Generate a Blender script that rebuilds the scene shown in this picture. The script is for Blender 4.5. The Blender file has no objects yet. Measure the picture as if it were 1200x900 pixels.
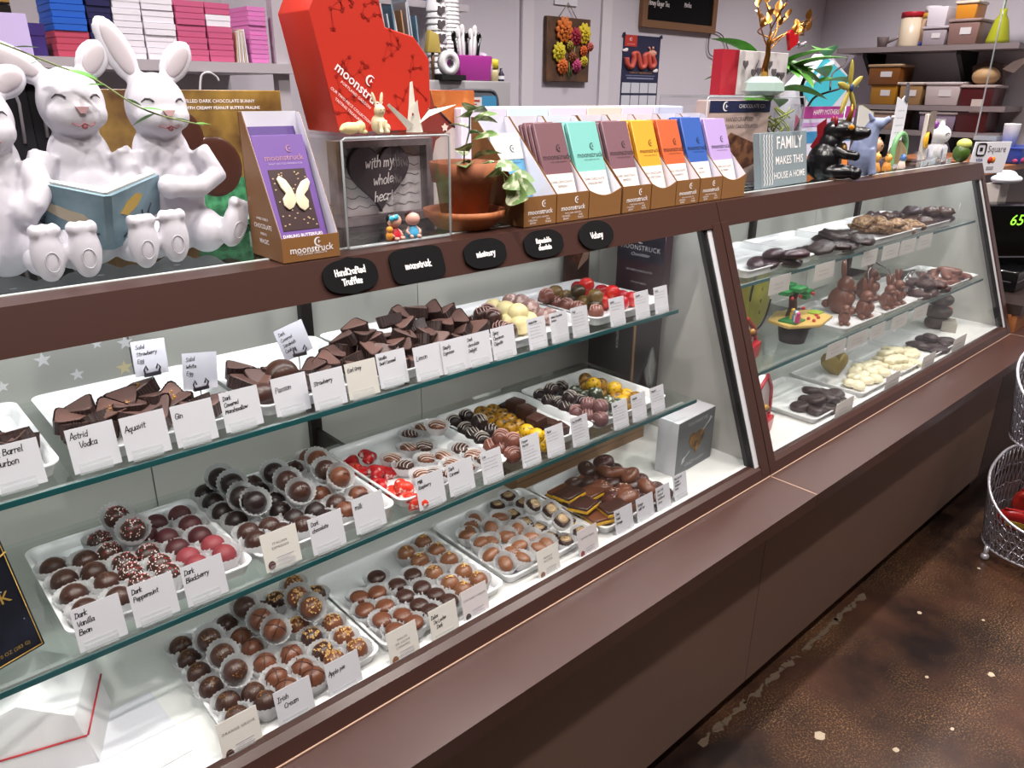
import bpy, bmesh, math, random
from math import sin, cos, pi, radians, sqrt, atan2
from mathutils import Vector, Matrix, Euler
random.seed(7)
sc = bpy.context.scene
COL = sc.collection

# ------------------------------------------------------------------ camera
def make_camera():
    yaw, pit, rol = radians(42.4975), radians(21.0185), radians(.575)
    f = Vector((sin(yaw)*cos(pit), cos(yaw)*cos(pit), -sin(pit)))
    r = Vector((cos(yaw), -sin(yaw), 0)); u = r.cross(f)
    r2 = r*cos(rol)+u*sin(rol); u2 = -r*sin(rol)+u*cos(rol)
    m = Matrix(((r2.x, u2.x, -f.x, 0), (r2.y, u2.y, -f.y, 0), (r2.z, u2.z, -f.z, 1.55), (0, 0, 0, 1)))
    cd = bpy.data.cameras.new('camera'); cd.sensor_fit = 'HORIZONTAL'; cd.sensor_width = 36
    cd.lens = 890.7*36/1200; cd.clip_start = .02
    co = bpy.data.objects.new('camera', cd); COL.objects.link(co); co.matrix_world = m
    sc.camera = co
make_camera()

# ------------------------------------------------------------------ world, lights, exposure
w = bpy.data.worlds.new('world'); sc.world = w; w.use_nodes = True
w.node_tree.nodes['Background'].inputs[0].default_value = (.8, .82, .9, 1)
w.node_tree.nodes['Background'].inputs[1].default_value = .25
sc.view_settings.view_transform = 'Standard'; sc.view_settings.look = 'None'
sc.view_settings.gamma = 1; sc.view_settings.exposure = -0.12
sc.view_settings.use_curve_mapping = False
sc.cycles.transparent_max_bounces = 24
sc.cycles.max_bounces = 8
sc.cycles.use_denoising = True
sc.cycles.sample_clamp_indirect = 4

def downlight(x, y, z, energy, color=(1, .95, .9), size=.07, angle=120, aim=None, blend=.6):
    l = bpy.data.lights.new('ceiling_spot', 'SPOT'); l.energy = energy; l.color = color
    l.shadow_soft_size = size; l.spot_size = radians(angle); l.spot_blend = blend
    o = bpy.data.objects.new('ceiling_spot', l); COL.objects.link(o); o.location = (x, y, z)
    if aim:
        o.rotation_euler = (Vector(aim)-Vector((x, y, z))).to_track_quat('-Z', 'Y').to_euler()
    return o
AISLE = 62; MAIN = 88; BACK = 120
for x in (-.55, .45, 1.45, 2.45, 3.6):
    downlight(x, -.22, 2.93, AISLE, (1, .93, .87), size=.04)
for x in (-.2, .75, 1.7, 2.65, 3.7):
    downlight(x, .56, 2.93, MAIN, (1, .94, .89), size=.04)
for x in (.1, 1.5, 2.9, 4.3):
    downlight(x, 1.62, 2.93, BACK, (1, .93, .92), size=.12)
for x in (0, 2.2, 4.4):
    downlight(x, -1.9, 2.93, 60, (1, .92, .84), size=.1)

# ------------------------------------------------------------------ materials
def lin(c):
    c = c/255
    return c/12.92 if c <= .04045 else ((c+.055)/1.055)**2.4
def rgb(h):
    if isinstance(h, str):
        h = h.lstrip('#'); return (lin(int(h[0:2], 16)), lin(int(h[2:4], 16)), lin(int(h[4:6], 16)), 1)
    return tuple(lin(c) for c in h)+(1,)
_M = {}
def mat(name, col, rough=.5, metal=0, spec=.5, noise=None, bump=None, coat=0, emit=None, sss=0, alpha=None):
    """procedural principled material; noise=(colour2, scale, low, high), bump=(scale, strength)"""
    if name in _M: return _M[name]
    m = bpy.data.materials.new(name); m.use_nodes = True; _M[name] = m
    nt = m.node_tree; b = nt.nodes['Principled BSDF']
    b.inputs['Base Color'].default_value = rgb(col); b.inputs['Roughness'].default_value = rough
    b.inputs['Metallic'].default_value = metal; b.inputs['Specular IOR Level'].default_value = spec
    b.inputs['Coat Weight'].default_value = coat
    if sss:
        b.inputs['Subsurface Weight'].default_value = sss; b.inputs['Subsurface Radius'].default_value = (.004, .004, .004)
    if emit:
        b.inputs['Emission Color'].default_value = rgb(emit[0]); b.inputs['Emission Strength'].default_value = emit[1]
    if alpha is not None: b.inputs['Alpha'].default_value = alpha
    if noise or bump:
        tc = nt.nodes.new('ShaderNodeTexCoord')
    if noise:
        n = nt.nodes.new('ShaderNodeTexNoise'); n.inputs['Scale'].default_value = noise[1]; n.inputs['Detail'].default_value = 6
        nt.links.new(tc.outputs['Object'], n.inputs['Vector'])
        r = nt.nodes.new('ShaderNodeValToRGB'); r.color_ramp.elements[0].position = noise[2]; r.color_ramp.elements[1].position = noise[3]
        r.color_ramp.elements[0].color = rgb(col); r.color_ramp.elements[1].color = rgb(noise[0])
        nt.links.new(n.outputs['Fac'], r.inputs['Fac']); nt.links.new(r.outputs['Color'], b.inputs['Base Color'])
    if bump:
        n = nt.nodes.new('ShaderNodeTexNoise'); n.inputs['Scale'].default_value = bump[0]; n.inputs['Detail'].default_value = 4
        nt.links.new(tc.outputs['Object'], n.inputs['Vector'])
        bp = nt.nodes.new('ShaderNodeBump'); bp.inputs['Strength'].default_value = bump[1]; bp.inputs['Distance'].default_value = .002
        nt.links.new(n.outputs['Fac'], bp.inputs['Height']); nt.links.new(bp.outputs['Normal'], b.inputs['Normal'])
    return m
def glass(name, tint=(1, 1, 1), gloss=.5, rough=.02, ior=1.45, extra=0.0):
    """thin clear sheet: sees straight through, reflects by fresnel"""
    if name in _M: return _M[name]
    m = bpy.data.materials.new(name); m.use_nodes = True; _M[name] = m
    nt = m.node_tree; nt.nodes.remove(nt.nodes['Principled BSDF']); out = nt.nodes['Material Output']
    t = nt.nodes.new('ShaderNodeBsdfTransparent'); t.inputs[0].default_value = tint+(1,)
    g = nt.nodes.new('ShaderNodeBsdfGlossy'); g.inputs['Roughness'].default_value = rough
    fr = nt.nodes.new('ShaderNodeFresnel'); fr.inputs['IOR'].default_value = ior
    mu = nt.nodes.new('ShaderNodeMath'); mu.operation = 'MULTIPLY_ADD'; mu.inputs[1].default_value = gloss; mu.inputs[2].default_value = extra
    mx = nt.nodes.new('ShaderNodeMixShader')
    nt.links.new(fr.outputs[0], mu.inputs[0]); nt.links.new(mu.outputs[0], mx.inputs[0])
    nt.links.new(t.outputs[0], mx.inputs[1]); nt.links.new(g.outputs[0], mx.inputs[2]); nt.links.new(mx.outputs[0], out.inputs[0])
    return m

WHITE = mat('white_gloss', '#e9e9ea', .25)
PAPER = mat('white_paper', '#dcdce4', .6)
INK = mat('black_ink', '#141216', .6)
GREYINK = mat('grey_ink', '#5a5358', .6)
BROWN = mat('brown_laminate', '#3f2924', .28, bump=(300, .03))
BROWN_D = mat('brown_laminate_dark', '#2f201d', .4)
SEAM = mat('seam_strip', '#a98b78', .4)
BASEP = mat('base_panel_laminate', '#6a5348', .45, bump=(400, .03))
BLACK = mat('black_matte', '#0b0a0b', .6)
BLACKGL = mat('black_gloss', '#0a0a0c', .18)
ALU = mat('brushed_aluminium', '#c4c4c8', .4)
STEEL = mat('stainless_steel', '#b9b7ba', .45, .55, bump=(60, .05))
DARKMETAL = mat('dark_metal_strip', '#251d1d', .45, .3)
DECK = mat('white_deck', '#e6e6e4', .3)
CASEWALL = mat('case_wall_grey', '#bdbcb7', .35)
GLASS = glass('clear_glass', (.99, .995, .993), .2)
SHELFG = glass('shelf_glass', (.94, .97, .955), .5)
TEAL = mat('glass_edge_teal', '#1c5a5e', .12, spec=.8)
ACRYL = glass('clear_acrylic', (.98, .985, .99), .35, .03)
ACRYLE = mat('acrylic_edge', '#c3ccd0', .15, spec=.8, alpha=.55)

# ------------------------------------------------------------------ mesh helpers
class MB:
    def __init__(s): s.v = []; s.f = []; s.sm = []
    def add(s, vs, fs, smooth=False, mtx=None):
        n = len(s.v)
        if mtx is not None: vs = [mtx @ Vector(p) for p in vs]
        s.v += [tuple(p) for p in vs]; s.f += [tuple(i+n for i in f) for f in fs]; s.sm += [smooth]*len(fs)
        return s
    def box(s, x0, x1, y0, y1, z0, z1, mtx=None):
        return s.add([(x0, y0, z0), (x1, y0, z0), (x1, y1, z0), (x0, y1, z0), (x0, y0, z1), (x1, y0, z1), (x1, y1, z1), (x0, y1, z1)],
                     [(0, 3, 2, 1), (4, 5, 6, 7), (0, 1, 5, 4), (1, 2, 6, 5), (2, 3, 7, 6), (3, 0, 4, 7)], False, mtx)
    def prism(s, poly, d0, d1, axis='y', mtx=None, smooth=False):
        """poly: 2-D outline; axis: extrusion axis; outline in the other two axes (x,z | y,z | x,y)"""
        def P(a, b, d): return (a, d, b) if axis == 'y' else ((d, a, b) if axis == 'x' else (a, b, d))
        n = len(poly); area = sum(poly[i][0]*poly[(i+1) % n][1]-poly[(i+1) % n][0]*poly[i][1] for i in range(n))
        if (area < 0): poly = poly[::-1]
        vs = [P(a, b, d0) for a, b in poly]+[P(a, b, d1) for a, b in poly]
        fs = [tuple(range(n)), tuple(range(2*n-1, n-1, -1))]+[(i, i+n, (i+1) % n+n, (i+1) % n) for i in range(n)]
        if axis != 'y': fs = [f[::-1] for f in fs]
        if d1 < d0: fs = [f[::-1] for f in fs]
        return s.add(vs, fs, smooth, mtx)
    def lathe(s, prof, n=20, flute=0, nf=0, mtx=None, smooth=True, cap0=True, cap1=True):
        vs = []; fs = []
        for k, (r, z) in enumerate(prof):
            for i in range(n):
                a = 2*pi*i/n; q = r*(1+(flute if (i % 2) else -flute)) if flute and nf <= k else r
                vs.append((q*cos(a), q*sin(a), z))
        for k in range(len(prof)-1):
            for i in range(n):
                j = (i+1) % n; fs.append((k*n+i, k*n+j, (k+1)*n+j, (k+1)*n+i))
        s.add(vs, fs, smooth, mtx)
        b = len(s.v)-len(vs)
        if cap0 and prof[0][0] > 1e-5: s.f.append(tuple(b+i for i in range(n-1, -1, -1))); s.sm.append(False)
        if cap1 and prof[-1][0] > 1e-5:
            q = b+(len(prof)-1)*n; s.f.append(tuple(q+i for i in range(n))); s.sm.append(False)
        return s
    def ball(s, c, r, n=16, m=10, mtx=None, p=1.0):
        if isinstance(r, (int, float)): r = (r, r, r)
        def q(t): return math.copysign(abs(t)**p, t)
        vs = [(c[0], c[1], c[2]-r[2])]
        for k in range(1, m):
            th = pi*k/m
            for i in range(n):
                a = 2*pi*i/n
                vs.append((c[0]+r[0]*q(sin(th))*q(cos(a)), c[1]+r[1]*q(sin(th))*q(sin(a)), c[2]-r[2]*q(cos(th))))
        vs.append((c[0], c[1], c[2]+r[2])); fs = []
        for i in range(n): fs.append((0, 1+(i+1) % n, 1+i))
        for k in range(m-2):
            for i in range(n):
                a = 1+k*n+i; b = 1+k*n+(i+1) % n; fs.append((a, b, b+n, a+n))
        t = len(vs)-1
        for i in range(n): fs.append((t-n+i, t-n+(i+1) % n, t))
        return s.add(vs, fs, True, mtx)
    def tube(s, pts, r, n=8, mtx=None, closed=False):
        pts = [Vector(p) for p in pts]; N = len(pts); rs = r if isinstance(r, (list, tuple)) else [r]*N
        vs = []; up = Vector((0, 0, 1))
        prev = None
        for k, p in enumerate(pts):
            d = (pts[(k+1) % N]-pts[k-1]) if closed else (pts[min(k+1, N-1)]-pts[max(k-1, 0)])
            if d.length < 1e-9: d = Vector((0, 0, 1))
            d.normalize()
            a = (prev-d*prev.dot(d)) if prev is not None else (up.cross(d) if abs(d.dot(up)) < .95 else Vector((1, 0, 0)).cross(d))
            if a.length < 1e-6: a = Vector((1, 0, 0)).cross(d)
            a.normalize(); b = d.cross(a); prev = a
            for i in range(n):
                t = 2*pi*i/n; vs.append(p+(a*cos(t)+b*sin(t))*rs[k])
        fs = []
        for k in range(N if closed else N-1):
            k2 = (k+1) % N
            for i in range(n):
                j = (i+1) % n; fs.append((k*n+i, k*n+j, k2*n+j, k2*n+i))
        if not closed: fs += [tuple(range(n-1, -1, -1)), tuple((N-1)*n+i for i in range(n))]
        return s.add(vs, fs, True, mtx)
    def ribbon(s, pts, w):
        """flat pen stroke in the XZ plane (y = 0), facing -Y"""
        N = len(pts); vs = []
        for k in range(N):
            a = pts[max(k-1, 0)]; b = pts[min(k+1, N-1)]
            dx, dz = b[0]-a[0], b[1]-a[1]; L = sqrt(dx*dx+dz*dz) or 1
            nx, nz = -dz/L*w/2, dx/L*w/2; p = pts[k]
            if k == 0: p = (p[0]-dx/L*w/2, p[1]-dz/L*w/2)
            if k == N-1: p = (p[0]+dx/L*w/2, p[1]+dz/L*w/2)
            vs += [(p[0]-nx, 0, p[1]-nz), (p[0]+nx, 0, p[1]+nz)]
        return s.add(vs, [(2*k, 2*k+2, 2*k+3, 2*k+1) for k in range(N-1)])
    def mesh(s, name):
        me = bpy.data.meshes.new(name); me.from_pydata(s.v, [], s.f)
        me.polygons.foreach_set('use_smooth', s.sm); me.update()
        return me
def bev(mb, width, seg=2, name='shape', smooth=True):
    """a bevelled copy of a hard-edged mesh"""
    me = mb.mesh(name); bm = bmesh.new(); bm.from_mesh(me)
    bmesh.ops.recalc_face_normals(bm, faces=bm.faces)
    bmesh.ops.bevel(bm, geom=[e for e in bm.edges if e.calc_face_angle(0) > .3], offset=width, segments=seg, affect='EDGES', profile=.5)
    for f in bm.faces: f.smooth = smooth
    bm.to_mesh(me); bm.free()
    if smooth: me.set_sharp_from_angle(angle=radians(40))
    return me
def subdiv(mb, levels=1, name='shape'):
    me = mb.mesh(name); bm = bmesh.new(); bm.from_mesh(me)
    for _ in range(levels):
        bmesh.ops.subdivide_edges(bm, edges=bm.edges[:], cuts=1, use_grid_fill=True, smooth=1.0)
    for f in bm.faces: f.smooth = True
    bm.to_mesh(me); bm.free(); return me

# ------------------------------------------------------------------ object helpers
def thing(name, label, cat, loc=(0, 0, 0), rot=0, group=None):
    o = bpy.data.objects.new(name, None); COL.objects.link(o); o.empty_display_size = .01
    o.location = loc; o.rotation_euler = (0, 0, rot) if isinstance(rot, (int, float)) else rot
    o['label'] = label; o['category'] = cat
    if group: o['group'] = group
    return o
def part(name, me, m, parent=None, loc=(0, 0, 0), rot=(0, 0, 0), scale=None, kind=None, label=None):
    if isinstance(me, MB): me = me.mesh(name)
    if m is not None and not me.materials: me.materials.append(m)
    o = bpy.data.objects.new(name, me); COL.objects.link(o)
    if m is not None and me.materials and me.materials[0] != m:
        o.material_slots[0].link = 'OBJECT'; o.material_slots[0].material = m
    o.location = loc; o.rotation_euler = (0, 0, rot) if isinstance(rot, (int, float)) else rot
    if scale is not None: o.scale = scale if not isinstance(scale, (int, float)) else (scale,)*3
    if parent is not None: o.parent = parent
    if kind: o['kind'] = kind
    if label: o['label'] = label
    return o
def solo(name, label, cat, me, m, loc=(0, 0, 0), rot=0, group=None, scale=None, kind=None):
    o = part(name, me, m, None, loc, rot, scale, kind); o['label'] = label; o['category'] = cat
    if group: o['group'] = group
    return o
def struct(name, me, m, loc=(0, 0, 0), label=None):
    o = part(name, me, m, None, loc); o['kind'] = 'structure'
    if label: o['label'] = label
    return o
_TX = {}
def text_mesh(s, size=.01, bold=0.0, align='CENTER', space=1.0, shear=0.0, line=1.0):
    k = (s, size, bold, align, space, shear, line)
    if k in _TX: return _TX[k]
    c = bpy.data.curves.new('lettering', 'FONT'); c.body = s; c.size = size; c.align_x = align; c.align_y = 'CENTER'
    c.offset = bold*size; c.space_character = space; c.shear = shear; c.space_line = line; c.resolution_u = 2
    o = bpy.data.objects.new('lettering', c); COL.objects.link(o)
    dg = bpy.context.evaluated_depsgraph_get()
    me = bpy.data.meshes.new_from_object(o.evaluated_get(dg)); bpy.data.objects.remove(o); bpy.data.curves.remove(c)
    me.materials.clear()
    for v in me.vertices: v.co = (v.co.x, 0, v.co.y)      # stand it up, facing -Y
    me.name = 'lettering'; _TX[k] = me
    return me
def text(s, size, m, parent, loc, rot=(0, 0, 0), name='lettering', **kw):
    return part(name, text_mesh(s, size, **kw).copy() if False else text_mesh(s, size, **kw), m, parent, loc, rot)

# pen-stroke letters (x, z) on a 0..4 x 0..7 grid, x-height 4
STROKES = {
 'A': '0,0 1.6,6.6 2,6.8 3.8,0;.6,2.4 3.3,2.5', 'B': '.3,0 .3,6.6;.3,6.6 2.6,6.4 2.8,4.4 .4,3.6;.4,3.6 3.4,3.2 3.2,.4 .2,0', 'C': '3.5,5.6 2.4,6.6 .8,5.4 .3,3 1.2,.5 3.4,.6',
 'D': '.4,0 .5,6.6;.1,6.5 2.4,6.2 3.7,3.8 2.6,.8 .2,0', 'E': '3.2,6.4 .6,6.4 .4,0 3.3,.1;.5,3.4 2.7,3.5', 'F': '3.2,6.4 .6,6.4 .4,0;.5,3.4 2.7,3.5', 'G': '3.5,5.4 2.2,6.6 .6,5 .4,2 1.8,.1 3.6,1 3.7,2.8 2,2.8',
 'H': '.4,0 .5,6.6;3.4,0 3.5,6.6;.4,3.3 3.5,3.4', 'I': '.2,6.6 2.8,6.6;1.5,6.6 1.5,0;.1,0 2.9,0', 'J': '.6,6.5 3.4,6.5;2.4,6.5 2.3,1 1.2,0 .2,1', 'K': '.4,0 .4,6.6;3.2,6.5 .5,3 3.5,0', 'L': '.5,6.6 .5,0 3.4,.2',
 'M': '.2,0 .7,6.5 2.2,2.5 3.8,6.5 4.2,0', 'N': '.3,0 .5,6.5 3.3,.2 3.6,6.6', 'O': '2,6.6 .5,5 .3,2.2 1.6,.1 3.4,1.6 3.5,4.8 2,6.6', 'P': '.4,0 .5,6.5 2.8,6.2 3.2,4.4 .5,3.2', 'R': '.4,0 .5,6.5 2.8,6.2 3,4.4 .5,3.4 3.4,0',
 'S': '3.3,5.8 2,6.7 .6,5.6 1,4 2.9,2.8 3.1,1 1.6,0 .2,.9', 'T': '.1,6.5 3.9,6.6;2,6.5 1.9,0', 'V': '.2,6.5 1.9,0 3.7,6.5', 'W': '.1,6.5 1.2,0 2.3,4.5 3.3,0 4.4,6.5', 'U': '.4,6.5 .5,1.4 1.8,0 3.2,1.4 3.4,6.5',
 'a': '2.9,3.6 1.6,4.1 .3,2.4 1,.2 2.6,1.4 2.9,3.8;2.9,3.8 2.9,.6 3.4,.1', 'b': '.4,6.8 .4,.2;.4,2.6 1.6,3.9 2.9,2.4 2.2,.2 .5,.4', 'c': '2.7,3.3 1.6,4 .4,2.4 1,.2 2.7,.6', 'd': '2.8,3 1.6,3.8 .3,2 1.2,.1 2.7,1.4;2.9,6.8 2.8,0',
 'e': '.4,2 2.8,2.4 2.4,3.8 1.2,3.9 .3,2 1.2,.1 2.8,.7', 'f': '2.6,6.2 1.6,6.7 1,5 1,0;.1,3.6 2.2,3.7', 'g': '2.8,3.6 1.4,4 .4,2.2 1.4,.5 2.7,1.8 2.8,3.8 2.7,-1.6 1.4,-2.6 .2,-1.8', 'h': '.4,6.8 .4,0;.4,2.6 1.8,3.9 2.7,2.8 2.8,0',
 'i': '.7,3.9 .8,0;.7,5.4 .8,5.6', 'j': '1.2,3.9 1,-1.8 .1,-2.4;1.2,5.4 1.3,5.6', 'k': '.4,6.8 .4,0;2.5,3.9 .5,1.8 2.7,0', 'l': '.6,6.8 .7,.4 1.2,0', 'm': '.3,4 .4,0;.4,2.8 1.4,3.9 2.1,2.8 2.1,0;2.1,2.8 3.1,3.9 3.9,2.8 4,0',
 'n': '.3,4 .4,0;.4,2.6 1.7,3.9 2.7,2.8 2.8,0', 'o': '1.6,4 .4,2.8 .6,.8 1.8,.1 2.8,1.6 2.6,3.4 1.6,4', 'p': '.4,4 .4,-2.6;.4,2.8 1.6,4 2.9,2.6 2.2,.4 .5,.6', 'q': '2.7,3.6 1.4,4 .4,2.2 1.4,.4 2.7,1.8;2.7,3.9 2.8,-2.4 3.4,-1.6', 'r': '.4,4 .5,0;.5,2.4 1.6,3.8 2.4,3.5',
 's': '2.4,3.5 1.3,4 .5,3.1 2.2,1.4 1.6,.1 .2,.6', 't': '1.2,6 1.2,.6 2.2,.1;.1,4 2.4,4.1', 'u': '.4,4 .5,1 1.6,.1 2.7,1.4;2.7,4 2.8,0', 'v': '.2,4 1.4,0 2.7,4', 'w': '.2,4 1,0 1.9,3 2.8,0 3.7,4', 'x': '.2,4 2.6,0;2.6,4 .2,0',
 'y': '.3,4 1.5,.6;2.8,4 1.2,-2.2 .2,-2.6', 'z': '.3,4 2.6,4 .3,0 2.8,.1', '.': '.4,0 .5,.2', ' ': ''}
_WID = {'i': 1.6, 'j': 1.9, 'l': 1.7, 'm': 4.9, 'w': 4.4, 'W': 5, 'M': 5, ' ': 2.2, 't': 2.8, 'r': 2.7, 'f': 2.8, '.': 1.2, 's': 2.9, 'c': 3, 'I': 3.4}
def catmull(pts, n=3):
    if len(pts) < 3: return pts
    out = []
    for k in range(len(pts)-1):
        p0, p1, p2, p3 = pts[max(k-1, 0)], pts[k], pts[k+1], pts[min(k+2, len(pts)-1)]
        for i in range(n):
            t = i/n
            out.append(tuple(.5*((2*p1[j])+(-p0[j]+p2[j])*t+(2*p0[j]-5*p1[j]+4*p2[j]-p3[j])*t*t+(-p0[j]+3*p1[j]-3*p2[j]+p3[j])*t**3) for j in range(len(p1))))
    out.append(pts[-1]); return out
def hand_mesh(lines, h, pen, x0=0, z0=0, lead=1.55, rise=0.0, slant=.12, indent=0.0, rnd=None):
    """handwritten lines; h = capital height; first baseline at z0, left edge at x0"""
    R = rnd or random.Random(str(lines)); mb = MB(); s = h/6.6
    for li, line in enumerate(lines):
        x = x0+indent*li; z = z0-li*lead*h
        for ch in line:
            st = STROKES.get(ch, '')
            dz = R.uniform(-.35, .35)*s; k = R.uniform(.92, 1.06)
            for pl in [p for p in st.split(';') if p]:
                pts = [tuple(float(t) for t in q.split(',')) for q in pl.split()]
                pts = [(x+(a+b*slant)*s*k, z+b*s*k+dz+(x-x0)*rise) for a, b in pts]
                mb.ribbon(catmull(pts), pen)
            x += _WID.get(ch, 3.8 if ch.isupper() else 3.4)*s
    return mb
def scribble(mb, x0, x1, z, h, pen, R):
    """a line of tiny unreadable pen marks"""
    x = x0
    while x < x1:
        wl = min(R.uniform(2.5, 5)*h, x1-x); n = max(3, int(wl/(h*.45))); pts = []
        for i in range(n+1): pts.append((x+wl*i/n, z+(h*R.uniform(.35, 1) if i % 2 else h*R.uniform(0, .25))))
        mb.ribbon(pts, pen); x += wl+h*.7
# ------------------------------------------------------------------ the room
def floor_material():
    m = bpy.data.materials.new('stained_concrete'); m.use_nodes = True; nt = m.node_tree; b = nt.nodes['Principled BSDF']
    tc = nt.nodes.new('ShaderNodeTexCoord')
    def noise(scale, detail, rough=.6):
        n = nt.nodes.new('ShaderNodeTexNoise'); n.inputs['Scale'].default_value = scale; n.inputs['Detail'].default_value = detail; n.inputs['Roughness'].default_value = rough
        nt.links.new(tc.outputs['Object'], n.inputs['Vector']); return n
    def ramp(n, p0, c0, p1, c1):
        r = nt.nodes.new('ShaderNodeValToRGB'); e = r.color_ramp.elements; e[0].position = p0; e[0].color = c0; e[1].position = p1; e[1].color = c1
        nt.links.new(n.outputs['Fac'], r.inputs['Fac']); return r
    K, W_ = (0, 0, 0, 1), (1, 1, 1, 1)
    base = ramp(noise(3.2, 8), .38, rgb('#1c1210'), .68, rgb('#4a3024'))
    patch = ramp(noise(2.1, 5), .44, K, .62, W_); grit = ramp(noise(190, 3, .7), .5, K, .66, W_)
    mu = nt.nodes.new('ShaderNodeMath'); mu.operation = 'MULTIPLY'; nt.links.new(patch.outputs[0], mu.inputs[0]); nt.links.new(grit.outputs[0], mu.inputs[1])
    mx = nt.nodes.new('ShaderNodeMix'); mx.data_type = 'RGBA'; nt.links.new(mu.outputs[0], mx.inputs[0])
    nt.links.new(base.outputs[0], mx.inputs[6]); mx.inputs[7].default_value = rgb('#94714d')
    nt.links.new(mx.outputs[2], b.inputs['Base Color']); b.inputs['Roughness'].default_value = .3
    return m
FLOORM = floor_material()
WALLM = mat('wall_paint', '#c9c4cc', .7, bump=(200, .04))
CEILM = mat('ceiling_paint', '#d8d5d6', .8)
BW = 2.72; RW = 5.25
fl = struct('floor', MB().box(-3, RW+.1, -3.6, BW+.1, -.1, 0), FLOORM)
struct('ceiling', MB().box(-3, RW+.1, -3.6, BW+.1, 3.0, 3.1), CEILM)
wb = struct('wall_back', MB().box(-3, RW+.1, BW, BW+.1, 0, 3.0), WALLM)
struct('wall_right', MB().box(RW, RW+.1, -3.6, BW, 0, 3.0), WALLM)
struct('wall_left', MB().box(-3.1, -3, -3.6, BW+.1, 0, 3.0), WALLM)
struct('wall_front', MB().box(-3, RW+.1, -3.7, -3.6, 0, 3.0), mat('wall_paint_front', '#9a8f8a', .8))
# door casing strips on the back wall
for x in (2.52, 3.046):
    struct('trim_1' if x < 3 else 'trim_2', MB().box(x, x+.07, BW-.015, BW, 0, 2.4), mat('casing_white', '#d3ced4', .5))
def blob(rx, ry, R, n=14, j=.35):
    return [(rx*cos(2*pi*i/n)*(1+R.uniform(-j, j)), ry*sin(2*pi*i/n)*(1+R.uniform(-j, j))) for i in range(n)]
R_ = random.Random(3)
SPOTM = mat('plaster_spot', '#b7a68f', .6)
for x, y, r in ((1.619, .572, .016), (2.336, .60, .008), (2.2, .35, .010), (1.72, .42, .009), (2.05, .47, .006), (2.45, .45, .006), (1.9, .35, .006), (2.75, .56, .006)):
    part('plaster_spot', MB().prism(blob(r, r*.8, R_, 12, .2), 0, .0006, 'z'), SPOTM, fl, (x, y, 0))
# chalky residue line along the counter base
for seg in range(9):
    x0 = 1.36+.105*seg; pts = []; L = R_.uniform(.07, .12)
    for i in range(12): pts.append((x0+L*i/11, .762-.006*sin(i*.9+seg)-R_.uniform(0, .012)))
    for i in range(11, -1, -1): pts.append((x0+L*i/11, .764+R_.uniform(0, .012)))
    part('residue_streak', MB().prism(pts, 0, .0005, 'z'), mat('residue', '#5c4c3d', .7), fl)

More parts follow.
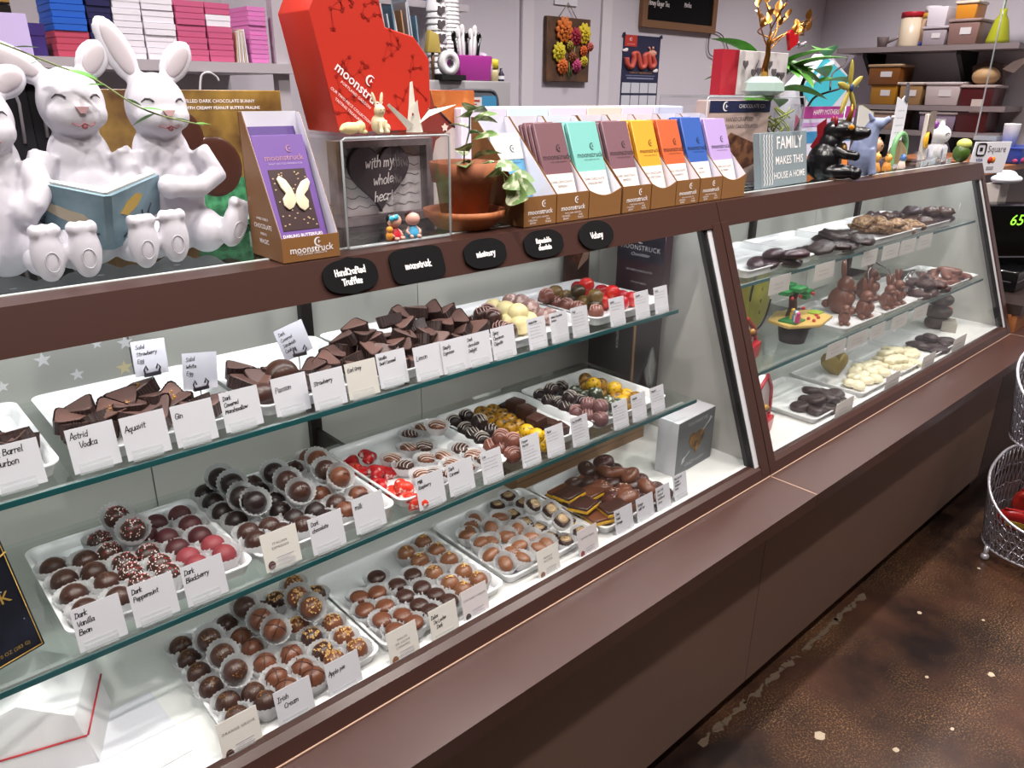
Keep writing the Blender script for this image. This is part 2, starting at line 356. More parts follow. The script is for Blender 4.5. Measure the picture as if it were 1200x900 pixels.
# ------------------------------------------------------------------ the two display cases
def gy(z): return .782+(z-.69)*.369
SX = 1.567; XL = -.27; XR = 3.345; BKY = 1.345
def slant_bar(x0, x1, z0, z1, off0, off1):
    """bar lying along the sloping front, from off0 to off1 behind the glass plane"""
    return MB().prism([(gy(z0)+off0, z0), (gy(z1)+off0, z1), (gy(z1)+off1, z1), (gy(z0)+off1, z0)], x0, x1, 'x')
def display_case(x0, x1, label, stds, shz):
    c = thing('display_case', label, 'display case', ((x0+x1)/2, .8, 0))
    o = Vector((-(x0+x1)/2, -.8, 0))
    def p(n, me, m, **k): return part(n, me, m, c, o, **k)
    e = .0012
    # base
    p('base_panel', MB().box(x0+e, x1-e, .77, .79, .075, .66), BASEP)
    p('toe_kick', MB().box(x0, x1, .835, .85, 0, .075), BLACK)
    p('cabinet_body', MB().box(x0, x1, .79, BKY, .075, .69), BROWN_D)
    lg = p('front_ledge', MB().box(x0+e, x1-e, .663, .80, .658, .69), BROWN)
    p('ledge_seam', MB().box(x1-2*e, x1-e*.1, .6635, .79, .66, .6905), SEAM)
    # sloping bottom frame, posts, top band
    p('bottom_frame', MB().prism([(.782, .69), (gy(.716), .716), (gy(.724)+.008, .724), (.815, .724), (.815, .69)], x0+e, x1-e, 'x'), BROWN)
    p('frame_trim', MB().box(x0+e, x1-e, .7805, .7835, .6905, .6925), SEAM)
    p('front_lip', MB().box(x0+.03, x1-.03, .8155, .828, .7, .722), WHITE)
    p('top_band', MB().prism([(.9925, 1.26), (1.013, 1.315), (1.066, 1.315), (1.066, 1.302), (1.032, 1.302), (1.012, 1.26)], x0+e, x1-e, 'x'), BROWN)
    for s, xa, xb in ((-1, x0+.002, x0+.03), (1, x1-.034, x1-.002)):
        p('frame_post', slant_bar(xa, xb, .70, 1.27, -.001, .03), BROWN)
        xi = (xb, xb+.006, xb+.02) if s < 0 else (xa-.006, xa, xa-.022)
        p('post_gasket', slant_bar(min(xi[0], xi[1]), max(xi[0], xi[1]), .715, 1.262, .006, .03) if s < 0 else slant_bar(xa-.024, xa-.017, .715, 1.262, .007, .03), BLACK)
        if s > 0: p('post_trim', slant_bar(xa-.017, xa, .715, 1.262, .005, .03), ALU)
    # glazing
    p('front_glass', slant_bar(x0+.03, x1-.034, .712, 1.268, .008, .013), GLASS)
    p('top_glass', MB().box(x0+.01, x1-.01, 1.0665, 1.5, 1.306, 1.3145), glass('top_glass', (.9, .94, .93), .9, .03, 1.5, .06))
    p('glass_edge_strip', MB().box(x0+.01, x1-.01, 1.0661, 1.072, 1.3146, 1.3162), mat('glass_edge_white', '#dfe8e6', .2))
    p('rear_rail', MB().box(x0, x1, 1.5, 1.53, 1.26, 1.3145), BROWN_D)
    # inside
    p('deck', MB().box(x0+.02, x1-.02, .81, BKY, .691, .715), DECK)
    for xa, xb in ((x0+.008, x0+.02), (x1-.02, x1-.008)):
        p('end_panel', MB().prism([(gy(.70)+.032, .70), (gy(1.28)+.032, 1.28), (BKY, 1.28), (BKY, .70)], xa, xb, 'x'), CASEWALL)
    n = 3
    for k in range(n):
        a = x0+.02+(x1-x0-.04)*k/n; b = x0+.02+(x1-x0-.04)*(k+1)/n
        p('rear_door', MB().box(a+.001, b-.001, BKY, BKY+.012, .70, 1.30), CASEWALL)
    p('rear_wall', MB().box(x0, x1, BKY+.013, BKY+.03, .69, 1.26), mat('rear_panel', '#9a948f', .6))
    for x in stds:
        sd = p('shelf_standard', MB().box(x-.012, x+.012, BKY-.016, BKY-.001, .72, 1.295), DARKMETAL)
        for z in [.76+.05*i for i in range(11)]:
            part('slot', MB().box(x-.003, x+.003, BKY-.0165, BKY-.0155, z, z+.025), BLACK, sd)
        for z, y0 in ((shz[0], .99), (shz[1], .93)):
            p('shelf_bracket', MB().prism([(BKY-.016, z-.008), (y0, z-.008), (y0, z-.016), (BKY-.016, z-.055)], x-.004, x+.004, 'x'), DARKMETAL)
    for z, y0, y1, xa, xb in ((shz[0], .963, 1.29, shz[2], shz[3]), (shz[1], .892, 1.235, shz[2], shz[3])):
        s = p('glass_shelf', MB().box(xa, xb, y0+.0015, y1, z-.008, z-.0002), SHELFG)
        part('polished_edge', MB().box(xa, xb, y0, y0+.0015, z-.008, z-.0002), TEAL, s)
    # strip lamp tucked behind the top band
    p('lamp_housing', MB().box(x0+.05, x1-.05, 1.014, 1.05, 1.283, 1.301), WHITE)
    l = bpy.data.lights.new('case_lamp', 'AREA'); l.shape = 'RECTANGLE'; l.size = x1-x0-.12; l.size_y = .02
    l.energy = 3.2; l.color = (.95, .98, 1)
    lo = bpy.data.objects.new('case_lamp', l); COL.objects.link(lo); lo.location = ((x0+x1)/2, 1.034, 1.281)
    lo.rotation_euler = (radians(24), 0, 0)
    for z, y in ((shz[0], .985), (shz[1], .915)):  # fill strips added under the shelf fronts to brighten the interior, bars included
        p('shelf_fill_strip', MB().box(shz[2]+.02, shz[3]-.02, y-.004, y+.004, z-.0125, z-.0085), ALU)
        l = bpy.data.lights.new('shelf_fill_strip', 'AREA'); l.shape = 'RECTANGLE'; l.size = shz[3]-shz[2]-.06; l.size_y = .008
        l.energy = 1.3; l.color = (.96, 1, .97)
        lo = bpy.data.objects.new('shelf_fill_strip', l); COL.objects.link(lo); lo.location = ((shz[2]+shz[3])/2, y, z-.013)
        lo.rotation_euler = (radians(35), 0, 0)
    return c
CASE_A = display_case(XL, SX, 'brown glass-fronted display case nearest, filled with truffles and handwritten cards', (-.2, .672), (1.10, .905, XL+.03, 1.385))
CASE_B = display_case(SX, XR, 'farther brown display case with chocolate bunnies, next to the register', (2.30, 3.07), (1.115, .905, SX+.03, XR-.1))
# star decals on the rear door of the near case
def star(r, r2, n=5):
    return [((r if i % 2 == 0 else r2)*sin(pi*i/n), (r if i % 2 == 0 else r2)*cos(pi*i/n)) for i in range(2*n)]
dr = [c for c in CASE_A.children if c.name.startswith('rear_door')][0]
for i, (x, z, r) in enumerate(((.219, 1.145, .013), (.335, 1.105, .014), (.343, 1.148, .013), (.263, 1.110, .011), (.30, 1.155, .009), (.158, 1.115, .010), (.10, 1.14, .011))):
    part('star_decal', MB().prism(star(r, r*.42), -.0008, 0), mat('star_decal', '#f0eff2', .5) if i != 1 else mat('star_decal_gold', '#e6d9ae', .5), dr, (x, BKY, z))
# positions in millimetres: x, y, visible centre height, 1 = lying on top of the layer below
D1_GOLD=[(268,1049,751,0),(269,1010,751,0),(295,994,769,1),(296,947,769,1),(268,971,751,0),(296,903,769,1),(270,932,751,0),(309,878,751,0),(274,887,751,0),(274,851,751,0),(314,851,751,0)]
D1_DARK=[(313,1036,751,0),(345,1051,751,0),(368,1033,769,1),(401,1049,751,0)]
D1_CROSS=[(374,987,769,1),(379,948,769,1),(347,1006,751,0),(349,968,751,0),(349,927,751,0),(388,918,751,0),(349,886,751,0),(386,879,751,0),(351,854,751,0),(391,852,751,0)]
D1_NUT=[(431,1057,751,0),(475,1077,751,0),(444,1000,769,1),(488,1025,751,0),(447,961,769,1),(428,969,751,0),(429,932,751,0),(472,938,751,0),(467,898,751,0),(426,892,751,0),(468,862,751,0),(430,862,751,0)]
D2_STRING=[(722,1033,751,0),(678,1027,751,0),(722,995,751,0),(682,987,751,0),(721,954,751,0),(678,940,751,0),(719,908,751,0),(679,899,751,0),(725,872,751,0),(684,868,751,0)]
D2_DARK=[(594,999,751,0),(645,961,751,0),(606,955,751,0),(636,922,751,0),(598,921,751,0),(640,888,751,0),(602,883,751,0),(647,861,751,0),(609,858,751,0)]
D2_MILK=[(538,968,751,0),(570,959,751,0),(530,934,751,0),(560,918,751,0),(535,895,751,0),(565,881,751,0),(535,859,751,0),(571,853,751,0)]
D3_PB=[(844,1035,751,0),(820,1015,751,0),(887,1002,751,0),(800,995,751,0),(853,992,751,0),(892,952,751,0),(802,958,751,0),(822,948,751,0),(858,949,751,0),(892,913,751,0),(853,903,751,0),(898,876,751,0),(797,916,751,0),(819,894,751,0),(794,881,751,0),(821,869,751,0),(867,875,751,0)]
D3_PRINT=[(930,1056,751,0),(973,1071,751,0),(978,1028,751,0),(929,1007,751,0),(949,963,769,1),(927,967,751,0),(959,926,769,1),(932,934,751,0),(948,883,769,1),(926,894,751,0),(939,867,751,0),(986,867,751,0)]
D4_SLAB=[(1041,1003,751,0),(1066,996,751,0),(1056,968,751,0),(1093,972,751,0),(1112,956,751,0),(1035,908,769,1),(1099,901,751,0),(1050,875,751,0),(1083,866,751,0),(1035,936,751,0)]
D4_SALT=[(1169,1020,769,1),(1227,1021,769,1),(1185,981,769,1),(1201,959,769,1),(1222,932,769,1),(1152,1007,751,0),(1119,1012,751,0),(1180,975,751,0),(1151,968,751,0),(1200,880,769,1),(1140,880,769,1),(1149,923,751,0),(1234,860,751,0),(1140,894,751,0),(1152,868,751,0),(1186,861,751,0),(1120,904,751,0),(1207,857,751,0)]
L1_VAN=[(132,1075,941,0),(170,1068,941,0),(139,1036,941,0),(172,1027,941,0),(139,992,941,0),(176,990,941,0),(141,950,941,0),(178,948,941,0)]
L1_PEP=[(199,1108,941,0),(228,1102,959,1),(202,1066,941,0),(234,1050,959,1),(208,1024,941,0),(240,1027,941,0),(208,991,941,0),(243,988,941,0),(211,956,941,0),(247,956,941,0)]
L1_BLK=[(254,1077,941,0),(278,1101,941,0),(315,1104,941,0),(276,1049,941,0),(315,1065,941,0),(276,1012,941,0),(313,1025,941,0),(279,980,941,0),(318,986,941,0),(283,952,941,0),(321,954,941,0)]
L2_ESP=[(371,1146,941,0),(389,1122,959,1),(369,1109,941,0),(396,1089,959,1),(370,1071,941,0),(389,1040,959,1),(371,1030,941,0),(398,1011,959,1),(373,986,941,0),(404,978,941,0),(373,957,941,0),(409,955,941,0)]
L2_DRK=[(443,1124,941,0),(440,1095,941,0),(463,1080,959,1),(466,1041,959,1),(442,1045,941,0),(436,1012,941,0),(464,995,959,1),(440,977,941,0),(475,974,941,0),(444,950,941,0),(480,945,941,0)]
L2_MLK=[(521,1128,941,0),(562,1155,941,0),(539,1075,959,1),(531,1034,959,1),(536,997,959,1),(510,1015,941,0),(515,976,941,0),(554,977,941,0),(513,948,941,0),(553,951,941,0)]
L3_RASP=[(617,1115,941,0),(635,1093,959,1),(610,1064,941,0),(616,1032,959,1),(643,1035,941,0),(608,1013,941,0),(619,957,959,1),(608,969,941,0),(616,938,941,0),(624,919,941,0),(606,1088,941,0)]
L3_CAR=[(758,1122,941,0),(796,1131,941,0),(722,1074,941,0),(751,1064,941,0),(776,1041,959,1),(675,1057,941,0),(677,1019,941,0),(721,1016,941,0),(750,1005,941,0),(796,1010,941,0),(744,967,941,0),(797,972,941,0),(698,960,941,0),(678,971,941,0),(722,939,941,0),(797,942,941,0),(755,944,941,0)]
L4_STRIPE=[(866,1114,941,0),(901,1119,941,0),(857,1069,941,0),(874,1052,959,1),(855,1038,941,0),(888,1033,941,0),(853,1015,941,0)]
L4_AMBER=[(935,1117,941,0),(961,1109,941,0),(959,1077,941,0),(927,1078,941,0),(930,1048,941,0),(953,1046,941,0),(926,1016,941,0),(949,1014,941,0)]
L4_CUBE=[(991,1097,941,0),(989,1069,959,1),(984,1056,941,0),(981,1029,959,1),(986,1026,941,0),(966,979,959,1),(974,983,941,0),(997,980,941,0),(976,955,941,0),(999,953,941,0)]
L4_YEL=[(919,960,959,1),(918,973,941,0),(922,933,959,1),(915,951,941,0),(925,943,941,0),(953,943,941,0),(930,923,941,0)]
L4_PINK=[(861,971,959,1),(846,980,941,0),(854,958,941,0),(864,940,959,1),(853,929,941,0)]
L5_GREY=[(1095,1103,941,0),(1105,1081,959,1),(1168,1110,941,0),(1083,1066,941,0),(1092,1043,941,0),(1101,1021,959,1),(1087,1019,941,0),(1135,1021,941,0)]
L5_GREEN=[(1171,1067,941,0),(1167,1031,941,0),(1157,1000,959,1),(1180,982,941,0),(1169,956,941,0),(1188,955,941,0)]
L5_MAUVE=[(1087,984,941,0),(1101,968,959,1),(1111,944,959,1),(1090,954,941,0),(1098,928,941,0)]
L5_AMBER=[(1248,1110,941,0),(1201,1040,959,1),(1209,1074,941,0),(1251,1061,941,0),(1218,993,959,1),(1210,1015,941,0),(1209,984,941,0),(1241,981,941,0),(1243,954,941,0),(1209,941,941,0),(1204,961,941,0)]
U7_PINK=[(1159,1158,1136,0),(1133,1133,1154,1),(1160,1127,1136,0),(1161,1096,1136,0),(1159,1063,1136,0),(1171,1017,1136,0)]
U7_GOLD=[(1172,1137,1154,1),(1212,1113,1154,1),(1210,1147,1136,0),(1208,1117,1136,0),(1207,1087,1136,0),(1207,1057,1136,0),(1211,1061,1154,1)]
U7_RED=[(1278,1141,1154,1),(1292,1187,1136,0),(1278,1145,1136,0),(1312,1126,1136,0),(1265,1059,1154,1),(1274,1093,1136,0),(1262,1056,1136,0),(1308,1064,1136,0),(1315,1043,1136,0),(1271,1033,1136,0),(1245,1064,1136,0)]
U6_CREAM=[(1020,1172,1136,0),(978,1092,1154,1),(984,1061,1154,1),(978,1100,1136,0),(975,1073,1136,0),(979,1050,1136,0),(1008,1054,1136,0)]
U6_ROSE=[(1040,1137,1154,1),(1050,1119,1154,1),(1040,1081,1154,1),(1058,1072,1136,0),(1073,1059,1136,0),(1035,1091,1136,0)]
U5_CHIP=[(929,1103,1154,1),(952,1110,1136,0),(937,1076,1154,1),(938,1055,1136,0),(938,1032,1136,0),(950,1116,1154,1),(923,1097,1136,0),(943,1080,1136,0),(925,1120,1136,0)]
U2_TRI=[(185,1072,1154,0),(212,1087,1159,0),(192,1049,1146,0),(219,1058,1149,0),(192,1033,1141,0),(218,1039,1143,0),(241,1072,1154,0),(265,1088,1160,0),(260,1070,1154,0),(258,1045,1145,0),(277,1037,1142,0),(296,1071,1154,0),(319,1071,1154,0),(299,1052,1147,0),(323,1057,1149,0),(330,1039,1143,0),(293,1097,1163,0),(365,1034,1141,0),(345,1039,1143,0)]
U3_TRI=[(425,1093,1162,0),(422,1064,1151,0),(448,1067,1152,0),(454,1051,1147,0),(473,1062,1151,0),(523,1038,1142,0),(563,1066,1152,0),(545,1039,1143,0),(588,1081,1157,0),(604,1051,1147,0),(606,1085,1159,0),(544,1058,1149,0),(507,1040,1143,0),(597,1029,1139,0)]
U3_BALL=[(486,1046,1163,1),(433,1021,1136,0)]
U4_TRI=[(648,1101,1185,0),(620,1085,1175,0),(647,1084,1174,0),(665,1071,1167,0),(713,1101,1185,0),(734,1111,1191,0),(736,1087,1176,0),(780,1107,1188,0),(813,1103,1186,0),(835,1092,1179,0),(752,1077,1170,0),(782,1070,1166,0),(811,1070,1166,0),(846,1074,1169,0),(845,1050,1154,0),(876,1049,1153,0),(716,1051,1154,0),(743,1050,1154,0),(781,1046,1152,0),(804,1038,1147,0),(664,1046,1152,0),(689,1052,1155,0),(762,1060,1160,0),(717,1068,1165,0),(645,1057,1158,0),(719,1033,1144,0)]
U1_TRI=[(118,1062,1151,0),(124,1052,1147,0),(131,1053,1147,0),(110,1043,1144,0),(118,1043,1144,0),(109,1053,1148,0)]
T1_OVAL=[(1833,1036,1147,0),(1844,1015,1147,0),(1863,1009,1165,1),(1910,1018,1147,0),(1899,992,1147,0),(1895,970,1165,1),(2032,1026,1147,0),(1941,1004,1147,0)]
T2_BARK=[(2108,1014,1147,0),(2102,998,1165,1),(2147,989,1165,1),(2244,1009,1147,0),(2141,1039,1147,0),(2374,1110,1147,0),(2331,1071,1165,1),(2372,1069,1165,1),(2396,1031,1147,0),(2324,985,1165,1)]
T3_NUT=[(2606,1123,1147,0),(2583,1103,1165,1),(2641,1111,1165,1),(2606,1088,1147,0),(2628,1070,1147,0),(2655,1081,1165,1),(2586,1030,1165,1),(2642,1024,1147,0),(2646,1016,1165,1),(2699,1013,1147,0),(2772,1025,1147,0),(2628,1036,1147,0),(2779,1001,1147,0),(2841,1043,1147,0)]
T4_DARK=[(2898,1198,1147,0),(2920,1159,1147,0),(2986,1148,1147,0),(2979,1112,1147,0),(2947,1084,1165,1),(2922,1075,1147,0),(2995,1057,1147,0),(2983,1034,1165,1),(3009,1026,1147,0),(3022,1003,1165,1),(3040,1001,1147,0),(2915,1022,1147,0)]
B3_NUT=[(2733,978,935,0),(2772,974,953,1),(2722,938,935,0),(2762,931,953,1),(2697,911,935,0),(2780,913,935,0),(2798,901,953,1),(2854,901,935,0),(2833,949,953,1)]
B4_BAR=[(3026,1028,935,0),(3102,1023,935,0),(2994,969,935,0),(3022,955,953,1),(3107,972,953,1),(3001,935,935,0),(3123,946,935,0),(3147,927,935,0)]
BUN=[(2320,1010,912,0),(2202,947,912,0),(2316,954,912,0),(2673,1043,912,0),(2488,946,912,0),(2525,940,912,0)]
P_PUCK=[(2030,928,748,1),(1941,911,730,0),(1992,918,730,0),(1947,867,730,0),(1978,886,748,1),(2077,913,730,0),(1988,856,730,0),(2020,869,748,1),(2103,890,730,0),(2059,860,730,0)]
P_OVALW=[(2224,878,730,0),(2219,904,730,0),(2281,912,730,0),(2283,880,730,0),(2326,912,730,0),(2322,868,730,0),(2376,909,730,0),(2411,903,730,0),(2340,940,730,0),(2396,876,730,0),(2384,951,730,0),(2410,937,730,0)]
P_FLOWER=[(2465,937,730,0),(2477,910,730,0),(2492,880,730,0),(2497,894,748,1),(2540,943,730,0),(2553,935,748,1),(2606,926,748,1),(2674,920,730,0),(2704,914,730,0),(2654,965,730,0),(2531,882,748,1),(2641,893,730,0),(2680,896,730,0),(2535,860,730,0),(2583,853,730,0),(2570,882,730,0)]
P_DOVAL=[(2780,926,730,0),(2864,935,730,0),(2839,902,748,1),(2845,910,730,0),(2795,874,730,0),(2770,895,730,0),(2856,861,730,0),(2913,872,730,0),(2781,847,730,0)]
# ------------------------------------------------------------------ chocolates
def cup_material():
    m = mat('paper_cup_white', '#f2f2f4', .6); nt = m.node_tree; b = nt.nodes['Principled BSDF']; out = nt.nodes['Material Output']
    t = nt.nodes.new('ShaderNodeBsdfTranslucent'); t.inputs[0].default_value = rgb('#e8e8ea'); mx = nt.nodes.new('ShaderNodeMixShader'); mx.inputs[0].default_value = .45
    nt.links.new(b.outputs[0], mx.inputs[1]); nt.links.new(t.outputs[0], mx.inputs[2]); nt.links.new(mx.outputs[0], out.inputs[0])
    return m
CUPM = cup_material()
CUPD = mat('paper_cup_brown', '#33211d', .5)
def choc(name, col, rough=.32, **k): return mat('chocolate_'+name, col, rough, spec=.45, **k)
DKC = choc('dark', '#3d251f'); BLKC = choc('black', '#241716', .38); MLKC = choc('milk', '#6b3f2c'); TANC = choc('tan', '#7d5138')
BERRY = choc('berry', '#4b1d22', .5); BERRYR = choc('berry_red', '#84333a', .55)
GREYC = choc('grey', '#35292b'); MAUVE = choc('mauve', '#6d4a4c'); PINKC = choc('pink_brown', '#704237')
AMBER = choc('amber', '#a5761c', .35, noise=('#3a240f', 130, .5, .62)); YELC = choc('yellow', '#d7a91c', .35, noise=('#3b2a12', 170, .56, .66))
GREENC = choc('green', '#2c3527', .35, noise=('#c2c8b8', 130, .55, .66)); CREAMC = choc('cream', '#dccb95', .4); ROSEC = choc('rose', '#86625c', .5, noise=('#c3aba5', 140, .5, .62))
GOLDC = choc('gold_green', '#5d4722', .28, noise=('#8b6d3a', 60, .4, .7)); REDC = choc('red', '#b3161a', .25, noise=('#d2472c', 50, .45, .75)); REDD = choc('red_dark', '#9c1020', .22)
RASP = choc('raspberry', '#b41d22', .25, noise=('#e6d8d2', 95, .55, .66)); RASPO = choc('raspberry_orange', '#d23a2a', .25, noise=('#eeded6', 95, .56, .66))
WEDGE = choc('wedge', '#5c423c', .45); IVORY = choc('ivory', '#e6dcbc', .4); NUTC = choc('nut_cluster', '#5a3a2c', .6, noise=('#a58457', 120, .45, .62))
DUST = mat('gold_dust', '#c08a3c', .4); NUTM = mat('chopped_nut', '#cfa468', .6); WCH = mat('white_chips', '#ead9d6', .5); RCH = mat('red_chips', '#b5222c', .5); SALT = mat('salt_flakes', '#e8dcd6', .4)
STRING = mat('toasted_coconut', '#d2a766', .55); DRZW = mat('white_drizzle', '#d8cdc6', .5); DRZP = mat('pink_drizzle', '#c99f98', .5); DRZD = mat('dark_drizzle', '#3b1f17', .35)

def cup_mesh(rb=.0145, rt=.024, h=.0275, n=44, fl=.04):
    return MB().lathe([(.0, .0003), (rb*.98, .0003), (rb, .001), (rb+(rt-rb)*.75, h*.7), (rt, h)], n, fl, 2, cap0=False, cap1=False).mesh('paper_cup')
CUP = cup_mesh()
CUPS = cup_mesh(.0155, .022, .0195)
CUPT = cup_mesh(.0155, .0225, .026)
BALL = MB().ball((0, 0, .0208), (.0172, .0172, .0168), 18, 11).mesh('chocolate')
FLAT = MB().ball((0, 0, .0135), (.0165, .0165, .0085), 18, 9).mesh('chocolate')
OVALB = MB().ball((0, 0, .0135), (.0175, .0135, .0095), 18, 9).mesh('chocolate')
def on_ball(th, ph, r=.0172, c=.0208, rz=.0168):
    return Vector((r*sin(th)*cos(ph), r*sin(th)*sin(ph), c+rz*cos(th)))
def flakes(n, tmax, size, seed, spread=.6, c=.0208, r=.0172, rz=.0168):
    R = random.Random(seed); mb = MB()
    for _ in range(n):
        p = on_ball(tmax*sqrt(R.random()), R.uniform(0, 6.3), r, c, rz); s = size*R.uniform(.6, 1.3)
        m = Matrix.Translation(p) @ Euler((R.uniform(0, 6), R.uniform(0, 6), R.uniform(0, 6))).to_matrix().to_4x4()
        mb.box(-s, s, -s*.6, s*.6, -s*.4, s*.4, m)
    return mb.mesh('flakes')
def arcs(kind, seed=0, c=.0208, r=.0172, rz=.0168, rad=.0008):
    R = random.Random(seed); mb = MB()
    if kind == 'cross':
        for ph in (0, pi/2):
            mb.tube([on_ball(abs(t), ph if t >= 0 else ph+pi, r, c, rz) for t in [1.25*(i/7-1) for i in range(15)]], .0009, 5)
    elif kind == 'stripes':
        for k in range(4):
            off = -.010+k*.0066
            pts = []
            for i in range(13):
                t = -1.15+2.3*i/12; x = off+.0015*sin(3*t); y = r*.93*sin(t); q = 1-(x/r)**2-(y/r)**2
                if q > 0: pts.append((x, y, c+rz*sqrt(q)+.0002))
            if len(pts) > 2: mb.tube(pts, rad, 5)
    elif kind == 'strings':
        for k in range(6):
            p = on_ball(R.uniform(0, .45), R.uniform(0, 6.3), r, c, rz); a = R.uniform(0, 6.3); L = R.uniform(.005, .009)
            mb.tube([p+Vector((cos(a+i*.3), sin(a+i*.3), 0))*L*(i/3-.5)+Vector((0, 0, .001)) for i in range(4)], .001, 5)
    elif kind == 'dot':
        mb.ball((.002, -.002, c+rz), (.0025, .0025, .001), 8, 5); mb.tube([(.002, -.002, c+rz+.0003), (.006, .002, c+rz-.0004), (.010, .001, c+rz-.003)], .0006, 5)
    return mb.mesh('drizzle')
FL_GOLD = [flakes(34, .75, .00055, 5+i) for i in range(2)]; FL_NUT = [flakes(34, .85, .0017, 15+i) for i in range(3)]
FL_PEP = [flakes(50, 1.25, .0011, 25+i) for i in range(2)]; FL_RED = [flakes(16, 1.1, .0012, 35+i) for i in range(2)]; FL_VAN = [flakes(40, .9, .0005, 45+i) for i in range(2)]
FL_SALT = [flakes(9, .5, .0012, 55+i, c=.0125, r=.017, rz=.0117) for i in range(3)]
A_CROSS = arcs('cross'); A_STR = arcs('stripes'); A_STRG = [arcs('strings', i) for i in range(3)]; A_DOT = arcs('dot')
A_STRF = arcs('stripes', c=.0135, r=.0165, rz=.0085)

def place(p, tilt=None, up=.029, R=random, spin=True, base=None):
    """turn a measured point into a base location and rotation"""
    x, y, z, top = p; x, y, z = x/1000, y/1000, z/1000
    if top:
        rot = Euler((radians(R.uniform(26, 46)) if tilt is None else tilt, R.uniform(-.2, .25), 0)).to_matrix()
        q = Vector((x, y, z+.004))-rot @ Vector((0, 0, .02))
    else:
        rot = Euler((R.uniform(-.08, .12), R.uniform(-.1, .1), 0)).to_matrix(); q = Vector((x, y, z-up))
    if base is not None and not top: q.z = base
    if spin: rot = rot @ Euler((0, 0, R.uniform(0, 6.3))).to_matrix()
    return q, rot.to_euler()
def truffles(pts, name, label, m, group, body=None, cup=CUP, cupm=None, tops=(), base=None, alt=None, lift=0.0, tilt_all=0, scale=1.0, cat='truffle'):
    R = random.Random(name+label)
    for i, p in enumerate(pts):
        q, r = place(p, R=R, base=base)
        if tilt_all:
            r = (Euler((R.uniform(-.2, 1)*tilt_all, R.uniform(-1, 1)*tilt_all, 0)).to_matrix() @ Euler((0, 0, R.uniform(0, 6))).to_matrix()).to_euler(); q.z += .003
        t = thing(name, label, cat, q, tuple(r), group)
        if scale != 1: t.scale = (scale,)*3
        part('chocolate', body or BALL, (alt if alt and i % 3 == 0 else m), t, (0, 0, lift))
        if cup: part('paper_cup', cup, cupm or CUPM, t)
        for nm, ms, tm in tops:
            me = ms[i % len(ms)] if isinstance(ms, list) else ms
            part(nm, me, tm, t, (0, 0, lift), kind='stuff' if nm in ('gold_flakes', 'chopped_nuts', 'peppermint_chips', 'red_chips', 'vanilla_specks', 'salt_flakes') else None)
DB = .7195; LB = .9095; UB = 1.1045
truffles(D1_GOLD, 'truffle', 'gold-dusted dark truffle behind the Orange Grove card', DKC, 'gold-dusted truffles on the lowest tray', tops=[('gold_flakes', FL_GOLD, DUST)], base=DB)
truffles(D1_DARK, 'truffle', 'plain dark truffle at the back behind Irish Cream', DKC, 'plain dark truffles behind Irish Cream', tops=[('drizzle', A_CROSS, DRZD)], base=DB)
truffles(D1_CROSS, 'truffle', 'milk truffle with crossed dark lines behind the Irish Cream card', MLKC, 'crossed truffles on the lowest tray', tops=[('drizzle', A_CROSS, DRZD)], base=DB)
truffles(D1_NUT, 'truffle', 'truffle topped with chopped nuts behind the Apple pie card', MLKC, 'nut-topped truffles on the lowest tray', tops=[('chopped_nuts', FL_NUT, NUTM)], base=DB, alt=DKC)
truffles(D2_STRING, 'truffle', 'milk truffle with coconut shreds behind the Coconut Cream card', TANC, 'coconut truffles', tops=[('coconut_shreds', A_STRG, STRING)], base=DB)
truffles(D2_DARK, 'caramel_cup', 'dark caramel in a cup behind the Dulce De Leche Dark card', DKC, 'dark caramels in cups', body=FLAT, tops=(), base=DB, lift=.011, cat='chocolate')
truffles(D2_MILK, 'caramel_cup', 'milk caramel in a cup behind the Dulce de Leche Caramel card', MLKC, 'milk caramels in cups', body=FLAT, base=DB, lift=.011, cat='chocolate')
truffles(D3_PB, 'peanut_butter_cup', 'small oval chocolate in tilted cup behind the Peanut Butter card', TANC, 'peanut butter chocolates', body=OVALB, cup=CUPT, base=DB+.004, lift=.006, tilt_all=.42, cat='chocolate')
truffles(L1_VAN, 'truffle', 'gold-specked dark truffle behind the Dark Vanilla Bean card', DKC, 'vanilla bean truffles', tops=[('vanilla_specks', FL_VAN, mat('vanilla_speck', '#8e6a48', .6))], base=LB)
truffles(L1_PEP, 'truffle', 'peppermint-chip truffle behind the Dark Peppermint card', DKC, 'peppermint truffles', tops=[('peppermint_chips', FL_PEP, WCH), ('red_chips', FL_RED, RCH)], base=LB)
truffles(L1_BLK[:7], 'truffle', 'wine-red truffle in the back rows behind Dark Blackberry', BERRY, 'dark berry truffles', base=LB)
truffles(L1_BLK[7:], 'truffle', 'bright red truffle in the front row behind Dark Blackberry', BERRYR, 'red berry truffles', base=LB)
truffles(L2_ESP[:8], 'truffle', 'nearly black truffle in the back rows behind Italian Espresso', BLKC, 'espresso truffles at the back', base=LB)
truffles(L2_ESP[8:], 'truffle', 'glossy brown truffle in the front row behind Italian Espresso', DKC, 'espresso truffles in front', base=LB)
truffles(L2_DRK, 'truffle', 'dark truffle with a drizzled curl behind the Dark chocolate card', BLKC, 'dark chocolate truffles', tops=[('drizzle', A_DOT, DRZD)], base=LB, alt=DKC)
truffles(L2_MLK, 'truffle', 'milk truffle with a dark curl behind the milk card', MLKC, 'milk chocolate truffles', tops=[('drizzle', A_DOT, DRZD)], base=LB, alt=DKC)
# caramels in open paper cups with white stripes
truffles(L3_CAR, 'caramel_cup', 'striped caramel in a wide paper cup behind Dark Caramel', MLKC, 'striped caramels in wide cups', body=FLAT, cup=cup_mesh(.015, .0245, .019), tops=[('drizzle', A_STRF, DRZW)], base=LB, lift=.002, tilt_all=.16, alt=DKC, cat='chocolate')
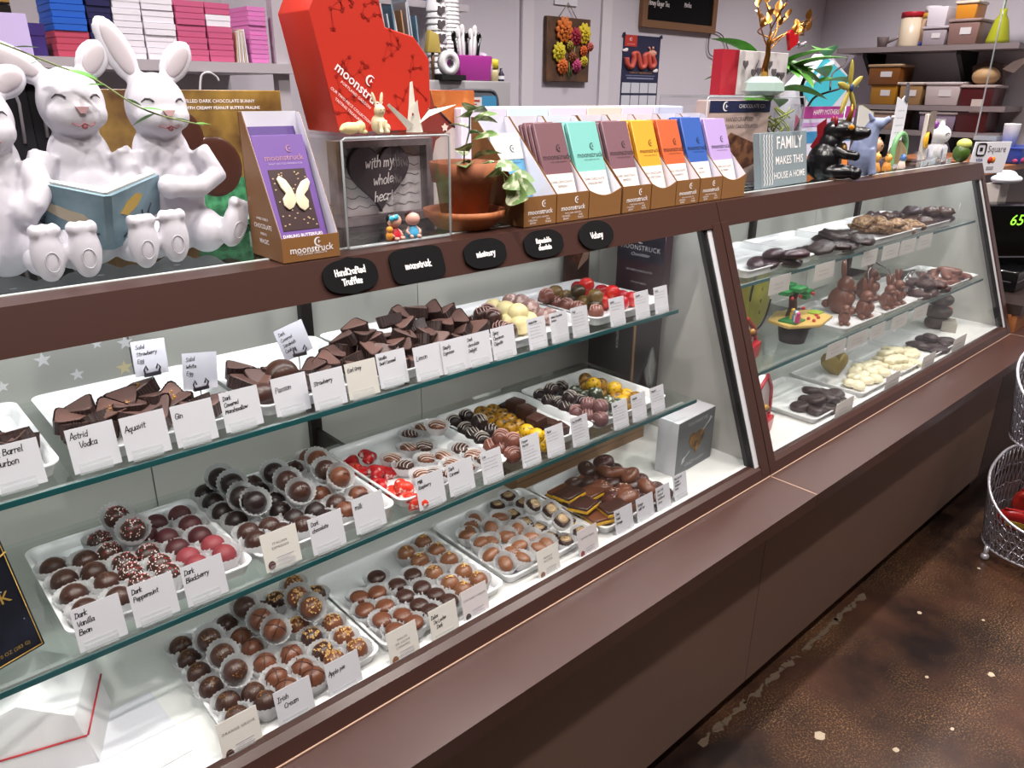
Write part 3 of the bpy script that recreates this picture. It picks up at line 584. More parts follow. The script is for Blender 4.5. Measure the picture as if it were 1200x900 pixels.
# square printed bonbons
SQB = bev(MB().box(-.0125, .0125, -.0125, .0125, .004, .021), .003, 2, 'chocolate')
DISC = MB().lathe([(.0, .0214), (.0105, .0214), (.0105, .0216), (.0, .0218)], 20).mesh('printed_disc')
RING = MB().tube([(.0085*cos(a*pi/10), .0085*sin(a*pi/10), .0218) for a in range(20)], .0006, 4, closed=True).box(-.005, .005, -.003, -.0018, .0215, .0219).box(-.006, .006, .0, .0014, .0215, .0219).box(-.004, .004, .003, .0042, .0215, .0219).mesh('print')
R_ = random.Random(9)
for p in D3_PRINT:
    q, r = place(p, R=R_, base=DB, spin=False, tilt=.5)
    r = (r.to_matrix() @ Euler((0, 0, R_.uniform(-.3, .3))).to_matrix()).to_euler()
    t = thing('printed_bonbon', 'square dark bonbon with a round cream printed disc', 'chocolate', q, tuple(r), 'printed square bonbons')
    part('chocolate', SQB, DKC, t); part('printed_disc', DISC, mat('printed_disc', '#c9ad84', .5), t); part('print', RING, mat('disc_print', '#5a3b25', .5), t); part('paper_cup', CUPS, CUPM, t)
# slabs with candied orange
SLAB = bev(MB().box(-.026, .026, -.02, .02, .006, .0125), .0015, 1, 'chocolate'); PEEL = bev(MB().box(-.0255, .0255, -.0205, .0205, 0, .0065), .001, 1, 'candied_peel')
R_ = random.Random(11); YP = mat('candied_orange', '#d9a61a', .35); OP = mat('candied_orange_deep', '#c8571c', .35)
for i, p in enumerate(D4_SLAB):
    t = thing('orange_slab', 'chocolate slab with yellow candied base behind Dark Solid Orange', 'chocolate', (p[0]/1000, p[1]/1000, DB+.001+(i % 3)*.013+(.006 if p[3] else 0)), (R_.uniform(-.1, .12), R_.uniform(-.1, .1), R_.uniform(-.3, .3)), 'orange slabs')
    t.scale = (1.12, 1.12, 1); part('chocolate', SLAB, [DKC, MLKC, DKC][i % 3], t); part('candied_peel', PEEL, OP if i == 3 else YP, t)
SALTB = MB().ball((0, 0, .0125), (.022, .0165, .012), 18, 10, p=.85).mesh('chocolate')
R_ = random.Random(12)
D4_SALT += [(1150+30*(k % 4)+R_.randint(-6, 6), 880+42*(k//4)+R_.randint(-6, 6), 751, 0) for k in range(16)]
for i, p in enumerate(D4_SALT):
    z = DB+(.020 if p[3] else .001)
    t = thing('sea_salt_caramel', 'dipped caramel with salt flakes beside the orange slabs', 'chocolate', (p[0]/1000, p[1]/1000, z), (R_.uniform(-.1, .5 if p[3] else .15), R_.uniform(-.25, .25), R_.uniform(0, 6.3)), 'salted caramels')
    t.scale = (1.15,)*3; part('chocolate', SALTB, [DKC, choc('reddish', '#4a2824', .3), MLKC][(2 if p[3] and i > 2 else i) % 3], t); part('salt_flakes', FL_SALT[i % 3], SALT, t, kind='stuff')
# raspberry hearts
def heart_mesh(w=.019, h=.016):
    mb = MB(); n = 22; m = 6; vs = []; fs = []
    def hr(a): return (1-.28*abs(sin(a/2))**.1*(1 if abs(a) > 99 else 0))
    out = []
    for i in range(n):
        t = 2*pi*i/n; out.append((w*sin(t)**3, w*(13*cos(t)-5*cos(2*t)-2*cos(3*t)-cos(4*t))/16))
    for k in range(m+1):
        f = cos(k/m*pi/2)**.6 if k < m else 0; z = h*sin(k/m*pi/2)
        for x, y in out: vs.append((x*f, y*f, z))
    for k in range(m):
        for i in range(n):
            j = (i+1) % n; fs.append((k*n+j, k*n+i, (k+1)*n+i, (k+1)*n+j))
    fs.append(tuple(range(n))); mb.add(vs, fs, True); return mb.mesh('chocolate')
HEART = heart_mesh(); R_ = random.Random(13)
for i, p in enumerate(L3_RASP):
    z = LB+(.014 if p[3] else .0)
    t = solo('raspberry_heart', 'red and white heart chocolate behind the Milk Raspberry card', 'chocolate', HEART, RASPO if i > 5 else RASP, (p[0]/1000+.01, p[1]/1000, z), (R_.uniform(0, .4), R_.uniform(-.3, .3), R_.uniform(0, 6.3)), 'raspberry hearts')
# small round bonbons without cups
SB = MB().ball((0, 0, .0138), (.0145, .0145, .0138), 16, 10, p=.92).mesh('chocolate')
def arcs_small():
    m = A_STR.copy()
    for v in m.vertices: v.co = (v.co.x*.82, v.co.y*.82, v.co.z*.775)
    return m
A_SM = arcs_small()
CUBE = bev(MB().box(-.014, .014, -.014, .014, 0, .024), .003, 2, 'chocolate')
def bonbons(pts, label, ms, group, base, drz=None, body=SB, name='bonbon', lift=.019, spin=True, sc_=1.0):
    sc_ *= 1.14
    R = random.Random(label)
    for i, p in enumerate(pts):
        z = p[2]/1000-.036+.0145 if p[2] > 1156 and False else base+(lift if p[3] else 0)
        t = thing(name, label, 'chocolate', (p[0]/1000, p[1]/1000, z), (R.uniform(-.1, .2), R.uniform(-.15, .15), R.uniform(0, 6.3) if spin else R.uniform(-.2, .2)), group)
        if sc_ != 1: t.scale = (sc_,)*3
        part('chocolate', body, ms[i % len(ms)], t)
        if drz: part('drizzle', A_SM, drz, t)
bonbons(L4_STRIPE, 'dark round white-striped bonbon left of the amber bonbons', [BLKC], 'striped dark bonbons', LB, DRZW)
bonbons(L4_AMBER, 'amber bonbon splashed with black next to the dark cubes', [AMBER], 'amber bonbons by the cubes', LB)
bonbons(L4_CUBE, 'almost black cube chocolate right of the amber bonbons', [BLKC, DKC], 'dark cube chocolates', LB, body=CUBE, name='cube_chocolate', spin=False)
bonbons(L4_YEL, 'bright yellow black-speckled bonbon in front of the dark cubes', [YELC], 'yellow bonbons', LB, sc_=.92)
bonbons(L4_PINK, 'pinkish brown drizzled bonbon in front of the amber bonbons', [PINKC], 'pink-brown bonbons', LB, DRZP)
bonbons(L5_GREY, 'grey-brown white-striped bonbon on the last lower-shelf tray', [GREYC], 'grey striped bonbons', LB, DRZW)
bonbons(L5_GREEN, 'dark green flecked bonbon on the last lower-shelf tray', [GREENC], 'green bonbons', LB)
bonbons(L5_MAUVE, 'mauve pink-striped bonbon on the last lower-shelf tray', [MAUVE], 'mauve striped bonbons', LB, DRZP)
bonbons(L5_AMBER, 'golden black-splashed bonbon on the last lower-shelf tray', [AMBER, YELC, AMBER], 'golden bonbons', LB)
bonbons(U7_PINK, 'brown pink-striped bonbon on the red bonbon tray', [PINKC], 'pink striped bonbons', UB, DRZP)
bonbons(U7_GOLD, 'round olive-gold bonbon in the middle of the red bonbon tray', [GOLDC, choc('olive', '#40331f', .3)], 'olive gold bonbons', UB, sc_=1.05)
bonbons(U7_RED, 'shiny red round bonbon on the top shelf', [REDC, REDD], 'red bonbons', UB, sc_=1.05)
bonbons(U6_CREAM, 'cream coloured dome chocolate behind the top-shelf cards', [CREAMC], 'cream domes', UB, sc_=1.25)
bonbons(U6_ROSE, 'mottled rose-brown truffle next to the cream domes', [ROSEC], 'rose truffles', UB, sc_=1.12)
bonbons(U5_CHIP, 'dark drizzled chocolate next to the cream domes', [DKC], 'drizzled chocolates', UB, DRZP, sc_=1.05)
# wedge chocolates in brown fluted papers, heaped on the top shelf
def wedge_meshes():
    base = []; n = 27
    for i in range(n):
        a = 2*pi*i/n; k = 1/(max(cos((a+pi/2+pi/3) % (2*pi/3)-pi/3), .3)); r = .0155*min(k, 1.62)
        base.append((r*cos(a), r*sin(a)))
    b = MB().prism(base, .004, .021, 'z'); body = bev(b, .0012, 1, 'chocolate')
    mb = MB(); vs = []; fs = []; m = 54
    for k, (z, g) in enumerate(((.0, .9), (.001, 1.0), (.017, 1.07), (.0205, 1.1))):
        for i in range(m):
            x, y = base[(i//2) % n]; x2, y2 = base[((i+1)//2) % n]; x, y = (x+x2)/2, (y+y2)/2
            f = g*(1+(.035 if i % 2 else -.035)*(k > 0)); vs.append((x*f, y*f, z))
    for k in range(3):
        for i in range(m): fs.append((k*m+i, k*m+(i+1) % m, (k+1)*m+(i+1) % m, (k+1)*m+i))
    fs.append(tuple(range(m-1, -1, -1))); mb.add(vs, fs)
    return body, mb.mesh('fluted_paper')
WB, WP = wedge_meshes()
def wedges(pts, label, group, top=None, tilt=.55, scale=.98):
    R = random.Random(label)
    for i, p in enumerate(pts):
        z = max(p[2]/1000-.026, UB+.001)
        t = thing('wedge_chocolate', label, 'chocolate', (p[0]/1000, p[1]/1000, z), (R.uniform(.0, tilt), R.uniform(-tilt, tilt)*.8, R.uniform(0, 6.3)), group)
        t.scale = (scale,)*3
        part('chocolate', WB, WEDGE if i % 3 else choc('wedge_light', '#6b4c44', .45), t); part('fluted_paper', WP, CUPD, t)
        if top and i % 2 == 0: part('flakes', flakes(6, .5, .0016, i, c=.018, r=.012, rz=.0035), top, t)
wedges(U1_TRI, 'wedge chocolate on the leftmost top-shelf tray', 'wedges on the first tray')
wedges(U2_TRI[:6], 'wedge chocolate in brown fluted paper behind the Astrid Vodka card', 'wedges behind Astrid Vodka')
wedges(U2_TRI[6:], 'wedge chocolate with yellow flecks behind the Aquavit and Gin cards', 'wedges behind Aquavit and Gin', DUST)
wedges(U3_TRI, 'wedge chocolate in brown paper behind the Passion and Strawberry cards', 'wedges behind Passion and Strawberry')
# lower, hidden layer carrying the big heap
R_ = random.Random(21)
HEAP = [(650+i*34+R_.randint(-4, 4), 1030+j*42+R_.randint(-4, 4), 1131, 0) for i in range(7) for j in range(4)]
wedges(HEAP, 'dark wedge at the bottom of the heap behind Lemon', 'bottom layer of the big heap', tilt=.2)
wedges(U4_TRI, 'dark wedge heaped high behind Lemon and Simply Espresso', 'wedges in the big heap', tilt=.7)
solo('chocolate_ball', 'round dark marshmallow chocolate under the Sandwich Cookie card', 'chocolate', MB().ball((0, 0, .022), (.026, .024, .022), 20, 12), choc('roundtop', '#43291f'), (.482, 1.055, 1.118))
solo('chocolate_ball', 'dark lumpy chocolate at the front left edge behind Passion', 'chocolate', MB().ball((0, 0, .02), (.024, .02, .02), 20, 12, p=.9), DKC, (.432, 1.022, UB))

# ------------------------------------------------------------------ trays
def tray_mesh(w, d, h=.02, r=.016):
    def rr(inset, rad):
        pts = []; rad = max(rad, .002)
        for cx, cy, a0 in ((w/2-inset-rad, d/2-inset-rad, 0), (-w/2+inset+rad, d/2-inset-rad, pi/2), (-w/2+inset+rad, -d/2+inset+rad, pi), (w/2-inset-rad, -d/2+inset+rad, 1.5*pi)):
            for i in range(6): pts.append((cx+rad*cos(a0+i*pi/10), cy+rad*sin(a0+i*pi/10)))
        return pts
    rings = [(.012, 0, r*.6), (.009, .001, r*.7), (.003, h-.003, r), (0, h-.002, r+.002), (0, h, r+.002), (.004, h+.0003, r), (.006, h-.001, r), (.012, .0045, r*.6), (.016, .0035, r*.5)]
    vs = []; fs = []; n = 24
    for ins, z, rad in rings: vs += [(x, y, z) for x, y in rr(ins, rad)]
    for k in range(len(rings)-1):
        for i in range(n): fs.append((k*n+i, k*n+(i+1) % n, (k+1)*n+(i+1) % n, (k+1)*n+i))
    fs.append(tuple(range(n-1, -1, -1))); fs.append(tuple((len(rings)-1)*n+i for i in range(n)))
    return MB().add(vs, fs, True).mesh('white_tray')
TRAYM = mat('white_melamine', '#ececee', .22, coat=.3)
def tray(x0, x1, y0, y1, z, label, h=.02, rz=0, under=''):
    m = tray_mesh(x1-x0, y1-y0, h); m.set_sharp_from_angle(angle=radians(50))
    return solo('white_tray', label, 'tray', m, TRAYM, ((x0+x1)/2, (y0+y1)/2, z), rz)
S1, S2, DK = 1.1001, .9051, .7152
tray(-.08, .158, .99, 1.255, S1, 'white tray at the left edge, behind the Barrel Bourbon card')
tray(.176, .408, .99, 1.255, S1, 'white tray behind the Astrid Vodka, Aquavit and Gin cards')
tray(.416, .645, .99, 1.262, S1, 'white tray behind the Passion and Strawberry cards')
tray(.652, .888, .985, 1.258, S1, 'white tray under the big heap of wedges behind Lemon')
tray(.9, 1.125, .985, 1.25, S1, 'white tray of cream domes and rose truffles')
tray(1.135, 1.375, .985, 1.255, S1, 'white tray of red and olive bonbons on the top shelf')
tray(.112, .352, .918, 1.165, S2, 'white tray of vanilla, peppermint and blackberry truffles')
tray(.358, .595, .92, 1.175, S2, 'white tray of espresso, dark and milk truffles')
tray(.602, .842, .92, 1.17, S2, 'white tray of red hearts and striped caramels')
tray(.848, 1.076, .92, 1.165, S2, 'white tray of dark cubes with amber and yellow bonbons')
tray(1.082, 1.315, .92, 1.16, S2, 'white tray of grey, mauve and golden bonbons, last on the lower shelf')
tray(.25, .502, .84, 1.09, DK, 'white tray of Orange Grove, Irish Cream and Apple pie truffles')
tray(.507, .762, .84, 1.08, DK, 'white tray of dulce de leche and coconut chocolates')
tray(.772, 1.022, .845, 1.085, DK, 'white tray of peanut butter and printed square chocolates')
tray(1.028, 1.27, .84, 1.07, DK, 'white tray of orange slabs and salted caramels')
# ------------------------------------------------------------------ cards
CW, CH = .055, .057
def card_body(w, h): return MB().box(0, w, 0, .0006, 0, h).mesh('card')
CARD = card_body(CW, CH); CARDS_ = card_body(.047, .058)
HOLD = MB().box(.006, .044, -.0022, -.001, -.0005, .009).box(.006, .044, .0016, .003, -.0005, .012).box(.006, .044, -.0022, .016, -.002, -.0006).mesh('holder')
CREAMP = mat('cream_paper', '#e6e2dc', .6)
HOLDM = mat('holder_acrylic', '#dfe3e4', .2, alpha=.2)
def hand_card(x, y, z, lines, tiny=0, h=.0078, tilt=-12, yaw=0, w=CW, pm=None, small=False, dz=0, ind=0.0, title=None):
    t = thing('name_card', 'white handwritten card reading '+(title or ' '.join(lines)), 'card', (x, y, z+.002), (0, 0, radians(yaw)))
    W = .046 if small else w; H = .058 if small else CH
    rot = (radians(tilt), 0, 0)
    part('card', CARDS_ if small else CARD, pm or PAPER, t, rot=rot)
    mb = hand_mesh(lines, h, .00095 if not small else .0007, .004, H-.006-h+dz, 1.62, rise=.06, indent=ind)
    if tiny:
        R = random.Random(str(lines)); z0 = H-.006-h-1.6*h*len(lines)+.004
        for k in range(tiny): scribble(mb, .005, W-.006-R.uniform(0, .01), z0-k*.0062, .0026, .00045, R)
    lt = part('lettering', mb, INK, t, rot=rot); lt.location = Vector((0, -.0003, 0))
    part('holder', HOLD, HOLDM, t, (0, 0, 0))
    return t
def print_card(x, y, z, lines, col, m=None, size=.0052):
    t = thing('name_card', 'printed cream card reading '+' '.join(lines).title()+' with a small truffle picture', 'card', (x, y, z+.002))
    rot = (radians(-12), 0, 0)
    part('card', CARD, m or CREAMP, t, rot=rot)
    R = Euler(rot).to_matrix()
    def at(u, v): return R @ Vector((u, -.0004, v))
    for i, s in enumerate(lines): text(s, size, GREYINK, t, at(.027, .0385-i*.0066), rot, space=1.2)
    part('truffle_picture', MB().prism([(.0055*cos(a*pi/8), .0065*sin(a*pi/8)) for a in range(16)], -.0002, 0), mat('print_'+col, col, .6), t, at(.0095, .0085), rot)
    mb = MB(); RR = random.Random(str(lines))
    mb.ribbon([(.019, .0165), (.044, .0165)], .0009)
    for k in range(5): mb.ribbon([(.019, .0135-k*.0024), (.046-RR.uniform(0, .008), .0135-k*.0024)], .00055)
    part('small_print', mb, mat('pale_print', '#a79fb5', .6), t, at(0, 0), rot)
    part('holder', HOLD, HOLDM, t)
    return t
CU, CL, CD = 1.1, .905, .7152
for x, y, ls, k in ((.083, .985, ['out Barrel', 'Bourbon'], {}), (.167, .981, ['Astrid', 'Vodka'], dict(ind=.008)), (.228, .976, ['Aquavit'], dict(dz=-.006)), (.29, .973, ['Gin'], dict(dz=-.004)),
        (.358, .978, ['Dark', 'Covered', 'Marshmallow'], dict(h=.0058)), (.436, .983, ['Passion'], dict(dz=-.008)), (.49, .968, ['Strawberry'], dict(h=.0064, dz=-.008)), (.55, .97, ['Earl Grey'], dict(h=.006, pm=mat('aged_paper', '#dcd8d2', .6), dz=-.002)),
        (.613, .98, ['Vanilla', 'Swirl Caramel'], dict(h=.0052)), (.676, .968, ['Lemon'], dict(dz=-.009)), (.73, .966, ['Simply', 'Espresso'], dict(h=.006, dz=-.003)), (.784, .966, ['Dark', 'chocolate', 'Delight'], dict(h=.006)), (.842, .966, ['Spicy', 'Cinnamon', 'Chipotle'], dict(h=.006))):
    hand_card(x, y, CU, ls, **k)
for x, ls, n, ti in ((.93, ['Mulled Wine'], 5, None), (.989, ['White Chocolate', 'Bonbon'], 0, None), (1.047, ['Fluid'], 5, None), (1.159, ['Gerbie'], 3, None), (1.24, ['Jasmine'], 3, None), (1.306, ['Kerby'], 3, None)):
    hand_card(x, .966, CU, ls, n, .0042 if n or len(ls[0]) > 8 else .006, small=True)
for x, y, ls, k in ((.118, .901, ['Dark', 'Vanilla', 'Bean'], dict(h=.0068)), (.184, .904, ['Dark', 'Peppermint'], dict(h=.0062)), (.249, .902, ['Dark', 'Blackberry'], dict(h=.0066)), (.432, .9, ['Dark', 'chocolate'], dict(h=.0064)), (.51, .908, ['milk'], dict(dz=-.004, ind=0)),
        (.625, .902, ['Milk', 'Raspberry'], dict(h=.0058, w=.05)), (.691, .905, ['Dark', 'Caramel'], dict(h=.006))):
    hand_card(x, y, CL, ls, **k)
print_card(.361, .906, CL, ['ITALIAN', 'ESPRESSO'], '#5b3535')
for x, ls, n in ((.761, ['Lee'], 4), (.855, ['Pepper', 'Martini'], 5), (.919, ['Aisha'], 3), (.988, ['Pea Chocolate'], 6), (1.109, ['Andre'], 5), (1.169, ['Maddie'], 3), (1.232, ['Pistachio'], 4)):
    hand_card(x, .9, CL, ls, n, .0042 if len(ls[0]) > 8 else .005, small=True)
print_card(.235, .812, CD, ['ORANGE GROVE'], '#4b2b26')
hand_card(.316, .815, CD, ['Irish', 'Cream'], ind=.008, dz=-.004)
hand_card(.396, .817, CD, ['Apple pie'], h=.0068, dz=-.008)
print_card(.5, .815, CD, ['DULCE', 'DE LECHE', 'CARAMEL'], '#8a5636')
hand_card(.58, .815, CD, ['Dulce', 'De Leche', 'Dark'], h=.006, ind=.004, pm=CREAMP, dz=-.004)
print_card(.65, .82, CD, ['COCONUT CREAM'], '#3f3438', mat('pinkish_paper', '#e2dadc', .6), .0048)
print_card(.827, .822, CD, ['PEANUT', 'BUTTER'], '#7b4a30')
print_card(.932, .82, CD, ['HONEY BEAR'], '#8c2433', mat('pinkish_paper', '#e2dadc', .6))
hand_card(1.043, .823, CD, ['Dark', 'Solid', 'Orange'], h=.0058)
hand_card(1.112, .824, CD, ['Orange', 'milk bar'], h=.0056, dz=-.006, ind=.002)
hand_card(1.179, .825, CD, ['Dark Salt', 'Caramel', 'Wildflower', 'Honey'], h=.0052, small=True)
hand_card(1.25, .833, CD, ['Milk Sea Salt', 'Caramel', 'Wildflower', 'Honey'], h=.0046, small=True)
# taller cards clipped to stands among the wedges
def clip_card(x, y, z, w, h, lines, roll, hh=.006):
    t = thing('clip_card', 'tall handwritten card in a metal clip reading '+' '.join(lines), 'card', (x, y, S1+.004), (0, 0, 0))
    dz = z-(S1+.004); rot = (radians(-8), radians(roll), 0)
    part('card', MB().box(-w/2, w/2, 0, .0006, 0, h), mat('grey_card', '#cfccd4', .6), t, (0, 0, dz), rot)
    mb = hand_mesh(lines, hh, .0007, -w/2+.005, h-.006-hh, 1.7, rise=.05)
    part('lettering', mb, INK, t, (0, -.0004, dz), rot)
    st = MB().tube([(0, .003, .003), (0, .003, dz+.004)], .001, 6).box(-.012, .012, -.006, .012, 0, .003)
    part('stand', st, STEEL, t)
    cl = MB()
    for s in (-1, 1): cl.tube([(s*.009, -.001, dz+.003), (s*.011, -.003, dz+.010), (s*.008, -.003, dz+.016), (s*.006, -.002, dz+.009)], .0013, 6)
    cl.box(-.011, .011, -.003, .004, dz-.001, dz+.004)
    part('clip', cl, mat('clip_steel', '#6c6a70', .3, 1), t)
clip_card(.305, 1.085, 1.172, .045, .05, ['Solid', 'Strawberry', 'Egg'], 3, .0056)
clip_card(.365, 1.075, 1.138, .05, .054, ['Solid', 'White', 'Egg'], 8)
clip_card(.525, 1.075, 1.155, .05, .052, ['Dark', 'Covered', 'Sandwich', 'Cookie'], -14, .0056)

# ------------------------------------------------------------------ other things standing in the near case
def ptext(parent, s, size, m, loc, rot=(0, 0, 0), **k): return text(s, size, m, parent, loc, rot, **k)
def crescent(r, name='emblem'):
    """thin crescent with a small pointed face side"""
    o = [(r*cos(a), r*sin(a)) for a in [radians(60+i*240/16) for i in range(17)]]
    i_ = [(r*.22+r*.82*cos(a), r*.82*sin(a)) for a in [radians(75+i*210/16) for i in range(17)]][::-1]
    mb = MB().prism(o+i_, -.0003, 0)
    mb.prism([(r*.1, r*.5), (r*.28, r*.12), (r*.72, r*.05), (r*.28, -.05*r), (r*.1, -r*.45), (-.02*r, 0)], -.0003, 0)
    return mb.mesh(name)
GOLDP = mat('gold_print', '#c9a458', .35, .6); WHITEP = mat('white_print', '#efeaea', .6)
NIGHT = mat('night_box_print', '#10131d', .35, noise=('#2a2f42', 9, .5, .8))
# grey box with a gold heart
b = thing('heart_box', 'grey box with a gold heart and arrow reading You Make Me Crazy Happy', 'box', (1.345, .905, DK), (0, 0, radians(3)))
part('box_body', bev(MB().box(0, .158, 0, .055, 0, .135), .0012, 1), mat('slate_print', '#5f6468', .5), b)
part('box_sides', MB().box(-.0008, .0002, .0005, .055, .0005, .1345).box(0, .158, .0005, .055, .1345, .1357), mat('pale_grey_card', '#c6c5cb', .5), b)
hp = [(.028*(sin(t)**3), .028*(13*cos(t)-5*cos(2*t)-2*cos(3*t)-cos(4*t))/16) for t in [2*pi*i/28 for i in range(28)]]
part('gold_heart', MB().prism([(x*1.15, z*1.15) for x, z in hp], -.001, 0), mat('gold_foil_heart', '#c08a34', .3, .7, noise=('#5a4020', 60, .45, .6)), b, (.082, 0, .07))
hs = MB()
for k in range(5): hs.ribbon([(-.024+k*.009, -.012+k*.002), (-.008+k*.009, .022-k*.001)], .0016)
part('heart_lines', hs, mat('slate_lines', '#474a4d', .5), b, (.082, -.0013, .07))
part('arrow', MB().ribbon([(.03, .035), (.055, .05)], .003).ribbon([(.105, .088), (.135, .108)], .003).prism([(.135, .118), (.145, .112), (.128, .1)], -.0005, 0).prism([(.022, .024), (.034, .03), (.034, .042), (.024, .038)], -.0005, 0), mat('arrow_print', '#b9bdc2', .5), b, (0, -.0006, 0))
ptext(b, 'YOU MAKE ME', .013, mat('arrow_print', '#b9bdc2', .5), (.08, -.0008, .12)); ptext(b, 'CRAZY HAPPY', .013, mat('arrow_print', '#b9bdc2', .5), (.08, -.0008, .018))
# tall chocolatier box at the back of the top shelf
b = thing('gift_box', 'navy and maroon box stacked on the black box by the case end', 'box', (1.482, 1.157, 1.0885), radians(-90))
part('box_body', bev(MB().box(-.073, .073, 0, .03, 0, .155), .001, 1), mat('maroon_print', '#38202a', .4), b)
part('navy_panel', MB().box(-.0725, .0725, -.0006, .0002, .075, .154), mat('navy_print', '#1b1c2c', .4), b)
part('emblem', crescent(.014), mat('silver_print', '#cfcbd0', .4), b, (0, -.0008, .133))
ptext(b, 'MOONSTRUCK', .0165, mat('silver_print', '#cfcbd0', .4), (0, -.001, .108), space=1.1); ptext(b, 'Chocolatier', .012, mat('silver_print', '#cfcbd0', .4), (0, -.001, .092), shear=.35)
ptext(b, 'ARTISAN CHOCOLATES', .007, mat('silver_print', '#cfcbd0', .4), (0, -.001, .052), space=1.1); ptext(b, 'PORTLAND OREGON', .005, mat('silver_print', '#cfcbd0', .4), (0, -.001, .022))
b = thing('photo_card', 'photo card of hands holding a chocolate box, behind the red bonbons', 'card', (1.44, 1.325, 1.07), 0)
part('card', MB().box(-.045, .045, 0, .006, 0, .15), mat('photo_brown', '#5b4238', .5, noise=('#2a1d1a', 18, .4, .6)), b)
part('hand_picture', MB().prism([(.0, .05), (.04, .075), (.045, .11), (.03, .12), (.012, .085)], -.0006, 0), mat('photo_skin', '#b88f7a', .6), b)
part('box_picture', MB().prism([(-.035, .095), (.0, .06), (.025, .1), (-.01, .14)], -.0008, 0), mat('photo_choc', '#7b4a34', .5, noise=('#3d2118', 70, .45, .6)), b)
# dark box with emblem and cartons behind the lower shelf
b = thing('dark_gift_box', 'black box with a white crescent emblem standing on the kraft cartons', 'box', (1.403, 1.172, .8115), radians(-90))
part('box_body', bev(MB().box(-.07, .07, 0, .115, 0, .276), .001, 1), mat('black_box_print', '#14161a', .35), b)
part('emblem', crescent(.013), WHITEP, b, (-.01, -.0006, .22))
part('side_lettering', text_mesh('MOONSTRUCK', .011), WHITEP, b, (.024, -.0006, .185), (0, radians(90), 0))
part('spine', MB().box(.0702, .0712, .004, .012, 0, .276), mat('box_spine_gold', '#9a7a52', .4), b)
for i in range(2):
    b = thing('kraft_carton', ('lower' if i == 0 else 'upper')+' brown kraft carton stacked under the lower shelf', 'box', (1.02, 1.095, DK+i*.048), 0)
    part('carton_body', bev(MB().box(0, .45, 0, .2, 0, .047), .0015, 1), mat('kraft_card', '#8a6a4c', .6), b)
    part('flap_line', MB().box(.002, .448, -.0005, 0, .021, .023), mat('kraft_dark', '#5c442f', .6), b)
# clear folded price stands leaning by the case end
R_ = random.Random(4)
for i in range(7):
    x = 1.40+.018*i
    solo('clear_card_stand', 'empty clear card stand at the end of the lower shelf', 'card stand', MB().prism([(0, 0), (.03, 0), (.03, .002), (.008, .002), (.018, .05), (.016, .05), (.004, .002), (0, .002)], 0, .04, 'x'), glass('stand_acrylic', (.9, .92, .93), 1.0, .04, 1.5, .12), (x-.05, 1.0+.012*i, S2+.0002), radians(20), 'clear stands at the shelf end')
# black starry box and white box at the left end
b = thing('star_gift_box', 'black night-sky box with gold edging leaning at the left end', 'box', (-.034, .897, S2+.0098), (radians(-18), radians(0), radians(18)))
part('box_body', bev(MB().box(-.1, .13, 0, .03, 0, .17), .0012, 1), NIGHT, b)
eg = MB().tube([(-.097, -.0006, .003), (.127, -.0006, .003), (.127, -.0006, .167), (-.097, -.0006, .167)], .0009, 4, closed=True)
part('gold_border', eg, GOLDP, b); part('gold_cord', MB().tube([(-.1, -.001, .05), (.13, -.001, .125)], .0012, 5), GOLDP, b)
ptext(b, 'MOONSTRUCK', .019, GOLDP, (.05, -.001, .075), bold=.01); ptext(b, 'NET WT 10 OZ (283 G)', .006, GOLDP, (.085, -.001, .013))
sb = MB(); R_ = random.Random(8)
for _ in range(30):
    x, z = R_.uniform(-.09, .12), R_.uniform(.01, .16); sb.prism([(x+.0007*cos(a*1.26), z+.0007*sin(a*1.26)) for a in range(5)], -.0006, -.0002)
part('printed_stars', sb, mat('pale_stars', '#b9c0d8', .5), b)
b = thing('white_gift_box', 'white folded-top box with a thin red ribbon on the case floor', 'box', (.045, .955, DK), radians(-24))
part('box_body', bev(MB().prism([(-.07, 0), (.075, 0), (.06, .085), (.0, .118), (-.07, .09)], 0, .11), .0015, 1), mat('white_card', '#eae7e9', .5), b)
part('red_ribbon', MB().tube([(.0685, -.001, .05), (-.07, -.001, .035)], .0013, 5).tube([(.0695, 0, .05), (.069, .11, .055)], .0013, 5), mat('red_ribbon', '#b3202c', .5), b)
solo('tray_liner', 'white paper liner lying on the bare case floor at the left', 'paper', MB().box(-.09, .09, -.07, .08, 0, .001), PAPER, (.12, .93, DK+.0003), radians(2))

# ------------------------------------------------------------------ the far case: trays
FS, FL = 1.1151, .9051
for a in ((1.70, 2.05, .985, 1.235, FS, 'white tray of dark ovals, first on the far top shelf'), (2.055, 2.37, .98, 1.23, FS, 'white tray of dark bark shards on the far top shelf'), (2.375, 2.72, .975, 1.23, FS, 'white tray of nut clusters on the far top shelf'), (2.725, 3.06, .975, 1.235, FS, 'white tray of purplish dark clusters, last on the far top shelf'),
          (2.12, 2.375, .9, 1.12, FL, 'white tray carrying the tallest chocolate bunnies'), (2.38, 2.65, .9, 1.12, FL, 'white tray with the bunny in a clear wrapper'), (2.655, 2.92, .9, 1.12, FL, 'white tray of dark rough clusters on the far lower shelf'), (2.925, 3.215, .9, 1.12, FL, 'white tray of milk bars at the far right'),
          (1.87, 2.13, .832, 1.07, DK, 'white tray of dark pucks on the far case floor'), (2.16, 2.43, .832, 1.07, DK, 'white tray of ivory ovals on the far case floor'), (2.435, 2.70, .832, 1.07, DK, 'white tray of ivory flower chocolates'), (2.705, 2.94, .832, 1.07, DK, 'white tray of dark ovals on the far case floor')):
    tray(*a, h=.018 if a[4] < 1 else .022)
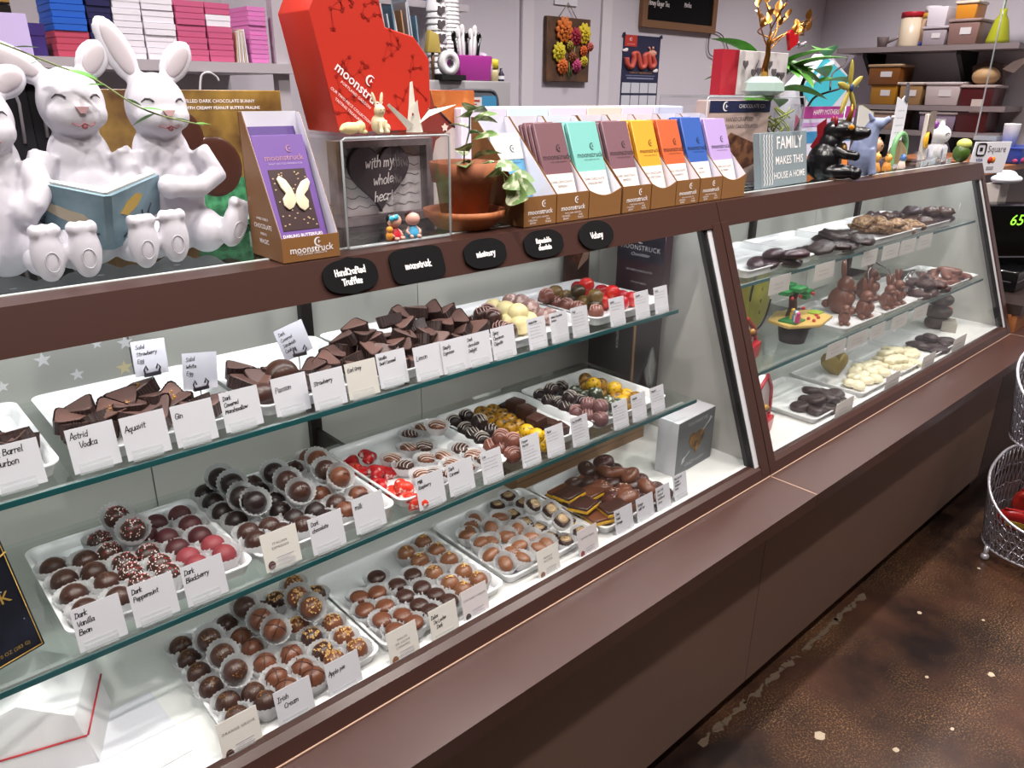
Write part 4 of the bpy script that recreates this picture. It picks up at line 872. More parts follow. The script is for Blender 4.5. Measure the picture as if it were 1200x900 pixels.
for nm, pts, lab, ms, g, base, r3, sc_, pw in (
    ('oval_chocolate', T1_OVAL, 'large dark oval chocolate on the first far top-shelf tray', [choc('violet_dark', '#34232a')], 'dark ovals on the far top shelf', FS+.004, (.042, .03, .014), 1, 1),
    ('bark_piece', T2_BARK, 'flat jagged dark bark piece on the far top shelf', [BLKC, choc('bark', '#2b2120', .4)], 'dark bark pieces', FS+.004, (.05, .034, .01), 1, .75),
    ('nut_cluster', T3_NUT, 'lumpy tan nut cluster on the far top shelf', [NUTC], 'nut clusters', FS+.004, (.038, .03, .014), 1, 1.05),
    ('dark_cluster', T4_DARK, 'purplish dark cluster on the last far top-shelf tray', [choc('violet_dark', '#34232a'), DKC], 'purplish clusters', FS+.004, (.036, .03, .016), 1, 1),
    ('rough_cluster', B3_NUT, 'rough dark nut cluster beside the wrapped bunny', [choc('rough_dark', '#3c2827', .5, noise=('#6d4a46', 90, .5, .7))], 'rough dark clusters', FL+.004, (.03, .024, .014), 1, 1),
    ('milk_bar', B4_BAR, 'rounded milk chocolate bar on the far right tray', [PINKC], 'milk bars', FL+.004, (.045, .02, .012), 1, .8),
    ('puck_chocolate', P_PUCK, 'dark round puck chocolate on the far case floor', [choc('puck', '#2f201e', .45)], 'dark pucks', DB, (.026, .026, .011), 1, 0),
    ('ivory_oval', P_OVALW, 'ivory oval chocolate on the far case floor', [IVORY], 'ivory ovals', DB, (.026, .02, .013), 1, .95),
    ('dark_oval', P_DOVAL, 'ridged dark oval at the right of the ivory flowers', [choc('ridged', '#332326', .45)], 'ridged dark ovals', DB, (.034, .024, .012), 1, 1)):
    R = random.Random(nm); me = []
    for v in range(3):
        mb = MB().ball((0, 0, r3[2]), r3, 14, 8, p=pw) if pw else MB().lathe([(.022, 0), (.027, .004), (.0275, .014), (.023, .019), (.012, .0185), (0, .0165)], 18); RR = random.Random(nm+str(v)); j = .18 if 'clus' in nm or 'bark' in nm else .03
        mb.v = [(x*(1+RR.uniform(-j, j)), y*(1+RR.uniform(-j, j)), z*(1+RR.uniform(-j, j))) for x, y, z in mb.v]; me.append(mb.mesh('chocolate'))
    for i, p in enumerate(pts):
        solo(nm, lab, 'chocolate', me[i % 3], ms[i % len(ms)], (p[0]/1000, p[1]/1000, base+(r3[2]*1.7 if p[3] else 0)), (R.uniform(-.1, .25), R.uniform(-.2, .2), R.uniform(0, 6.3)), g)
# ivory flower chocolates
mb = MB(); n = 24
for k, (f, z) in enumerate(((1, 0), (1, .013), (.9, .0165), (.5, .0175), (.0, .018))):
    mb.v += [(.024*f*(1+.2*cos(6*2*pi*i/n))*cos(2*pi*i/n), .024*f*(1+.2*cos(6*2*pi*i/n))*sin(2*pi*i/n), z) for i in range(n)]
for k in range(4):
    for i in range(n): mb.f.append((k*n+i, k*n+(i+1) % n, (k+1)*n+(i+1) % n, (k+1)*n+i)); mb.sm.append(True)
mb.f.append(tuple(range(n-1, -1, -1))); mb.sm.append(False)
FLW = mb.mesh('chocolate'); R_ = random.Random(6)
for p in P_FLOWER: solo('ivory_flower', 'ivory flower-shaped chocolate on the far case floor', 'chocolate', FLW, IVORY, (p[0]/1000, p[1]/1000, DB+(.0175 if p[3] else 0)), (R_.uniform(-.1, .2), R_.uniform(-.1, .1), R_.uniform(0, 6)), 'ivory flowers')
hb = heart_mesh(.05, .03)
solo('gold_heart_box', 'matte gold heart standing behind the ivory ovals', 'heart', hb, mat('gold_matte', '#8d7a3e', .45, .3), (2.31, 1.0, DB+.03), (radians(78), 0, radians(-25)))
# chocolate bunnies
def bunny_mesh(h=.12):
    s = h/.12; mb = MB()
    mb.ball((0, 0, .03*s), (.024*s, .028*s, .032*s)); mb.ball((0, -.006*s, .066*s), (.0185*s, .019*s, .02*s)); mb.ball((0, -.02*s, .062*s), (.01*s, .01*s, .008*s), 12, 8)
    for q in (-1, 1):
        mb.ball((0, 0, 0), (.007*s, .005*s, .024*s), 12, 8, Matrix.Translation((q*.008*s, .003*s, .1*s)) @ Euler((radians(-8), radians(10*q), 0)).to_matrix().to_4x4())
        mb.ball((q*.014*s, -.02*s, .008*s), (.009*s, .018*s, .008*s), 12, 8); mb.ball((q*.013*s, -.02*s, .035*s), (.007*s, .01*s, .014*s), 12, 8)
    mb.ball((0, .03*s, .018*s), .01*s, 10, 8)
    return mb.mesh('bunny')
BUNM = choc('bunny', '#6f4638', .35)
for (x, y, h, rz, lab) in ((2.33, 1.02, .165, .3, 'tallest milk chocolate bunny with upright ears'), (2.215, .95, .085, -.9, 'smallest chocolate bunny at the tray corner, leaning away'), (2.335, .945, .12, -.7, 'medium chocolate bunny beside the tallest one'), (2.56, 1.04, .15, .2, 'chocolate bunny at the back under the clear wrapper'), (2.5, .945, .11, -.6, 'chocolate bunny at the front of the wrapper tray'), (2.575, .95, .115, -.3, 'chocolate bunny facing right by the dark clusters')):
    t = thing('chocolate_bunny', lab, 'chocolate bunny', (x, y, FL+.004), rz)
    part('body', bunny_mesh(h), BUNM, t); part('ribbon_mark', MB().ball((0, -.024*h/.12, .066*h/.12), (.0025, .002, .0025), 8, 6), DKC, t)
part('wrapper_fold', MB().tube([(2.4, .96, FL+.02), (2.45, 1.0, FL+.12), (2.53, 1.02, FL+.14), (2.58, .99, FL+.11), (2.6, .95, FL+.03)], .003, 6), glass('cellophane', (.95, .95, .95), 1, .08, 1.5, .15), solo('cellophane_bag', 'clear cellophane wrapper arched over the middle bunnies', 'wrapper', subdiv(MB().prism([(2.62, 0.03), (2.8, .03), (2.86, .075), (2.7, .09)], .95, .99), 0), glass('cellophane', (.95, .95, .95), 1, .08, 1.5, .15), (0, 0, FL)), (0, 0, -FL))
# printed cards hanging from the shelf edges
def hang_card(x, y, z, w=.105, h=.045, lab='', yaw=0):
    t = thing('hanging_card', 'white printed card '+lab, 'card', (x, y, z), yaw)
    part('card', MB().box(0, w, -.0006, 0, 0, h), mat('grey_white_card', '#cfcdca', .6), t)
    R = random.Random(lab); mb = MB()
    for k in range(2): scribble(mb, w*.25, w*.75-R.uniform(0, .012), h*.5-k*.011, .005, .0008, R)
    part('small_print', mb, GREYINK, t, (0, -.0009, 0))
names_ = ('below the dark ovals, leftmost on the far top shelf', 'below the bark shards', 'below the nut clusters, left one', 'below the nut clusters, right one', 'below the purplish clusters, left one', 'below the purplish clusters, right one')
for (x, w), lab in zip(((1.765, .105), (2.0, .115), (2.295, .1), (2.43, .125), (2.565, .12), (2.71, .115)), names_): hang_card(x, .960, 1.068, w, .047, lab)
names_ = ('left of the bunny tray edge', 'below the tallest bunny', 'below the small bunny tray corner', 'below the wrapped bunny', 'below the rough clusters')
for (x, w), lab in zip(((2.0, .11), (2.125, .13), (2.275, .1), (2.425, .12), (2.59, .12)), names_): hang_card(x, .8895, .859, w, .044, lab)
hang_card(3.09, .98, FS+.001, .13, .06, 'standing past the last far top-shelf tray', .3)
hang_card(1.935, .81, DK+.001, .105, .052, 'standing in front of the dark pucks'); hang_card(2.255, .812, DK+.001, .1, .052, 'standing in front of the ivory ovals'); hang_card(2.53, .812, DK+.001, .105, .052, 'standing in front of the ivory flowers'); hang_card(2.8, .814, DK+.001, .12, .055, 'standing in front of the ridged dark ovals')
# toys and bags at the left end of the far case
ch = thing('yellow_bunny', 'small glossy yellow bunny at the left end of the far top shelf', 'figurine', (1.64, 1.0, FS)); part('body', bunny_mesh(.062), mat('yellow_candy', '#d9a514', .25), ch); part('eye', MB().ball((-.004, -.0195, .036), .0012, 8, 6).ball((.004, -.0195, .036), .0012, 8, 6), INK, ch)
bg = thing('red_candy_bag', 'red paper bag standing behind the yellow bunny', 'bag', (1.78, 1.13, FL), .1)
part('bag_body', bev(MB().prism([(-.06, 0), (.06, 0), (.075, .05), (.075, .19), (-.075, .19), (-.075, .05)], 0, .05), .008, 2), mat('red_bag', '#a8152b', .4), bg); part('bag_fold', MB().box(-.075, .075, -.001, .001, .172, .176), mat('red_bag_dark', '#7d0e20', .5), bg)
bg = thing('green_candy_bag', 'rounded yellow-green bag with drawn buttons and dark outlines', 'bag', (1.985, 1.10, FL), .15)
op = [(.085*cos(a)*(1.0), .1+.1*sin(a)) for a in [2*pi*i/24 for i in range(24)]]
part('bag_body', bev(MB().prism(op, 0, .045), .012, 3), mat('green_bag', '#a9a53a', .45, noise=('#8a8a2c', 14, .4, .7)), bg)
part('outline', MB().tube([(x*.97, -.0005, z) for x, z in op[4:13]], .003, 5).tube([(x*.97, -.0005, z) for x, z in op[16:27-2]], .003, 5), INK, bg)
for z in (.05, .085, .12): part('button', MB().ball((.0, -.001, z), (.006, .002, .006), 10, 6), mat('button_brown', '#8c6b2a', .5), bg)
t = thing('brick_tree_toy', 'small toy brick tree on a tan plate with red apples', 'toy', (1.975, .975, FL), .06)
TB = mat('tan_brick', '#d3b266', .35); GB = mat('green_brick', '#1f7a3c', .35); RB = mat('red_brick', '#b3242a', .3); BB = mat('brown_brick', '#4b2f22', .4)
part('base_plate', bev(MB().prism([(-.1, -.02), (-.02, -.075), (.09, -.06), (.11, .01), (.02, .075), (-.08, .05)], .055, .064, 'z'), .001, 1), TB, t)
part('base_stand', MB().lathe([(.035, 0), (.045, .055)], 14), BLACK, t, (-.02, .0, 0))
tr = part('trunk', MB().tube([(0, .02, .06), (.004, .02, .09), (-.004, .02, .115), (.0, .02, .135)], [.018, .012, .011, .014], 8), BB, t)
lf = MB()
for x, y, z, s in ((-.05, .02, .14, .02), (-.02, .0, .148, .022), (.02, .02, .14, .024), (.05, .01, .128, .022), (.0, .04, .15, .02), (.03, .0, .118, .012)): lf.box(x-s, x+s, y-s*.7, y+s*.7, z-.005, z+.005)
part('foliage', lf, GB, t); part('grass_patch', MB().box(-.08, -.02, -.03, .02, .064, .069), GB, t); part('lime_patch', MB().box(.06, .1, -.03, .0, .064, .068), mat('lime_brick', '#8fae2a', .35), t)
for x, y, z in ((-.03, -.01, .131), (.075, .0, .128), (.03, -.02, .131), (-.055, .0, .128), (.0, -.03, .067), (.03, -.045, .067), (-.01, -.05, .067), (.05, -.03, .067), (-.045, -.03, .105)): part('apple', MB().ball((x, y, z), .0052, 8, 6), RB, t)
for x, c in ((-.07, '#c23a7c'), (-.055, '#3d78b4'), (-.042, '#d8b02c'), (-.062, '#e3dfe4')):
    part('toy_figure', MB().box(-.006, .006, -.005, .005, 0, .018).ball((0, 0, .024), .006, 8, 6), mat('toy_'+c, c, .35), t, (x, -.02+(x+.06), .069))
solo('navy_gift_box', 'small navy box behind the brick tree toy', 'box', bev(MB().box(-.04, .04, -.03, .03, 0, .05), .002, 1), mat('navy_box', '#1d2542', .4), (2.09, 1.02, FL+.0), .1)
for i, (x, y, z, lab) in enumerate(((1.70, .945, FL, 'red and clear candy bag at the left end of the far lower shelf'), (1.70, .88, DK, 'red-rimmed clear bag of chocolates on the far case floor'))):
    t = thing('candy_bag', lab, 'bag', (x, y, z), .25)
    op = [(-.07, 0), (.06, 0), (.085, .05), (.07, .12), (.02, .165), (-.07, .14)] if i else [(-.07, 0), (.06, 0), (.08, .03), (.06, .075), (-.02, .12), (-.07, .12)]
    part('back_card', bev(MB().prism(op, .02, .04), .004, 2), mat('bag_silver', '#c9c2c4', .3), t)
    part('red_rim', MB().tube([(a, .018, b_) for a, b_ in op[1:6]], .005, 6), mat('bag_red', '#b01a28', .3), t)
    part('red_base', bev(MB().prism([(-.07, 0), (.06, 0), (.078, .04), (-.07, .045)], .0, .02), .005, 2), mat('bag_red', '#b01a28', .3), t)
    for k in range(5): part('wrapped_sweet', MB().ball((-.045+.022*k, .014, .065+.012*(k % 2)), (.012, .008, .008), 10, 6), [mat('sweet_brown', '#5b3128', .3), mat('sweet_gold', '#b98a3a', .3)][k % 2], t)
t = thing('bread_stack', 'stack of dark round cakes wrapped with an orange band at the far right end', 'cake', (3.12, .985, DK), .2)
for k, (r, z) in enumerate(((.045, .02), (.055, .06), (.05, .105))): part('dark_cake', MB().ball((0, 0, z), (r, r*.9, .025), 18, 10, p=.9), choc('cake', '#2c211d', .6, noise=('#5b4a3a', 60, .5, .7)), t, (.01*k, 0, 0))
part('orange_tag', MB().ball((.055, -.03, .06), (.018, .014, .014), 10, 8), mat('orange_tag', '#d0562a', .4), t)
t = thing('folded_card_pack', 'pack of folded grey cards leaning on the dark cakes', 'card', (3.09, .9, DK), .25)
for k in range(4): part('folded_card', MB().prism([(0, 0), (.028, 0), (.02, .035), (.006, .035)], 0, .05), mat('grey_card_fold', '#a39c92', .6), t, (k*.022, k*.004, 0))
# ------------------------------------------------------------------ on top of the counter
TZ = 1.3163
def blobmesh(mb, voxel=.004, smooth=6, name='body', dec=None):
    """fuse overlapping solids into one continuous surface"""
    me = mb.mesh(name); o = bpy.data.objects.new('tmp', me); COL.objects.link(o)
    m = o.modifiers.new('r', 'REMESH'); m.mode = 'VOXEL'; m.voxel_size = voxel; m.use_smooth_shade = True
    s = o.modifiers.new('s', 'SMOOTH'); s.iterations = smooth; s.factor = .5
    if dec:
        d = o.modifiers.new('d', 'DECIMATE'); d.ratio = dec
    r = bpy.data.meshes.new_from_object(o.evaluated_get(bpy.context.evaluated_depsgraph_get()))
    bpy.data.objects.remove(o); r.name = name
    for p in r.polygons: p.use_smooth = True
    return r
def MT(x, y, z, rx=0, ry=0, rz=0): return Matrix.Translation((x, y, z)) @ Euler((radians(rx), radians(ry), radians(rz))).to_matrix().to_4x4()
RESIN = mat('white_resin', '#cdcbd4', .45, bump=(260, .08)); PINKR = mat('nose_pink', '#c9a0a4', .5); LINE = mat('grey_line', '#4a454c', .5); SOLE = mat('resin_groove', '#b4b2ba', .6)
st = thing('rabbit_figurine', 'white resin figurine of three seated rabbits reading an open blue book', 'figurine', (.29, 1.19, TZ))
def ear(mb, x, z, L, tilt, turn, wd=.021):
    m = MT(x, .006, z, -8, tilt, turn)
    mb.ball((0, 0, L*.5), (wd, .0085, L*.56), 14, 10, m)
def rabbit(dx, dy, ears, arms, feet, hy=0):
    mb = MB()
    mb.ball((0, .008, .085), (.054, .046, .088), 20, 14); mb.ball((0, .002, .145), (.04, .034, .045), 16, 12)
    mb.ball((0, -.004, .214+hy), (.041, .042, .046), 20, 14, MT(0, 0, 0)); mb.ball((0, -.03, .2+hy), (.031, .021, .024), 16, 10); mb.ball((.018, -.022, .202+hy), (.02, .022, .02), 12, 8); mb.ball((-.018, -.022, .202+hy), (.02, .022, .02), 12, 8)
    for q in (-1, 1): mb.ball((q*.038, -.02, .035), (.028, .045, .034), 14, 10)
    for x, z, L, tilt, turn in ears: ear(mb, x, z+hy, L, tilt, turn)
    for pts in arms: mb.tube(pts, [.019, .017, .015, .0145], 10); mb.ball(pts[-1], (.0165, .016, .0175), 12, 8)
    for x, y, z, rz, ry in feet:
        m = MT(x, y, z, 0, ry, rz); mb.ball((0, 0, 0), (.0205, .014, .036), 14, 10, m); mb.ball((0, .03, -.012), (.02, .03, .02), 12, 8, m)
        for k in (-1, 0, 1): mb.ball((k*.0115, -.002, .03), (.0078, .011, .0095), 10, 8, m)
    b = part('rabbit', blobmesh(mb, .0034, 4, 'rabbit'), RESIN, st, (dx, dy, 0))
    part('nose', MB().prism([(-.008, .004), (.008, .004), (.003, -.004), (-.003, -.004)], -.003, .003, mtx=MT(0, -.052, .207+hy)), PINKR, b)
    mo = MB().tube([(-.014, -.046, .191+hy), (-.007, -.0515, .187+hy), (0, -.0525, .191+hy), (.007, -.0515, .187+hy), (.014, -.046, .191+hy)], .0009, 5)
    part('mouth', mo, mat('mouth_pink', '#9c6066', .5), b); part('lip', MB().ball((0, -.05, .187+hy), (.004, .003, .004), 8, 6), mat('mouth_pink', '#9c6066', .5), b)
    for q in (-1, 1):
        part('eye_line', MB().tube([(q*.028, -.032, .221+hy), (q*.024, -.0365, .2255+hy), (q*.019, -.0405, .2255+hy), (q*.015, -.043, .222+hy)], .0011, 5), LINE, b)
    for x, z, L, tilt, turn in ears:
        part('inner_ear', MB().ball((0, -.0055, L*.5), (.0125, .0042, L*.42), 14, 10, MT(x, .006, z+hy, -8, tilt, turn)), mat('inner_ear', '#b9b0b6', .55), b)
    for x, y, z, rz, ry in feet:
        m = MT(x, y, z, 0, ry, rz)
        part('foot_pad', MB().tube([m @ Vector((.0085*cos(a*pi/8), -.0135, -.008+.0125*sin(a*pi/8))) for a in range(16)], .0008, 4, closed=True), SOLE, b)
    return b
rabbit(0, 0, ((-.022, .245, .085, -62, 0), (.024, .248, .052, 34, 0)), (((-.045, -.01, .15), (-.06, -.02, .125), (-.062, -.024, .11), (-.058, -.026, .1)), ((.045, -.01, .15), (.055, -.02, .13), (.052, -.026, .115), (.046, -.03, .105))), ((-.08, -.09, .036, 6, 0), (-.037, -.092, .036, 0, 0)))
rabbit(.108, 0, ((-.02, .248, .085, -22, 0), (.022, .25, .062, 38, 0)), (((.046, -.008, .15), (.066, -.02, .112), (.03, -.045, .1), (-.016, -.058, .105)), ((-.045, -.01, .15), (-.05, -.018, .125), (-.045, -.02, .115), (-.035, -.02, .11))), ((-.072, -.09, .038, 4, 0), (-.03, -.088, .04, 0, 0), (.07, -.06, .045, 14, 24)), -.005)
rabbit(-.112, -.012, ((-.024, .25, .07, -20, 0), (.02, .248, .05, 62, 0)), (((.044, -.012, .14), (.048, -.035, .11), (.036, -.045, .095), (.026, -.04, .085)), ((-.044, -.012, .14), (-.056, -.04, .1), (-.05, -.06, .08), (-.04, -.065, .07))), ((-.09, -.07, .034, 0, 0), (-.045, -.075, .034, 0, 0)), -.02)
# book, spine toward the viewer
bk = part('book', MB().prism([(-.088, -.034), (-.087, -.0375), (-.006, -.1025), (.004, -.1025), (.083, -.0505), (.082, -.047), (.002, -.098), (-.003, -.098)], .046, .124, 'z', mtx=Matrix.Translation((.0, 0, 0)) @ Euler((radians(20), 0, 0)).to_matrix().to_4x4()), mat('book_blue', '#7f98a4', .5, noise=('#5e7a86', 18, .4, .7)), st, (0, .04, .022))
tm = Euler((radians(20), 0, 0)).to_matrix().to_4x4()
part('pages', MB().prism([(-.084, -.031), (-.083, -.034), (-.004, -.0965), (.001, -.0965), (.079, -.047), (.078, -.044), (.03, -.062), (.0, -.08), (-.035, -.062)], .049, .1265, 'z', mtx=tm), mat('page_white', '#e4e6e6', .6), bk)
bp = MB(); n_ = Vector((.625, -.78, 0))
def cov(u, v, left=True):   # point on the outer cover
    a = Vector((-.0875, -.038, 0)); b_ = Vector((-.006, -.103, 0)); c_ = Vector((.004, -.103, 0)); d_ = Vector((.083, -.051, 0))
    p = a.lerp(b_, u) if left else c_.lerp(d_, u); return tm @ (p+Vector((0, -.0006, .046+.078*v)))
def coverpatch(pts, left, m, nm):
    vs = [cov(u, v, left) for u, v in pts]; c = sum(vs, Vector())/len(vs); N = len(vs); off = Vector((0, .002, 0))
    part(nm, MB().add(vs+[v+off for v in vs], [tuple(range(N-1, -1, -1)), tuple(range(N, 2*N))]+[(i, (i+1) % N, (i+1) % N+N, i+N) for i in range(N)]), m, bk)
coverpatch([(.3, .55), (.36, .68), (.48, .66), (.6, .62), (.75, .6), (.84, .5), (.8, .38), (.6, .4), (.45, .46)], True, mat('book_cloud', '#b3a892', .6), 'cloud_print')
coverpatch([(.15, .62), (.3, .78), (.5, .86), (.62, .78), (.5, .62), (.3, .52)], False, mat('book_yellow', '#b99a4a', .6), 'leaf_print')
br = MB()
for q in (((.15, .18), (.35, .3)), ((.25, .24), (.28, .42)), ((.18, .2), (.14, .4)), ((.75, .15), (.92, .3)), ((.85, .24), (.84, .4))): br.tube([cov(*q[0]), cov(*q[1])], .0009, 4)
for q in (((.5, .2), (.75, .4)), ((.62, .3), (.6, .5)), ((.7, .36), (.8, .55)), ((.2, .15), (.4, .3))): br.tube([cov(*q[0], False), cov(*q[1], False)], .0009, 4)
part('branch_print', br, mat('book_branch', '#33343c', .6), bk)

# poster box behind the rabbits
b = thing('bunny_praline_box', 'brown and green printed box of peanut praline bunnies behind the rabbits', 'box', (.52, 1.38, TZ), 0)
part('box_body', bev(MB().box(-.16, .165, 0, .05, 0, .232), .001, 1), mat('praline_print', '#4f331f', .4, noise=('#a5853f', 11, .38, .68)), b)
part('grass_print', MB().prism([(-.02, .0), (.165, .0), (.165, .05), (.11, .075), (.06, .09), (.01, .075), (-.02, .06)], -.0008, 0), mat('grass_print', '#1f5a3a', .5, noise=('#4a9a68', 60, .4, .65)), b)
part('bunny_print', MB().ball((.028, 0, .105), (.05, .005, .052), 20, 10).ball((-.02, 0, .15), (.036, .004, .05), 16, 10), choc('bunny_print', '#46281f'), b)
ptext(b, 'PEANUT PRALINE FILLED DARK CHOCOLATE BUNNY', .0078, WHITEP, (.02, -.0012, .214), bold=.01); ptext(b, 'BUNNY FILLED WITH CREAMY PEANUT BUTTER PRALINE', .0072, WHITEP, (.03, -.0012, .203), bold=.02)
ptext(b, 'MINI', .04, mat('pale_green_print', '#bcd6c4', .5), (.115, -.0012, .022), bold=.02)

# butterfly chocolate display
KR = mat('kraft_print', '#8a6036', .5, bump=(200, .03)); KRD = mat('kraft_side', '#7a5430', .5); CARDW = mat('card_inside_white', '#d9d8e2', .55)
def display_tray(name, label, x, y, w, d, fh, bh, cat='display box', rz=0, curved=False, logo=True, group=None):
    """open-front counter display: low front, sloping sides, tall back"""
    t = thing(name, label, cat, (x, y, TZ-.001), rz, group); th = .0012
    if curved: fr = [(0, 0), (w, 0), (w, fh)]+[(w-w*i/8, fh-.012*sin(pi*i/8)) for i in range(1, 8)]+[(0, fh)]
    else: fr = [(0, 0), (w, 0), (w, fh), (0, fh)]
    part('front_panel', MB().prism(fr, 0, th), KR, t)
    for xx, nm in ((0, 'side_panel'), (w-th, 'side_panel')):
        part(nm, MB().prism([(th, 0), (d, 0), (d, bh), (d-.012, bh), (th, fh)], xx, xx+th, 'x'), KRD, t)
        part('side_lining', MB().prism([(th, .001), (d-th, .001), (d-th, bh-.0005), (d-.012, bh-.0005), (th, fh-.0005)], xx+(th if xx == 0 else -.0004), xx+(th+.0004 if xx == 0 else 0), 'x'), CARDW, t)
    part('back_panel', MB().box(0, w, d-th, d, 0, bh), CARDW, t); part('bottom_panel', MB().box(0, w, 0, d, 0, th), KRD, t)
    if logo:
        part('emblem', crescent(.0065), WHITEP, t, (w*.62, -.0004, fh*.74))
        ptext(t, 'moonstruck', w*.155, WHITEP, (w*.5, -.0006, fh*.48), bold=.012); ptext(t, 'PORTLAND OREGON', w*.05, WHITEP, (w*.5, -.0006, fh*.3), space=1.1)
    return t
t = display_tray('butterfly_display', 'kraft display box holding purple butterfly chocolate bars, reading Where There Is Chocolate', .487, 1.02, .092, .1, .036, .205)
for i, s in enumerate(('WHERE THERE IS', 'CHOCOLATE', 'THERE IS', 'MAGIC')):
    part('side_lettering', text_mesh(s, .0095 if i % 2 else .005, bold=.01), WHITEP, t, (-.0005, .055, .058-i*.011), (0, 0, radians(-90)))
PUR = mat('purple_carton', '#6b4a94', .45); PURD = mat('purple_carton_dark', '#4d3277', .45)
lean = (radians(-21), 0, 0)
for k, (yy, zz, L) in enumerate(((.07, .01, .186), (.05, .008, .176))):
    bar = thing('chocolate_bar', 'front purple butterfly chocolate bar with a window' if k else 'second purple bar behind the butterfly chocolate', 'chocolate bar', (.4895, 1.02+yy-.038, TZ+zz), lean)
    part('carton', bev(MB().box(.002, .083, 0, .011, 0, L), .001, 1), PUR if k else PURD, bar)
    if k:
        part('window', MB().box(.014, .072, -.0008, 0, .035, .125), choc('window_choc', '#3c2a2c', .35), bar)
        cr = MB(); R_ = random.Random(5)
        for _ in range(34): a, c_ = R_.uniform(.017, .069), R_.uniform(.038, .122); cr.box(a, a+.0022, -.0016, -.0008, c_, c_+.0016)
        part('crumbs', cr, mat('crumb', '#c9ad88', .6), bar, kind='stuff')
        wing = [(.0, .0), (.004, .012), (.012, .024), (.022, .03), (.026, .024), (.021, .012), (.014, .004), (.02, -.004), (.019, -.014), (.012, -.02), (.005, -.016), (.0, -.008)]
        part('butterfly', bev(MB().prism(wing, -.004, -.0008, mtx=MT(.045, 0, .083, 0, 8)).prism([(-a, c_) for a, c_ in wing], -.004, -.0008, mtx=MT(.045, 0, .083, 0, 8)), .001, 2), mat('white_chocolate', '#e0d3b4', .4), bar)
        part('emblem', crescent(.005), mat('rose_print', '#a3788c', .4), bar, (.055, -.0006, .155)); ptext(bar, 'moonstruck', .0125, mat('rose_print', '#a3788c', .4), (.044, -.0006, .142), bold=.01); ptext(bar, 'WHAT ARE YOU WISHING FOR', .0038, mat('lilac_print', '#b7a3c8', .5), (.044, -.0006, .133))
        ptext(bar, 'DARLING BUTTERFLIES', .0062, WHITEP, (.043, -.0006, .027), bold=.015); ptext(bar, 'DARK CHOCOLATE', .0062, WHITEP, (.043, -.0006, .0185), bold=.015)

# acrylic riser with the heart frame
def acrylic_riser(label, x0, x1, y0, y1, z1, th=.006):
    t = thing('acrylic_riser', label, 'display riser', ((x0+x1)/2, y0, TZ)); o = (-(x0+x1)/2, -y0, -TZ)
    part('top_panel', MB().box(x0, x1, y0, y1, z1-th, z1), ACRYL, t, o); part('side_panel', MB().box(x0, x0+th, y0, y1, TZ, z1-th), ACRYL, t, o); part('side_panel', MB().box(x1-th, x1, y0, y1, TZ, z1-th), ACRYL, t, o)
    part('bottom_panel', MB().box(x0+th, x1-th, y0, y1, TZ, TZ+.004), ACRYL, t, o)
    e = MB().tube([(x0+th/2, y0, TZ+.003), (x0+th/2, y0, z1-th), (x0+th*1.6, y0, z1-th/2), (x1-th*1.6, y0, z1-th/2), (x1-th/2, y0, z1-th), (x1-th/2, y0, TZ+.003)], .002, 6)
    e.tube([(x0+th, y0, TZ+.002), (x1-th, y0, TZ+.002)], .002, 6)
    part('polished_edge', e, ACRYLE, t, o)
acrylic_riser('clear acrylic riser in front carrying the red faceted box', .607, .815, 1.047, 1.225, 1.486)
f = thing('heart_sign', 'grey wooden shadow frame with a dark heart reading With My Whole Heart', 'sign', (.812, 1.246, TZ))
FW = mat('weathered_wood', '#6a5f63', .6, noise=('#857a7c', 40, .4, .7))
for a in ((-.105, -.09, 0, .15), (.09, .105, 0, .15), (-.09, .09, 0, .015), (-.09, .09, .138, .15)): part('frame_side', MB().box(a[0], a[1], -.012, .02, a[2], a[3]), FW, f)
part('backing', MB().box(-.09, .09, .01, .016, .015, .138), mat('backing_paper', '#d8d3d5', .6), f)
vine = MB()
for r in range(6):
    vine.tube([(-.085+.0085*i, .0095, .03+.018*r+.003*sin(i*1.9)) for i in range(21)], .0006, 4)
part('vine_print', vine, GREYINK, f)
hp2 = [(.066*(sin(a)**3), .066*(13*cos(a)-5*cos(2*a)-2*cos(3*a)-cos(4*a))/16) for a in [2*pi*i/40 for i in range(40)]]
part('heart', bev(MB().prism([(x*1.0, z*1.02) for x, z in hp2], -.006, .004), .0015, 1), mat('dark_heart', '#4a4046', .6), f, (-.012, 0, .09))
for i, s in enumerate(('with my', 'whole', 'heart')):
    mb = hand_mesh([s], .018, .0021, 0, 0, slant=.22); w_ = max(v[0] for v in mb.v); part('lettering', mb, WHITEP, f, (-.012-w_/2+(.006 if i else 0), -.0066, .1-i*.03), (0, radians(-4), 0))
